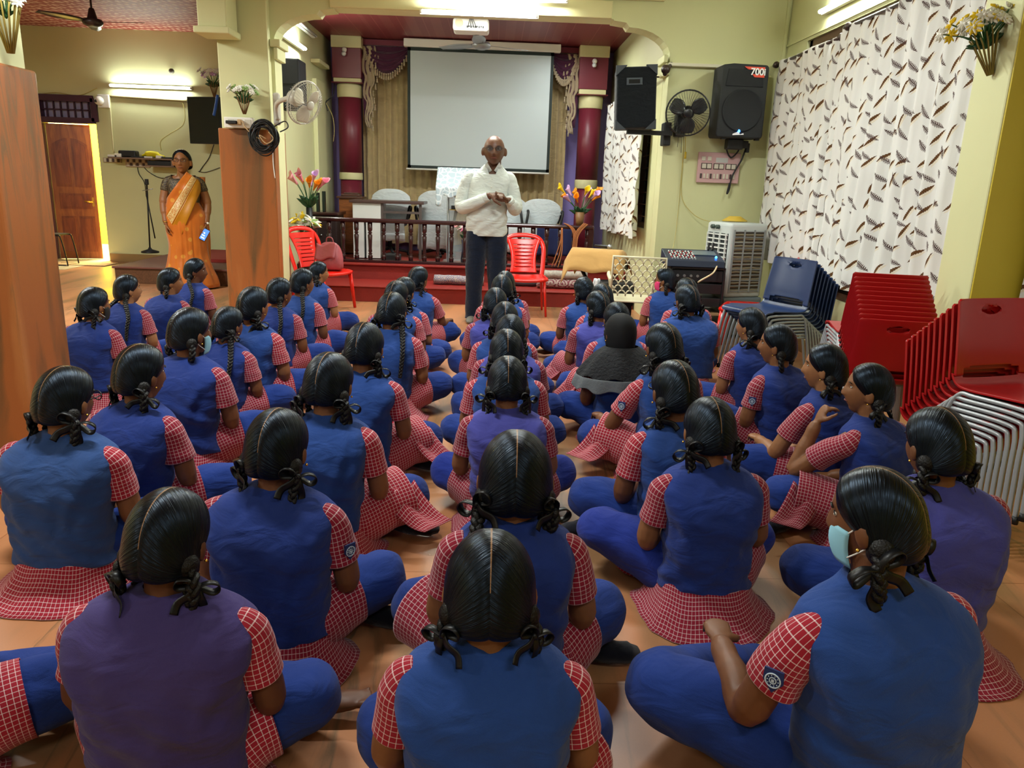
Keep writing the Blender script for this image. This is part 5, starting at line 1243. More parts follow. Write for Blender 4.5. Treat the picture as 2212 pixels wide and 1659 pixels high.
# wall fans
def wall_fan(label, hubp, face, R, m, mb_, arm, bladec):
    """hubp = centre of the cage, face = unit vector the fan looks along"""
    f = Vector(face).normalized(); t = thing('wall_fan', label, 'fan', hubp); u = f.orthogonal().normalized() if abs(f.z) > .9 else f.cross(Vector((0, 0, 1))).normalized(); v = u.cross(f)
    M = Matrix.Identity(4)
    for i in range(3): M[i][0] = u[i]; M[i][1] = v[i]; M[i][2] = f[i]; M[i][3] = hubp[i]
    circ = lambda r, z, n=32: [M @ Vector((r*math.cos(2*PI*q/n), r*math.sin(2*PI*q/n), z)) for q in range(n)]
    b = MB().tube(circ(R, 0), .007, 6, loop=True).tube(circ(R*.97, .03), .003, 5, loop=True)
    put(t, b, 'cage_rim', m)
    b = MB(); nw = 44
    for q in range(nw):
        a = 2*PI*q/nw; b.tube([M @ Vector((r*math.cos(a+.2*(r/R)), r*math.sin(a+.2*(r/R)), z)) for r, z in ((R*.2, .085), (R*.6, .075), (R*.92, .045), (R, 0))], .0013, 4)
        b.tube([M @ Vector((r*math.cos(a), r*math.sin(a), z)) for r, z in ((R*.2, -.085), (R*.6, -.075), (R*.92, -.045), (R, 0))], .0013, 4)
    put(t, b, 'cage_wires', m)
    put(t, MB().lathe([(R*.21, .078), (R*.21, .088), (R*.16, .094), (.001, .094)], 20, M), 'centre_badge', mb_)
    for q in range(3):
        a = 2*PI*q/3+.5
        def bl(s_, w_):
            r = R*(.12+.78*s_); th = a+(w_-.5)*(1.25-.25*s_)*(.55+.65*math.sin(PI*min(1, s_*.9+.1))); return M @ Vector((r*math.cos(th), r*math.sin(th), .015-.035*(w_-.5)))
        put(t, MB().grid(bl, 8, 8), 'blade', bladec, solid=.003, fix=False)
    put(t, MB().lathe([(.05, -.06), (.065, -.09), (.06, -.17), (.02, -.19)], 18, M), 'motor', m)
    b = MB().tube(curve([M @ Vector((0, 0, -.12))]+[Vector(q) for q in arm], 5), .022, 10); put(t, b, 'arm', m)
    return t
M_FANW = mat('off white fan plastic', 'b9b6aa', .4); M_FANB = mat('black fan plastic', '101216', .35); M_CLEAR = mat('smoked fan blade', '23262c', .2, alpha=.85)
hp = P(657, 222, y=7.3); bx_ = PX1+.0
wall_fan('off-white wall fan on the middle pillar turned towards the hall', hp, (.85, -.55, -.35), .19, M_FANW, M_FANW, [(hp.x-.17, hp.y+.2, hp.z+.06), (PX1+.07, 7.72, hp.z+.02), (PX1+.05, 7.8, hp.z-.12)], mat('cream fan blade', 'c4bda8', .35))
tag(MB().cbox((PX1+.035, 7.82+.02, P(603, 235, y=7.8).z), (.07, .06, .30)).obj('wall_backplate', M_FANW, bevel=.025, seg=3), 'off-white backplate of the wall fan, fixed on the middle pillar', 'bracket')
hp = P(1486, 244, y=7.55)
t = wall_fan('black wall fan between the two loudspeakers', hp, (-.2, -.95, -.12), .205, M_FANB, M_FANB, [(hp.x+.05, 7.78, hp.z+.03), (hp.x+.06, 7.93, hp.z-.03)], M_CLEAR)
put(t, MB().box((hp.x-.04, 7.83, hp.z-.2), (hp.x+.06, 7.94, hp.z+.02)), 'wall_base', M_FANB, bevel=.015)
for i, (px, py) in enumerate(((1463, 318), (1471, 330))):
    wire('pull_cord', [P(px+4, 268, y=7.7), P(px+2, 300, y=7.72), P(px, py, y=7.74)], .002, M_CABLE, ('left' if i == 0 else 'right')+' pull cord below the black wall fan', 'cord')
wire('fan_cable', [P(1477, 290, y=7.9), P(1476, 340, y=7.93), P(1472, 420, y=7.93), P(1490, 455, y=7.9), P(1520, 475, y=7.85), P(1570, 483, y=7.7)], .004, M_CABLEY, 'thin cable sagging from the black fan to the air cooler')
wire('fan_cable', [P(1478, 290, y=7.9), P(1470, 400, y=7.93), P(1460, 500, y=7.9), P(1452, 545, y=7.8)], .003, M_CABLEY, 'thin cable falling from the black fan to the mixing desk')
tag(MB().tube([P(1481, 290, y=7.88), P(1480, 330, y=7.88)], .003, 6).tube([P(1481, 328, y=7.88), P(1480, 343, y=7.88)], .011, 8).obj('hanging_jack', mat('yellow and black jack', 'b89a20', .4)), 'small yellow and black plug hanging by the fan cable', 'plug')
# pink switchboard
a, b_ = P(1509, 328, y=7.93), P(1593, 397, y=7.93); w = b_.x-a.x; h = a.z-b_.z
t = thing('switchboard', 'pink switchboard with three rows of switches under the right loudspeaker', 'switchboard', (a.x+w/2, 7.94, b_.z+h/2))
MB().box((-w/2, -.03, -h/2), (w/2, 0, h/2)).obj('board', mat('pink board', 'c8a0a0', .5), t, bevel=.006)
m_d = mat('dark socket bezel', '4a3838', .5); m_l = mat('ivory switch', 'd0c8b8', .4)
for i in range(3):
    f = MB().box((-w*.42+i*w*.29, -.036, -.05*h), (-w*.42+i*w*.29+w*.25, -.03, .14*h)).obj('socket_frame', m_d, t)
    for j in range(2): MB().box((-w*.405+i*w*.29+j*w*.12, -.042, -.03*h), (-w*.405+i*w*.29+j*w*.12+w*.10, -.036, .12*h)).obj('socket', m_l, f, bevel=.003)
for i in range(11): MB().box((-w*.43+i*w*.078, -.038, -.36*h), (-w*.43+i*w*.078+w*.045, -.03, -.20*h)).obj('switch', m_l if i % 3 else m_d, t, bevel=.002)
for i in range(2): MB().box((-w*.42+i*w*.14, -.038, .22*h), (-w*.42+i*w*.14+w*.09, -.03, .36*h)).obj('switch', m_l, t, bevel=.003)
MB().box((-w*.08, -.032, .17*h), (w*.2, -.03, .33*h)).obj('rating_label', mat('faded paper label', 'c4c4c0', .7), t)
# air cooler
cx = P(1545, 520, y=7.3).x; 
t = thing('air_cooler', 'white and grey air cooler standing in the corner below the switchboard', 'air cooler', (2.36, 7.42, 0), -1.25)
zt_ = P(1590, 480, y=7.45).z
MB().box((-.20, -.20, .40), (.20, .22, zt_)).obj('cooler_housing', mat('pale cooler plastic', 'c2cac8', .4), t, bevel=.03, seg=3)
MB().box((-.21, -.21, .03), (.21, .23, .40)).obj('water_tank', mat('grey cooler tank', '6f7a7e', .4), t, bevel=.02)
gr = MB()
for i in range(13): z = .48+i*(zt_-.60)/12; gr.box((-.16, -.215, z), (.16, -.20, z+.012), Matrix.Identity(4))
for i in range(4): gr.box((-.16+.1*i, -.22, .47), (-.15+.1*i, -.2, zt_-.1))
gr.obj('front_louvre', mat('white louvre', 'd8dcd8', .4), t)
MB().box((-.165, -.203, .46), (.165, -.199, zt_-.1)).obj('louvre_recess', mat('dark recess', '22282a', .8), t)
k = NT('honeycomb pad', .9); tc = k.n('TexCoord').outputs['Object']; wv = k.n('TexWave', i0=tc, _bands_direction='Z', Scale=9., Distortion=1.5).outputs[1]
k.link(k.mix(wv, lin('38342c'), lin('8c8268')), 'Base Color'); k.bump(wv, .6, .02)
for q in (1,):
    MB().box((.195, -.16, .46), (.206, .18, zt_-.08)).obj('side_pad', k.m, t)
    b = MB()
    for i in range(4): b.box((.206, -.17+i*.113, .45), (.212, -.155+i*.113, zt_-.06))
    for i in range(12): b.box((.206, -.17, .46+i*(zt_-.54)/11), (.211, .18, .468+i*(zt_-.54)/11))
    b.obj('side_grille', mat('grey grille', '8a9090', .5), t)
for q in (-.08, .0): MB().lathe([(.02, 0), (.02, .03), (.015, .035)], 12, Matrix.Translation((q, -.2, zt_-.045)) @ Matrix.Rotation(PI/2, 4, 'X')).obj('knob', mat('dark green knob', '3a4a44', .4), t)
b = MB()
for i in range(7): b.tube([Vector((2.36+(.09-.008*i)*math.cos(a)*1.3, 7.5+(.08-.006*i)*math.sin(a), zt_+.012+.006*i)) for a in [2*PI*j/20 for j in range(20)]], .007, 6, loop=True)
tag(b.obj('cable_coil', mat('yellow wire', 'c8a838', .5)), 'coil of yellow wire lying on top of the air cooler', 'cable')
# mixing desk on an equipment rack
rx, ry = P(1497, 600, y=7.05).x, 7.05; zt_ = P(1497, 577, y=ry-.2).z
t = thing('equipment_rack', 'black equipment rack with amplifier units under the mixing desk', 'rack', (rx, ry, 0), -.06)
for q in (-1, 1): MB().box((q*.24-.01, -.2, 0), (q*.24+.01, .2, zt_)).obj('side_panel', M_BLACK, t, bevel=.004)
MB().box((-.25, -.2, zt_-.02), (.25, .2, zt_)).obj('top', M_BLACK, t, bevel=.004)
for i, (z, hh) in enumerate(((zt_-.13, .10), (zt_-.24, .09), (zt_-.36, .08), (.08, .12))):
    u = MB().box((-.23, -.19, z), (.23, .18, z+hh)).obj('amplifier', mat('rack unit face', '1a1c20', .4), t, bevel=.004)
    for j in range(4): MB().lathe([(.013, 0), (.012, .016)], 10, Matrix.Translation((-.18+j*.06, -.19, z+hh/2)) @ Matrix.Rotation(PI/2, 4, 'X')).obj('knob', M_METAL, u)
MB().box((-.23, -.24, zt_-.43), (.25, .15, zt_-.415)).obj('shelf', mat('wood shelf edge', 'a07c58', .5), t)
t = thing('mixing_desk', 'dark blue mixing desk with a blue light, sloping on top of the rack', 'mixer', (rx-.02, ry-.02, zt_+.001), -.06)
MB().prism([(-.20, 0), (.2, 0), (.2, .13), (-.18, .06)], -.27, .25, 'x').obj('console', mat('navy console', '162238', .4), t, bevel=.006)
Mx = Matrix.Translation((0, -.18, .062)) @ Matrix.Rotation(math.atan2(.07, .38), 4, 'X')
b, b2, b3 = MB(), MB(), MB()
for i in range(9):
    for j in range(5): (b if (i+j) % 3 else b2).lathe([(.007, 0), (.006, .014)], 8, Mx @ Matrix.Translation((-.22+i*.026, .06+j*.05, 0)))
    b3.cbox((-.22+i*.026, .02, .006), (.012, .02, .01), Mx)
b.obj('white_knobs', M_WHITE, t); b2.obj('red_knobs', mat('red knob', 'b02a20', .4), t); b3.obj('faders', mat('grey fader', '8a9094', .4), t)
MB().cbox((.10, .24, .003), (.22, .14, .008), Mx).obj('display_panel', mat('grey panel', '59666e', .3), t, bevel=.003)
MB().ball(Mx @ Vector((.19, .10, .006)), .011, 8, 6).obj('power_light', MATS['blue led'], t)
for i, dx in enumerate((.16, .2)): wire('antenna_lead', [(rx+dx, ry+.15, zt_+.13), (rx+dx+.005, ry+.16, zt_+.2)], .01, M_BLACK, ('left' if i == 0 else 'right')+' upright black jack plug at the back of the mixing desk', 'plug')
wire('white_cable', [P(1445, 560, y=6.95), P(1425, 585, y=6.8), P(1408, 620, y=6.7), P(1412, 640, y=6.7)], .006, mat('cream cable', 'cdbd98', .5), 'cream cable looping left of the mixing desk')
wire('white_cable', [P(1550, 572, y=6.85), P(1540, 590, y=6.75), P(1515, 605, y=6.7), P(1508, 610, y=6.72)], .008, MATS['cream cable'], 'cream cable hanging across the right of the rack')
# covered keyboard
t = thing('covered_keyboard', 'electronic keyboard on a black stand under a tan quilted cloth', 'keyboard', (1.08, 7.75, 0), -.35)
zt_ = P(1300, 540, y=7.75).z; kz = zt_-.12
def kc(u, v):
    a = (u-.5)*.62; b_ = (v-.5)*.56
    z = zt_-.02-.10*max(0, abs(v-.42)*2-.35)**1.3*2+.035*math.sin(PI*min(1, v*1.4))
    if v < .18: z -= (.18-v)*.55+.02*math.cos(u*PI*4)*(.18-v)*3
    if u < .1: z -= (.1-u)*1.2
    if u > .92: z -= (u-.92)*1.2
    return (a, b_, z)
MB().grid(kc, 30, 26, (.6, .5)).obj('dust_cover', fabric('tan quilted cloth', 'c49a5e', .9, .1, .05, 900., 3.), t, solid=.006, fix=False)
MB().box((-.28, -.20, kz-.08), (.28, .2, kz)).obj('keyboard_body', M_BLACK, t, bevel=.01)
for q in (-1, 1): MB().tube([(q*.22, -.2, .02), (-q*.22, .16, kz-.08)], .02, 8).obj('stand_leg', M_BLACK, t)
MB().tube([(-.28, -.2, .02), (.28, -.2, .02)], .02, 8).obj('stand_foot', M_BLACK, t)
mt = thing('microphone', 'black handheld microphone lying on the tan keyboard cover', 'microphone', (1.12, 7.78, zt_+.035), -.9)
MB().tube([(-.1, 0, 0), (.08, 0, .0)], [.012, .018], 12, round_=True).obj('handle', M_BLACK, mt); MB().ball((.10, 0, .0), .028, 12, 8).obj('grille_head', M_METAL, mt)
c = P(1350, 612, y=7.35); lx_ = P(1335, 600, y=7.3).x
t = thing('amplifier_box', 'black amplifier box lettered Live under the keyboard, behind the lattice chair', 'amplifier', (lx_, 7.38, 0)); MB().box((-.16, -.12, .28), (.16, .14, .50)).obj('cabinet', M_BLACK, t, bevel=.01); MB().box((-.15, -.1, 0), (.15, .12, .28)).obj('stand', mat('dark stand', '1b1b1e', .7), t)
text('LiveT', .045, (-.07, -.123, .44), (PI/2, 0, 0), M_LET, t)
tag(MB().grid(lambda u, v: (P(1290, 600, y=7.4).x+(u-.5)*(.05+.10*v), 7.4+.02*math.sin(u*9), .30+.22*(1-v)), 8, 8).obj('white_bag', mat('thin white plastic bag', 'dfe3e6', .4), solid=.01, fix=False), 'crumpled white bag hanging under the keyboard', 'bag')
# ---------------------------------------------------------------- plastic chairs
M_REDP = mat('glossy red plastic', 'd81c10', .22, spec=.6)
def monobloc(label, x, y, rz, sc=1., group='red plastic chairs with slotted backs'):
    t = thing('red_plastic_chair', label, 'chair', (x, y, 0), rz, group, sc)
    # local: faces +y, back at -y
    sz = .42
    def bk(u, v):    # backrest splat
        a = (u-.5)*2; w = .15+.05*v**2-.02*math.sin(v*PI); return (a*w, -.20-.13*v-.03*(1-a*a)*0+.02*a*a, sz+.02+.36*v)
    mb = MB(); n0 = 0; NU, NV = 12, 54; G_ = [[Vector(bk(i/NU, j/NV)) for i in range(NU+1)] for j in range(NV+1)]
    for r_ in G_: mb.v += r_
    for j in range(NV):
        for i in range(NU):
            if 2 <= i < NU-2 and j % 6 == 2 and 2 < j < NV-4: continue
            a = j*(NU+1)+i; mb.face([a, a+1, a+NU+2, a+NU+1])
    mb.obj('backrest', M_REDP, t, solid=.008, fix=False)
    hoop = [(-.235, .12, .62)] if 0 else []
    path = curve([(-.21, -.19, sz-.02), (-.225, -.24, sz+.14), (-.225, -.29, sz+.30), (-.16, -.335, sz+.40), (0, -.35, sz+.425), (.16, -.335, sz+.40), (.225, -.29, sz+.30), (.225, -.24, sz+.14), (.21, -.19, sz-.02)], 6)
    MB().tube(path, [(.026, .013)]*len(path), 10, up=(0, 1, .3)).obj('back_frame', M_REDP, t)
    MB().grid(lambda u, v: ((u-.5)*(.40+.05*v), -.20+.42*v, sz+.012*math.cos((u-.5)*PI)*-1-.03*max(0, v-.85)*6*.5), 12, 12).obj('seat', M_REDP, t, solid=.012, fix=False)
    MB().tube(curve([(-.205, -.2, sz-.01), (-.225, .0, sz-.01), (-.22, .2, sz-.02), (0, .225, sz-.03), (.22, .2, sz-.02), (.225, .0, sz-.01), (.205, -.2, sz-.01)], 5), .018, 8).obj('seat_rim', M_REDP, t)
    for qx in (-1, 1):
        for y0, y1 in ((.19, .23), (-.19, -.25)):
            MB().tube([(qx*.205, y0, sz-.01), (qx*.22, (y0+y1)/2, sz*.5), (qx*.235, y1, 0.005)], [(.03, .018), (.026, .014), (.02, .012)], 8).obj('leg', M_REDP, t)
    return t
monobloc('red plastic chair standing beside the man in front of the stage', P(1131, 683, z=0).x, 8.33, PI+.03, .99)
tl = monobloc('red plastic chair by the middle pillar, turned sideways, handbag on its seat', -1.83, 8.28, -PI/2-.55, 1.0)
monobloc('red plastic chair turned away behind the blue chairs, next to the air cooler', 2.27, 6.55, 1.15, 1.0)
# handbag
t = thing('handbag', 'dusty pink leather handbag slumped on the red chair by the pillar', 'bag', (-1.76, 8.30, .42), -.3)
M_PINKL = mat('dusty pink leather', '9c4a50', .45, bump=.3, bscale=25)
b = MB(); R = []
for i in range(9):
    z = [0, .02, .08, .14, .20, .24, .27, .29, .30][i]; a = [.13, .15, .16, .155, .14, .12, .10, .07, .03][i]; d = [.07, .09, .10, .09, .08, .065, .05, .03, .01][i]
    R.append([Vector((a*math.cos(q*PI/12)+.012*math.sin(q*2+i), d*math.sin(q*PI/12)+.008*math.sin(q*3+i*2), z)) for q in range(24)])
b.rings(R).obj('bag_body', M_PINKL, t, sub=1)
MB().grid(lambda u, v: ((u-.5)*.24, -.06-.06*v, .285-.16*v-.02*math.sin(u*6)), 10, 8).obj('flap', M_PINKL, t, solid=.008, fix=False)
MB().tube(curve([(-.04, 0, .27), (-.03, 0, .34), (.03, 0, .34), (.05, 0, .27)], 5), .006, 8).obj('top_handle', M_PINKL, t)
MB().tube(curve([(-.13, 0, .2), (-.17, -.03, .1), (-.16, -.06, -.0+.02), (-.05, -.12, .012)], 5), .006, 6).obj('strap', M_PINKL, t)
# cream lattice chair
M_CRM = mat('cream plastic', 'd6cfae', .4)
lt = thing('lattice_chair', 'cream plastic armchair with a shell-pattern lattice back, its back to the girls', 'chair', (1.36, 7.02, 0), -.18)
b = MB(); w, z0_, z1_ = .24, .42, .80; by = -.24
def lat(p): return Vector((p[0], by-.10*(p[1]-z0_)/(z1_-z0_), p[1]))
rows = 7
for j in range(rows):
    zc = z0_+.02+(z1_-z0_-.04)*j/rows; n = 7
    for i in range(-1, n+1):
        xc = -w+.03+(2*w-.06)*(i+(.5 if j % 2 else 0))/(n-1); 
        pts = [(xc+.036*math.cos(a), zc+.052*math.sin(a)) for a in [PI*q/6 for q in range(7)]]
        pts = [p for p in pts if abs(p[0]) < w-.01 and p[1] < z1_-.01]
        if len(pts) > 1: b.tube([lat(p) for p in pts], .0062, 5)
b.obj('lattice_back', M_CRM, lt)
MB().tube([lat((-w, z0_-.06)), lat((-w+.01, z1_)), lat((w-.01, z1_)), lat((w, z0_-.06))], .012, 8).obj('back_frame', M_CRM, lt)
MB().box((-w, -.24, .38), (w, .22, .40)).obj('seat', M_CRM, lt, bevel=.01)
for qx in (-1, 1):
    MB().tube(curve([(qx*w, -.27, .58), (qx*(w+.03), -.05, .60), (qx*(w+.03), .15, .59), (qx*w, .2, .40)], 5), (.018), 8).obj('armrest', M_CRM, lt)
    for yy in (-.24, .2): MB().tube([(qx*w, yy, .4), (qx*(w+.02), yy*1.15, 0.005)], [.024, .018], 8).obj('leg', M_CRM, lt)
# ---------------------------------------------------------------- stacking shell chairs
def shell_chair(mname, col, frame):
    """shell with a handle hole and a gap above the seat on a bent tube frame; faces +y"""
    m = mat(mname, col, .32, spec=.5, bump=.03, bscale=400)
    t = bpy.data.objects.new('stacking_chair', None); COL.objects.link(t)
    prof = [(.215, .395), (.205, .418), (.15, .425), (.0, .415), (-.12, .408), (-.175, .418), (-.205, .455), (-.215, .50), (-.225, .56), (-.245, .66), (-.262, .745), (-.266, .77)]
    pp = curve([Vector((0, y, z)) for y, z in prof], 7); NV = len(pp)-1; NU = 32; acc = [0]
    for i in range(NV): acc.append(acc[-1]+(pp[i+1]-pp[i]).length)
    mb = MB(); vz = []
    for j, p in enumerate(pp):
        back = p.z > .46; w = .205 if not back else .205-.012*sm(.46, .77, p.z)
        for i in range(NU+1):
            a = (i/NU-.5)*2; x = a*w; q = Vector((x, p.y, p.z))
            if back: q.y += -.018*abs(a)**2.5*0+.02*(abs(a)**3)
            else: q.z += .008*abs(a)**3*(p.y < .15)
            if j > NV-4: q.x *= 1-.06*(j-(NV-4))/4*abs(a)**4
            if j < 3: q.x *= 1-.05*(3-j)/3*abs(a)**4
            ra, rz_ = a/.30, (q.z-.722)/.019; rr_ = math.hypot(ra, rz_)
            if p.y < -.2 and .5 < rr_ < 1.5: a2 = ra/rr_*.30; q.x = a2*w; q.z = .722+rz_/rr_*.019
            mb.v.append(q)
    for j in range(NV):
        for i in range(NU):
            a = ((i+.5)/NU-.5)*2; z = (pp[j].z+pp[j+1].z)/2; y = (pp[j].y+pp[j+1].y)/2
            if (a/.30)**2+((z-.722)/.019)**2 < 1 and y < -.2: continue
            if abs(a) < .72 and .445 < z < .495-.01*abs(a) and y < -.19: continue
            k0 = j*(NU+1)+i; mb.face([k0, k0+1, k0+NU+2, k0+NU+1], [(0, 0)]*4)
    mb.obj('seat_shell', m, t, solid=.009, fix=False, bevel=.003)
    for q in (-1, 1):
        x = q*.20
        MB().tube(curve([(x*1.15, .235, .008), (x*1.08, .215, .22), (x, .195, .37), (x, .15, .402), (x, -.08, .396), (x, -.16, .385), (x*1.06, -.20, .28), (x*1.16, -.25, .008)], 5), .0095, 8).obj('leg_frame', frame, t)
        for yy in (.237, -.252): MB().tube([(x*1.155, yy, 0), (x*1.15, yy, .03)], .013, 8).obj('leg_foot', M_BLACK, t)
    MB().tube([(-.20, .14, .398), (.20, .14, .398)], .008, 6).tube([(-.20, -.10, .392), (.20, -.10, .392)], .008, 6).obj('cross_tube', frame, t)
    return t
def stack(proto, n, x, y, rz, pitch, kind, where, group, first=[True]):
    f = Vector((-math.sin(rz), math.cos(rz), 0))
    for i in range(n):
        o = proto if i == 0 and not proto.get('used') else dup(proto)
        o['used'] = 1
        o.location = Vector((x, y, 0))+f*pitch[0]*i+Vector((0, 0, pitch[1]*i)); o.rotation_euler = (0, 0, rz)
        pos = ['lowest', 'second from the bottom', 'third from the bottom', 'fourth from the bottom', 'fifth from the bottom', 'sixth from the bottom', 'seventh from the bottom', 'eighth from the bottom', 'ninth from the bottom', 'tenth from the bottom', 'eleventh from the bottom'][i]
        if i == n-1: pos = 'topmost'
        elif i == n-2: pos = 'second from the top'
        tag(o, '%s stacking chair, %s of the %s' % (kind, pos, where), 'chair', group)
pr = shell_chair('red shell plastic', 'a81416', mat('white tube frame', 'a8acb0', .35, .3))
stack(pr, 11, 2.17, 4.06, -.22, (.028, .021), 'red', 'far stack below the feather curtains', 'red stacking chairs, far stack')
stack(pr, 10, 2.12, 3.10, 3.42, (.026, .024), 'red', 'near stack at the right frame edge', 'red stacking chairs, near stack')
pb = shell_chair('blue shell plastic', '1c3058', M_GREYM)
stack(pb, 8, 2.18, 5.42, 2.05, (.036, .024), 'navy blue', 'blue stack before the curtains', 'blue stacking chairs')
o = dup(pb); o.location = (2.25, 6.05, 0.12); o.rotation_euler = (0, 0, 1.9); tag(o, 'single navy blue stacking chair between the red chair and the blue stack', 'chair')
o.location.z = 0
for o_ in list(bpy.data.objects):
    if 'used' in o_: del o_['used']
# ---------------------------------------------------------------- left side
M_DOORW = wood('varnished door wood', '7a3a1c', 'a8602e', (3, 3, .5)); M_PURP = mat('purple door frame', '43203a', .5)
# door frame, transom grille and leaf
zt = TT; zd = DT
f = MB().box((DX0-.05, LBACK-.04, 0), (DX0+.04, LBACK+.14, zt)).box((DX1-.04, LBACK-.04, zd), (DX1+.05, LBACK+.14, zt)).box((DX0, LBACK-.04, zd-.03), (DX1, LBACK+.14, zd+.05)).box((DX0, LBACK-.04, zt-.05), (DX1, LBACK+.14, zt+.04))
fo = struct('door_1', f, M_PURP)
b = MB()
for i in range(1, 8): x = DX0+(DX1-DX0)*i/8; b.box((x-.008, LBACK+.02, zd), (x+.008, LBACK+.05, zt))
b.box((DX0, LBACK+.02, (zd+zt)/2-.008), (DX1, LBACK+.05, (zd+zt)/2+.008)); b.obj('transom_grille', M_PURP, fo)
MB().box((DX0, LBACK+.08, zd+.03), (DX1, LBACK+.09, zt-.03)).obj('transom_pane', mat('lilac frosted glass', 'a8a0c4', .3), fo)
W = (DX1-DX0)*.72; lf = MB().box((0, -.02, .01), (W, .02, zd-.04)).obj('door_leaf', M_DOORW, fo); lf.location = (DX0+.05, LBACK+.05, 0); lf.rotation_euler = (0, 0, .28)
Hd = zd-.05; m2 = wood('raised panel wood', '6a2c14', '8f4a24', (3, 3, .5))
def pan(x0, z0, x1, z1, arch=0):
    n = 8; top = [(x0+(x1-x0)*i/n, z1+(arch*math.sin(PI*.5*(i/n if arch_r else 1-i/n))) if arch else z1) for i in range(n+1)]
    poly = [(x1, z0), (x0, z0)]+top
    out = MB()
    for g_, yy in ((0, -.028), (.03, -.040)):
        cx_, cz_ = (x0+x1)/2, (z0+z1)/2; pl = [(cx_+(a-cx_)*(1-g_*2/(x1-x0)), cz_+(c-cz_)*(1-g_*2/(z1-z0))) for a, c in poly]
        out.prism(pl, yy, -.018, 'y')
    return out
for i, (x0, z0, x1, z1, ar, rr) in enumerate(((.10, .55, .45, .86, 1, 1), (.53, .55, .90, .86, 1, 0), (.13, .385, .88, .50, 0, 0), (.13, .06, .47, .33, 0, 0), (.54, .06, .90, .33, 0, 0))):
    arch_r = rr; pan(W*x0, Hd*z0, W*x1, Hd*z1, .09 if ar else 0).obj('door_panel', m2, lf)
MB().tube([(W*.86, -.06, Hd*.44), (W*.72, -.065, Hd*.445)], .012, 8).tube([(W*.90, -.02, Hd*.44), (W*.86, -.06, Hd*.44)], .014, 8).cbox((W*.9, -.022, Hd*.44), (.035, .01, .14)).obj('door_handle', M_GOLD, lf)
# tiled threshold and mats
struct('floor_passage', MB().box((DX0-.8, 10.9, 0), (DX1, 15, .004)), mat('pale passage tile', 'c0b49a', .3))
k = NT('striped door mat', .9); uv = k.n('TexCoord').outputs['Object']; w_ = k.n('TexWave', i0=uv, Scale=14.).outputs[1]; k.link(k.mix(w_, lin('8a5a3c'), lin('c8b088')), 'Base Color')
c = P(180, 571, z=0); tag(MB().box((c.x-.42, c.y-.2, .004), (c.x+.42, c.y+.2, .014)).obj('door_mat', k.m), 'striped brown door mat in front of the open door', 'mat')
# folding chair end behind the front pillar
c = P(138, 575, z=0)
t = thing('folding_chair', 'thin dark metal chair frame peeping out behind the front left pillar', 'chair', (c.x, c.y, 0))
for dy in (0, .3): MB().tube(curve([(-.25, dy, .45), (-.05, dy, .44), (0, dy, .40), (.06, dy, .02), (.02, dy, .01), (-.2, dy, .01)], 5), .010, 6).obj('side_frame', mat('dark steel tube', '2c2a2c', .4, .6), t)
MB().box((-.3, 0, .44), (-.03, .3, .46)).obj('seat', M_BLACK, t)
# wooden platform
a = P(247, 577, z=.2); x0 = a.x; x1 = PX0-.1; y0 = a.y+.0; 
t = thing('platform', 'low brown wooden platform with a carpeted top along the left wall', 'platform', ((x0+x1)/2, 10.8, 0))
M_PLW = wood('dark plank wood', '4e3020', '6b4630', (8, 1, 8))
put(t, MB().box((x0, y0, 0), (x1, 11.95, .19)), 'box', M_PLW, bevel=.006)
put(t, MB().box((x0-.02, y0-.03, .19), (x1, 11.97, .215)), 'top_board', mat('worn brown top', '6a3c30', .6, var=.15), bevel=.005)
put(t, MB().box((x0+.45, y0+.75, .215), (x1, 11.9, .26)), 'upper_board', mat('red carpet board', '8a241c', .8), bevel=.006)
# microphone stand
mb_ = P(325, 551, y=11.1); t = thing('microphone_stand', 'black microphone stand with a folded boom standing on the platform', 'stand', (mb_.x, 11.1, .26))
zt_ = P(318, 398, y=11.1).z
put(t, MB().lathe([(.12, .26), (.12, .28), (.03, .31), (.012, .34)], 20, Matrix.Translation((mb_.x, 11.1, 0))), 'round_base', M_BLACK)
put(t, MB().tube([(mb_.x, 11.1, .3), P(317, 395, y=11.1)], .011, 8), 'pole', M_BLACK)
put(t, MB().tube([P(316, 420, y=11.05), P(335, 515, y=11.05)], .009, 8), 'boom', M_BLACK)
put(t, MB().cbox(P(317, 393, y=11.08), (.04, .05, .08)), 'mic_clip', M_BLACK, bevel=.008)
put(t, MB().tube([P(308, 412, y=11.05), P(330, 408, y=11.0)], .006, 6), 'clutch_lever', M_METAL)
# television turned half away
a, b_ = P(406, 208, y=11.7), P(474, 312, y=11.7)
t = thing('television', 'flat black television on the left wall, partly behind the middle pillar', 'television', ((a.x+b_.x)/2+.02, 11.7, (a.z+b_.z)/2), -.25)
hw, hh = (b_.x-a.x)/2+.06, (a.z-b_.z)/2
MB().box((-hw, -.02, -hh), (hw, .03, hh)).obj('bezel', M_BLACK, t, bevel=.006); MB().box((-hw+.015, -.023, -hh+.02), (hw-.015, -.019, hh-.015)).obj('screen', mat('dark screen', '1c2426', .25, spec=.6), t)
MB().box((-.06, .03, -.1), (.06, .45, .1)).obj('wall_arm', M_BLACK, t)
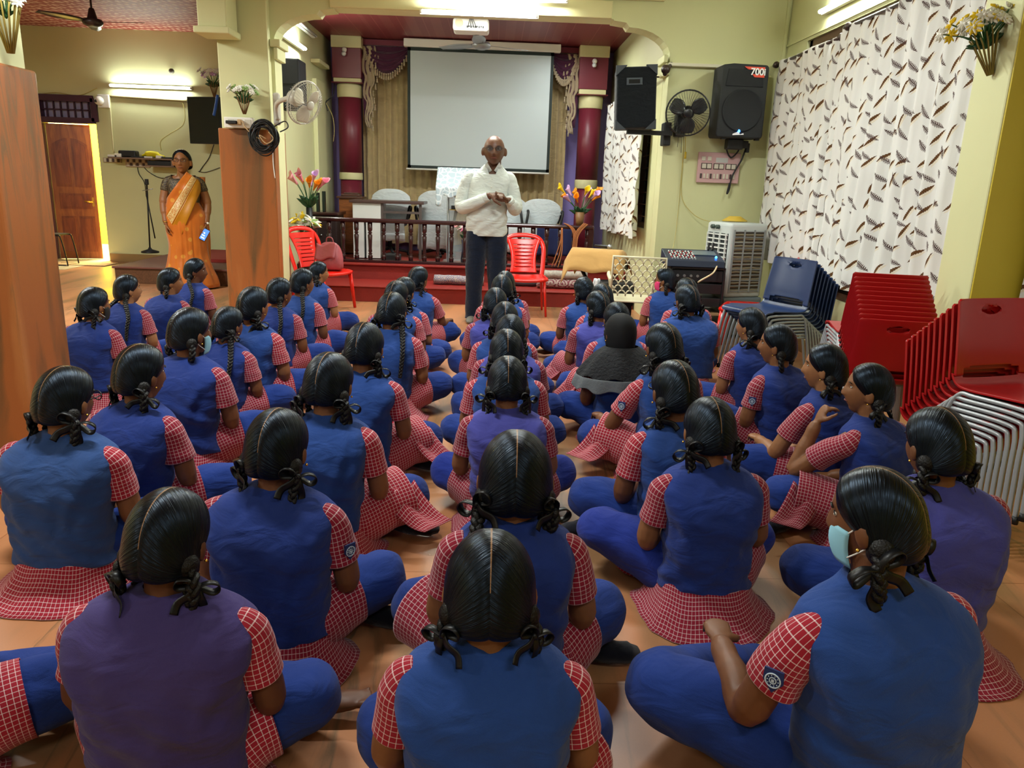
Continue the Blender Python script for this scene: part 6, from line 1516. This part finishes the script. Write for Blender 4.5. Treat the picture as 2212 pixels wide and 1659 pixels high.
# shelf with clutter and switchboards below
sy0, sy1 = LBACK-.32, LBACK-.0; a, b_ = P(232, 336, y=sy0), P(394, 352, y=sy0); z = (P(300, 344, y=sy0).z)
t = thing('wall_shelf', 'cluttered brown wall shelf below the lit tube on the far left wall', 'shelf', ((a.x+b_.x)/2, LBACK-.15, z))
put(t, MB().box((a.x, sy0, z), (b_.x, sy1, z+.022)), 'shelf_board', mat('brown laminate shelf', '7c6350', .5), bevel=.003)
put(t, MB().box((P(310, 350, y=sy0).x, sy0+.04, z-.10), (b_.x-.02, sy1, z-.08)).box((b_.x-.18, sy0+.02, z-.09), (b_.x-.02, sy1, z)), 'lower_box', MATS['brown laminate shelf'])
rx0, rx1 = P(318, 350, y=sy0+.06).x, P(368, 350, y=sy0+.06).x
tag(MB().box((rx0, sy0+.06, z-.078), (rx1, sy1-.04, z-.012)).obj('video_recorder', M_BLACK, bevel=.004), 'slim black recorder under the wall shelf', 'recorder')
zc = z+.022
def sh(px, w, h, d=.14, dy=.1): c = P(px, 330, y=sy0+dy); return (c.x-w/2, sy0+dy-d/2, zc), (c.x+w/2, sy0+dy+d/2, zc+h)
tag(MB().box(*sh(278, .26, .10)).obj('black_case', M_BLACK, bevel=.02), 'black zipped case on the wall shelf', 'case')
b = MB(); c = P(335, 328, y=sy0+.1)
b.tube(curve([(c.x-.16, sy0+.1, zc+.04), (c.x-.08, sy0+.08, zc+.06), (c.x, sy0+.1, zc+.055), (c.x+.12, sy0+.09, zc+.03)], 4), [(.05, .02)]*3+[(.07, .045)]*7+[(.03, .02)]*3, 12, round_=True)
tag(b.obj('yellow_pouch', mat('bright yellow cloth', 'd8c800', .7, bump=.6, bscale=25)), 'bright yellow cloth bundle on the wall shelf', 'bag')
for i, (px, w, h, m, lb) in enumerate(((245, .14, .03, M_WHITE, 'white plug adapter at the left end of the wall shelf'), (257, .10, .05, M_WHITE, 'small white box on the wall shelf'), (300, .20, .02, M_BLACK, 'thin dark remote on the wall shelf'), (322, .12, .025, M_WHITE, 'white card box under the yellow bundle'), (345, .09, .04, M_WHITE, 'white round tin on the wall shelf'), (370, .30, .022, M_BLACK, 'long black tray at the right end of the wall shelf'))):
    tag(MB().box(*sh(px, w, h, .10, .06)).obj(('plug_adapter', 'small_box', 'remote_control', 'card_box', 'tin', 'tray')[i], m, bevel=.006), lb, ('adapter', 'box', 'remote', 'box', 'tin', 'tray')[i])
def swb(label, px0, px1, py0, py1, cols, rows, m):
    a, b_ = P(px0, py0, y=LBACK-.03), P(px1, py1, y=LBACK-.03); w, h = b_.x-a.x, a.z-b_.z
    t = thing('switchboard', label, 'switchboard', (a.x+w/2, LBACK, b_.z+h/2)); MB().box((-w/2, -.035, -h/2), (w/2, 0, h/2)).obj('board', m, t, bevel=.005)
    for i in range(cols):
        for j in range(rows): MB().box((-w*.45+i*w*.9/cols+w*.02, -.043, -h*.42+j*h*.84/rows+h*.05), (-w*.45+(i+1)*w*.9/cols-w*.02, -.035, -h*.42+(j+1)*h*.84/rows-h*.05)).obj('switch', MATS['dark socket bezel'] if (i+j) % 2 else MATS['ivory switch'], t)
swb('brown-switched long switchboard left under the wall shelf', 222, 262, 340, 352, 6, 1, mat('beige board', 'b0a078', .5))
swb('pinkish switchboard with two rows under the wall shelf', 270, 324, 341, 362, 7, 2, mat('pale pink board', 'b8a48c', .5))
# camera
c = P(219, 218, y=LBACK-.06); t = thing('security_camera', 'white dome security camera beside the door transom', 'camera', c)
put(t, MB().cbox((c.x+.02, LBACK-.02, c.z), (.17, .06, .19)), 'mounting_plate', M_WHITE, bevel=.01); put(t, MB().ball((c.x-.02, LBACK-.09, c.z), .065, 16, 10), 'dome', M_WHITE); put(t, MB().ball((c.x-.04, LBACK-.145, c.z-.01), .022, 10, 6), 'lens', M_BLACK)
c = P(371, 154, y=LBACK-.02); tag(MB().lathe([(.04, 0), (.035, .03), (.01, .035)], 16, Matrix.Translation(c) @ Matrix.Rotation(PI/2, 4, 'X')).obj('wall_socket', mat('dark round fitting', '4a4438', .5)), 'small dark round fitting on the wall above the tube light', 'fitting')
# wires on the left wall
for nm, pts, r, m, lb in (
    ('conduit', [(236, 205), (240, 262), (246, 330)], .012, M_CREAM, 'cream conduit running down from the tube light to the shelf'),
    ('wire', [(390, 212), (399, 240), (395, 270), (365, 290), (347, 305), (348, 325)], .005, M_CABLEY, 'pale wire curving down the wall to the shelf'),
    ('wire', [(80, 205), (120, 200), (170, 206), (210, 190)], .006, M_CABLEY, 'grey wire sagging over the door transom'),
    ('wire', [(296, 355), (300, 375), (312, 395), (316, 425)], .006, M_CABLE, 'black lead from the switchboard to the microphone stand'),
    ('wire', [(310, 360), (322, 372), (345, 384), (368, 385)], .006, M_CABLE, 'black lead drooping right from the switchboard'),
    ('wire', [(462, 312), (452, 340), (438, 360), (430, 372)], .006, M_CABLE, 'black lead falling from the television'),
    ('wire', [(428, 370), (445, 372), (475, 362)], .005, M_CABLE, 'thin lead running behind the woman to the pillar')):
    wire(nm, [P(*q, y=LBACK-.02) for q in pts], r, m, lb, 'wire')
wire('trunking', [P(222, 206, y=LBACK-.01), P(404, 218, y=LBACK-.01)], .022, mat('grey trunking', 'a89c70', .6), 'brownish trunking strip under the left tube light', 'trunking')
# power strip and cable coil on the middle pillar
a, b_ = P(487, 249, y=7.80), P(548, 272, y=7.80)
t = thing('extension_box', 'white extension socket box on top of the middle pillar cladding', 'socket box', ((a.x+b_.x)/2, 7.8, PZ))
MB().box((-.14, -.035, .002), (.14, .03, .10)).obj('socket_body', M_WHITE, t, bevel=.006)
for i, x in enumerate((-.07, .0, .09)): MB().box((x-.03, -.038, .03), (x+.03, -.034, .08)).obj('socket', mat('grey white socket', 'c8c4b8', .4), t)
MB().cbox((-.06, -.06, .05), (.10, .05, .03)).obj('charger', M_BLACK, t, bevel=.006); MB().cbox((.015, -.05, .055), (.04, .04, .05)).obj('plug', mat('tan plug', 'b89a70', .5), t, bevel=.008)
c = P(573, 297, y=7.72); b = MB(); rr = random.Random(4)
for i in range(17):
    r = .085+.045*rr.random(); ox, oz, ph = rr.uniform(-.02, .02), rr.uniform(-.025, .025), rr.random()*6; e_ = rr.uniform(.85, 1.12)
    b.tube([Vector((c.x+ox+r*e_*math.cos(a), c.y-.02*rr.random()*0-.006*i*.5+.01*math.sin(2*a+ph), c.z+oz+r*1.15*math.sin(a))) for a in [2*PI*j/26 for j in range(26)]], .0065, 6, loop=True)
t = thing('cable_coil', 'big coil of black cable hung on the corner of the middle pillar', 'cable', c); put(t, b, 'loops', M_CABLE)
put(t, MB().tube(curve([P(556, 282, y=7.72), P(548, 272, y=7.73), P(536, 290, y=7.74), P(552, 315, y=7.72)], 6), .006, 6).tube(curve([P(590, 275, y=7.7), P(615, 262, y=7.7), P(622, 275, y=7.7), P(605, 285, y=7.7)], 6), .006, 6), 'loose_end', M_CABLE)
wire('cream_cord', [P(575, 300, y=7.66), P(560, 292, y=7.66), P(575, 310, y=7.65), P(590, 300, y=7.66), P(580, 285, y=7.66)], .005, MATS['tan plug'], 'cream cord tangled in the black cable coil', 'cord')
wire('plug_lead', [P(524, 262, y=7.74), P(530, 275, y=7.73), P(545, 290, y=7.72), P(560, 300, y=7.7)], .006, MATS['tan plug'], 'tan lead from the extension box to the coil', 'cord')
wire('cord', [P(589, 290, y=7.828), P(590, 350, y=7.828), P(594, 385, y=7.828)], .004, M_WHITE, 'thin white cord hanging down the pillar edge', 'cord')
# cable on the stage's left wall
wire('dangling_cable', [P(722, 180, y=11.2), P(720, 205, y=11.1), P(710, 215, y=11.1), P(704, 222, y=11.1), P(708, 240, y=11.1)], .008, M_CABLE, 'black cable with a clip hanging left of the maroon column')
wire('dangling_cable', [P(704, 222, y=11.1), P(718, 250, y=11.0), P(722, 280, y=11.0), P(720, 306, y=11.0)], .004, M_CABLEY, 'thin pale cable dangling left of the maroon column')
# wall posies
def posy(label, base, h, spread, n, cols, rng_, holder, tilt=(0, 0, 0), kind='daisy', sc=.036, m='7a5a34'):
    t = bouquet('wall_posy', label, base, kind, cols, n, h, spread, sc, rng_, 12, 'wall posies')
    b = MB(); base = Vector(base)
    for i in range(14):
        a = 2*PI*i/14; b.tube([base+Vector((.012*math.cos(a), .012*math.sin(a), -holder)), base+Vector((.055*math.cos(a), .045*math.sin(a), .03)), base+Vector((.07*math.cos(a), .05*math.sin(a), .06+.02*(i % 3)))], .004, 5)
    put(t, b, 'twig_cone', mat('twig '+m, m, .8)); t.rotation_euler = tilt
    return t
posy('white daisy posy in a twig cone on the middle pillar', P(527, 225, y=7.74), .17, .14, 22, ['white', 'white', 'palegreen'], 5, .09)
posy('white daisy posy above the television', P(462, 190, y=11.5), .24, .24, 20, ['white', 'white', 'lilac'], 8, .12, sc=.05)
c = P(2130, 105, x=QX-.06); t = posy('white daisy posy with a twig cone on the yellow pilaster at the right', c, .17, .21, 40, ['white', 'white', 'white', 'yellow'], 9, .13, (0, -.35, 0), sc=.04, m='8c7c40')
c = P(14, 40, x=PX1+.03); t = posy('twig basket posy at the top left corner on the front pillar', c, .10, .08, 8, ['white', 'white'], 12, .14, sc=.03, m='a08c40')
wire('blue_cord', [P(470, 205, y=11.45), P(466, 230, y=11.45), P(462, 250, y=11.45)], .02, mat('bright blue ribbon', '1450b0', .5), 'bright blue tassel hanging beside the television', 'ribbon')
# ---------------------------------------------------------------- the two grown-ups
def man():
    f = P(1042, 700, z=0); x, y = f.x+.02, 7.72
    Htot = P(1072, 293, y=y).z
    g = thing('standing_man', 'bald man in a white shirt and navy trousers, hands clasped, facing the girls', 'person', (x, y, 0), PI-.06, None, Htot/1.80)
    # local: faces +y (towards the camera after the turn), z up, 1.80 tall; +x is HIS left... seen on the right
    hc = Vector((-.055, .035, 1.662)); HM = Matrix.Translation(hc) @ Matrix.Rotation(.05, 4, 'Z') @ Matrix.Diagonal((1.13, 1.05, 1, 1))
    mb = MB(); head_grid(mb, HM, 1.28, 40, 46, ear=.0735)
    mb.tube([(-.03, -.02, 1.40), (-.045, -.01, 1.48), (-.058, .0, 1.56), hc+Vector((0, -.02, -.05))], [(.15, .08), (.075, .065), (.066, .066), (.068, .072)], 18, up=(0, 1, 0))
    mb.tube([(0, 0, .95), (0, .01, 1.2), (-.02, 0, 1.40)], [(.15, .10), (.16, .10), (.15, .07)], 18, up=(0, 1, 0))
    # forearms meet at the chest; fingers laced
    RW, LW = Vector((-.045, .235, 1.250)), Vector((-.215, .175, 1.215))
    AR = [(.175, .0, 1.405), (.225, .02, 1.27), (.24, .06, 1.13), (.09, .19, 1.18), RW]
    AL = [(-.205, .0, 1.405), (-.245, .01, 1.27), (-.275, .03, 1.13), (-.245, .11, 1.165), LW]
    for A_ in (AR, AL): mb.tube(curve(A_, 5), [.045]*6+[.042]*5+[.036]*5+[.031]*5, 12)
    hand(mb, RW, (-1, .12, -.02), (.1, -.6, -.8), -1, .6, 1.28)
    hand(mb, LW, (.85, .5, .0), (-.1, .3, 1), -1, .7, 1.28)
    for q in (-1, 1):
        mb.tube([(q*.09, 0, .95), (q*.12, .01, .5), (q*.14, .0, .12), (q*.14, -.01, .05)], [.08, .06, .04, .04], 12)
    bo = mb.obj('body', mat('dark brown skin', '5c3a28', .42, spec=.45, var=.08, vscale=30), g, fix=False); remesh(bo, .0055, 2)
    face_parts(HM, g, 1.28)
    gl = MB()
    for q in (-1, 1): gl.tube([HM @ (Vector((q*.031+.022*math.cos(a), .098-.006*abs(math.cos(a)), .010+.0155*math.sin(a)))*1.28) for a in [2*PI*i/16 for i in range(16)]], .0018, 6, loop=True); gl.tube([HM @ (Vector(p)*1.28) for p in ((q*.053, .092, .014), (q*.074, .05, .014), (q*.078, -.005, .012))], .002, 6)
    gl.tube([HM @ (Vector(p)*1.28) for p in ((-.01, .1, .014), (0, .102, .017), (.01, .1, .014))], .0018, 6)
    go = gl.obj('spectacles', M_BLACK, g)
    for q in (-1, 1): MB().ball((0, 0, 0), (.024, .0015, .016), 14, 6, HM @ Matrix.Translation((q*.040, .124, .013))).obj('lens', mat('tinted lens', '3a3c40', .08, alpha=.45), go)
    M_SH = fabric('crisp white shirt', 'd2d9d4', .8, .15, .03, 500.)
    mb = MB(); R = []; prof = [(.86, 0, .198, .132, 2.4), (.93, .002, .200, .138, 2.4), (1.02, .015, .196, .150, 2.4), (1.12, .018, .192, .150, 2.4), (1.24, .010, .198, .138, 2.5), (1.34, .0, .206, .122, 2.6), (1.41, -.005, .198, .102, 2.6), (1.46, -.006, .160, .088, 2.4), (1.50, -.004, .115, .078, 2.2), (1.535, .004, .082, .076, 2)]
    NR = 34; NS = 56
    for i in range(NR+1):
        z = .86+.675*i/NR
        for j in range(len(prof)-1):
            if z <= prof[j+1][0] or j == len(prof)-2: fr = (z-prof[j][0])/(prof[j+1][0]-prof[j][0]); cy, a, b_, ex = [u+(v-u)*fr for u, v in zip(prof[j][1:], prof[j+1][1:])]; break
        row = []
        for j in range(NS):
            th = 2*PI*j/NS; c_, s_ = math.cos(th), math.sin(th); px = a*math.copysign(abs(c_)**(2/ex), c_); py = b_*math.copysign(abs(s_)**(2/ex), s_)
            w = noise.noise(Vector((px*6, py*6, z*9)))*.014+.005*math.sin(z*60+px*45+3*noise.noise(Vector((px*8, 0, z*8))))*sm(1.35, 1.15, z)
            row.append(Vector((px+c_*w-.045*sm(1.2, 1.5, z), py+cy+s_*w, z-.13*max(0, s_)**5*sm(1.44, 1.535, z))))
        R.append(row)
    mb.rings(R, cap0=False, cap1=False); sh_ = mb.obj('shirt', M_SH, g, sub=1, solid=.003)
    for A_, q in ((AR, 1), (AL, -1)):
        mb = MB(); cloth_tube(mb, [Vector(A_[0])-Vector((q*.04, 0, -.02)), A_[0], A_[1], A_[2], A_[3], Vector(A_[3]).lerp(Vector(A_[4]), .55)], [.045, .066, .070, .070, .058, .046], 24, 6, .006, 55, q); so = mb.obj('sleeve', M_SH, sh_, sub=1)
        cuff = Vector(A_[3]).lerp(Vector(A_[4]), .55); d = (Vector(A_[4])-Vector(A_[3])).normalized(); MB().tube([cuff-d*.02, cuff+d*.045], [.048, .045], 20).obj('cuff', M_SH, so, bevel=.003)
    for q in (-1, 1):   # collar
        MB().prism([(q*.012, -.045), (q*.066, .030), (q*.088, -.02), (q*.050, -.085)], -.003, .003, 'y', Matrix.Translation((-.050, .100, 1.515)) @ Matrix.Rotation(-.5, 4, 'X') @ Matrix.Rotation(q*-.45, 4, 'Z')).obj('collar', M_SH, sh_, bevel=.002)
    b = MB()
    for i in range(6): b.ball((-.048+.004*i, .148-.0*i+(.014 if i > 1 else 0)-(.03 if i == 0 else 0)*0, 1.40-.075*i), .0055, 8, 5)
    b.obj('buttons', M_WHITE, sh_)
    mb = MB()
    for q in (-1, 1):
        cloth_tube(mb, [(q*.085, 0, .96), (q*.095, .005, .80), (q*.105, .01, .55), (q*.115, .0, .32), (q*.12, -.005, .10), (q*.12, .0, .03)], [(.115), .112, .095, .082, .078, .080], 28, 7, .008, 30, q*2+9)
    mb.obj('trousers', fabric('dark navy trousers', '0f1a2e', .9, .2), g, sub=1)
    for q in (-1, 1): MB().tube([(q*.12, -.07, .035), (q*.125, .02, .04), (q*.135, .12, .032), (q*.14, .16, .025)], [(.04, .032), (.045, .038), (.048, .028), (.035, .018)], 14, round_=True).obj('shoe', mat('grey leather shoe', '6a675f', .5), g)
man()
def woman():
    x, y = P(412, 600, y=9.5).x, 9.5; Ht = P(410, 325, y=y).z
    g = thing('standing_woman', 'woman in an orange and gold saree holding a phone beside the wooden platform', 'person', (x, y, 0), PI+.32, None, Ht/1.58); g.scale.x *= 1.06
    hc = Vector((.0, .02, 1.452)); HM = Matrix.Translation(hc) @ Matrix.Rotation(-.18, 4, 'Z') @ Matrix.Rotation(.03, 4, 'X')
    mb = MB(); head_grid(mb, HM, 1.18, 38, 44, ear=.077)
    mb.tube([(0, -.02, 1.28), (0, -.01, 1.30), (0, .0, 1.37), hc+Vector((0, -.02, -.05))], [(.14, .07), (.065, .055), (.052, .052), (.053, .058)], 16, up=(0, 1, 0))
    mb.tube([(0, 0, .85), (0, .01, 1.05), (0, 0, 1.24)], [(.14, .10), (.13, .09), (.15, .07)], 16, up=(0, 1, 0))
    RA = [(.155, -.005, 1.245), (.195, -.01, 1.10), (.215, .01, .98), (.21, .05, .86), (.20, .09, .75)]
    LA = [(-.155, -.005, 1.245), (-.20, -.01, 1.10), (-.225, -.0, .98), (-.215, .04, .86), (-.20, .08, .75)]
    for A_ in (RA, LA): mb.tube(curve(A_, 5), [.048]*5+[.048]*5+[.042]*5+[.034]*4+[.026]*2, 12)
    hand(mb, RA[-1], (-.05, .1, -1), (-1, 0, 0), 1, .5, .92); hand(mb, LA[-1], (.08, .25, -1), (1, .1, 0), -1, .8, .92)
    bo = mb.obj('body', mat('warm brown skin', '8a5a38', .5, spec=.35, var=.05, vscale=30), g, fix=False); remesh(bo, .005, 2); face_parts(HM, g, 1.18)
    hair_cap(HM, 1.18, .007, parting=False, front=50).obj('hair', M_HAIR, g, fix=False); MB().ball(HM @ Vector((0, -.105, -.02)), (.045, .035, .045), 12, 8).obj('hair_bun', M_BRAID, g)
    gl = MB()
    for q in (-1, 1):
        gl.tube([HM @ (1.18*Vector((q*.033+.024*max(-.9, min(.9, 1.3*math.cos(a))), .095, .010+.016*max(-.85, min(.85, 1.3*math.sin(a)))))) for a in [2*PI*i/16 for i in range(16)]], .0022, 6, loop=True); gl.tube([HM @ (1.18*Vector(p)) for p in ((q*.055, .092, .016), (q*.074, .05, .014), (q*.077, .0, .010))], .002, 6)
        MB().ball(HM @ Vector((q*.082, .004, -.041)), .006, 8, 6).obj('earring', M_GOLD, g)
    gl.tube([HM @ (1.18*Vector(p)) for p in ((-.01, .097, .014), (.01, .097, .014))], .002, 6); gl.obj('spectacles', M_BLACK, g)
    # blouse
    k = NT('dark brown brocade', .6); tc = k.n('TexCoord').outputs['Object']; n = k.n('TexNoise', i0=tc, Scale=70., Detail=4., Distortion=2.).outputs[0]
    k.link(k.mix(k.math('GREATER_THAN', n, .56), lin('2a1c14'), lin('7a6a44')), 'Base Color'); M_BL = k.m
    mb = MB(); R = []
    for z, a, b_, ex in ((1.00, .150, .112, 2.3), (1.08, .158, .125, 2.4), (1.16, .168, .128, 2.5), (1.235, .172, .092, 2.5), (1.275, .158, .072, 2.4), (1.305, .125, .060, 2.2)):
        R.append([Vector((a*math.copysign(abs(math.cos(t))**(2/ex), math.cos(t)), b_*math.copysign(abs(math.sin(t))**(2/ex), math.sin(t))-.004-(.0 if z < 1.25 else .0), z-(.07 if z > 1.29 and math.sin(t) > .2 else 0)*math.sin(t))) for t in [2*PI*j/36 for j in range(36)]])
    mb.rings(R, cap0=False, cap1=False); bl = mb.obj('blouse', M_BL, g, sub=1)
    for A_, q in ((RA, 1), (LA, -1)):
        mb = MB(); cloth_tube(mb, [Vector(A_[0])-Vector((q*.04, 0, -.02)), Vector(A_[0])+Vector((q*.01, 0, -.02)), Vector(A_[0]).lerp(Vector(A_[1]), .85)], [.035, .050, .056], 22, 5, .002, 30, q); mb.obj('sleeve', M_BL, bl, sub=1)
    # saree: skirt with pleats, plus the pallu across the chest
    k = NT('orange silk saree', .42, .4); tc = k.n('TexCoord').outputs['Object']; k.b.inputs['Sheen Weight'].default_value = .4
    v_ = k.n('TexVoronoi', i0=tc, Scale=9.); blob = k.math('LESS_THAN', v_.outputs[0], .22); n = k.n('TexNoise', i0=tc, Scale=6., Detail=3.).outputs[0]
    k.link(k.mix(k.math('MULTIPLY', blob, .6), k.mix(n, lin('b8590c'), lin('cf7414')), lin('d8a03a')), 'Base Color'); M_SA = k.m
    k = NT('gold saree border', .4, .5); uv = k.n('UVMap').outputs[0]; sp = k.n('SeparateXYZ', i0=uv); n = k.n('TexNoise', i0=uv, Scale=45., Detail=3., Distortion=3.).outputs[0]
    e_ = k.math('LESS_THAN', k.math('ABSOLUTE', k.math('SUBTRACT', sp.outputs[0], .052)), .034); ins = k.math('GREATER_THAN', n, .5)
    e2 = k.math('LESS_THAN', k.math('ABSOLUTE', k.math('SUBTRACT', k.math('ABSOLUTE', k.math('SUBTRACT', sp.outputs[0], .052)), .037)), .003)
    col = k.mix(k.math('MULTIPLY', e_, ins), lin('b56a10'), lin('d8c48c')); k.link(k.mix(e2, col, lin('dcc890')), 'Base Color'); M_SB = k.m
    mb = MB(); R = []
    for i in range(25):
        z = .02+1.01*i/24; a = .30-.10*sm(0, .45, z)-.012*sm(.5, .95, z)+.03*math.exp(-((z-.80)/.15)**2)-.055*sm(.85, 1.03, z); b_ = a*.72; row = []
        for j in range(72):
            t = 2*PI*j/72; c_, s_ = math.cos(t), math.sin(t); fr = math.exp(-((t-PI/2)/.55)**2)
            w = .012*math.sin(t*26)*fr*sm(.95, .6, z)+.006*math.sin(t*11+z*5)*sm(.9, .3, z)+.010*noise.noise(Vector((c_*3, s_*3, z*7)))
            row.append(Vector(((a+w)*c_, (b_+w)*s_+.01, z)))
        R.append(row)
    mb.rings(R, cap0=False, cap1=False); sa = mb.obj('saree', M_SA, g, solid=.004)
    # pallu band: from her right hip (image left) over the chest to her left shoulder (image right), local -x is image right... her left
    def shell_pt(x_, z_, off=.0):
        a = .172+.035*math.exp(-((z_-.86)/.14)**2)-.02*sm(1.2, 1.3, z_); b_ = .118+.03*math.exp(-((z_-1.15)/.08)**2)+.035*math.exp(-((z_-.88)/.14)**2)-.055*sm(1.20, 1.32, z_)
        xx = max(-.99, min(.99, x_/a)); return Vector((xx*a, b_*math.sqrt(max(0, 1-abs(xx)**2.4))+.012+off, z_))
    def band(u, v, w0=.0, w1=1., off=.012):
        # v runs from hip to shoulder, u across
        cx_ = .185-.31*v; cz = .74+.54*v; nx, nz = .80, .60; ww = (u-.5)*(.30-.11*v)*(w1-w0)+0
        s_ = w0+(w1-w0)*u; ww = (s_-.5)*(.34-.13*v)
        return shell_pt(cx_-nx*ww*1.0, cz-nz*ww*1.0+.0, off+.006*math.sin(s_*14+v*2))
    mb = MB(); mb.grid(lambda u, v: band(u, v), 26, 30, (.30, .75)); mb.obj('pallu', M_SA, sa, solid=.004, fix=False)
    mb = MB(); mb.grid(lambda u, v: band(u, v, .30, .62, .019), 12, 30, (.105, .75)); mb.obj('pallu_border', M_SB, sa, solid=.003, fix=False)
    mb = MB(); mb.grid(lambda u, v: band(u, v, .62, 1.0, .020), 12, 30, (.0, .0)); mb.obj('gold_panel', mat('mustard gold silk', 'b87a10', .4, spec=.5), sa, solid=.003, fix=False)
    mb = MB(); mb.grid(lambda u, v: Vector((-.13-.07*u, -.03-.07*u+.02*math.sin(u*12), 1.30-.02-1.08*v)) if False else Vector((-.12-.10*u+.01*math.sin(v*7), -.10-.03*math.sin(u*8), 1.29-1.05*v)), 10, 20); mb.obj('pallu_fall', M_SA, sa, solid=.003, fix=False)
    MB().tube([Vector(LA[-1])+Vector((.028*math.cos(a), .028*math.sin(a), .02)) for a in [2*PI*i/14 for i in range(14)]], [(.006, .003)]*14, 6, loop=True, up=(0, 0, 1)).obj('watch_strap', mat('brown strap', '5a2418', .5), g)
    MB().ball(Vector(LA[-1])+Vector((-.02, .024, .02)), (.014, .008, .014), 12, 6).obj('watch_face', M_WHITE, g)
    MB().tube([Vector(RA[-1])+Vector((.032*math.cos(a), .030*math.sin(a), .03)) for a in [2*PI*i/16 for i in range(16)]], .0035, 6, loop=True).obj('bangle', M_GOLD, g)
    MB().tube(curve([(-.045, .03, 1.33), (-.02, .085, 1.24), (0, .105, 1.20), (.02, .085, 1.24), (.045, .03, 1.33)], 5), .0018, 6).obj('necklace', M_GOLD, g)
    ph = g.matrix_basis if False else None
    Mw = Matrix.Translation(g.location) @ g.rotation_euler.to_matrix().to_4x4() @ Matrix.Diagonal(g.scale).to_4x4()
    pc = Mw @ (Vector(LA[-1])+Vector((.02, .055, -.11)))
    pt = thing('mobile_phone', 'mobile phone with a bright blue screen in the hand of the woman in the saree', 'phone', pc, .0); pt.rotation_euler = (-.2, .5, .1)
    MB().box((-.038, -.005, -.075), (.038, .005, .075)).obj('phone_body', M_BLACK, pt, bevel=.004)
    so = MB().box((-.034, -.0062, -.068), (.034, -.005, .068)).obj('phone_screen', glow('phone glow', 1.2, '4a74c8'), pt)
    for i in range(3): MB().box((-.026, -.0068, -.05+.03*i), (.02-.01*i, -.0061, -.035+.03*i)).obj('screen_block', glow('phone glow white', 1.3, 'b8cce8'), so)
woman()
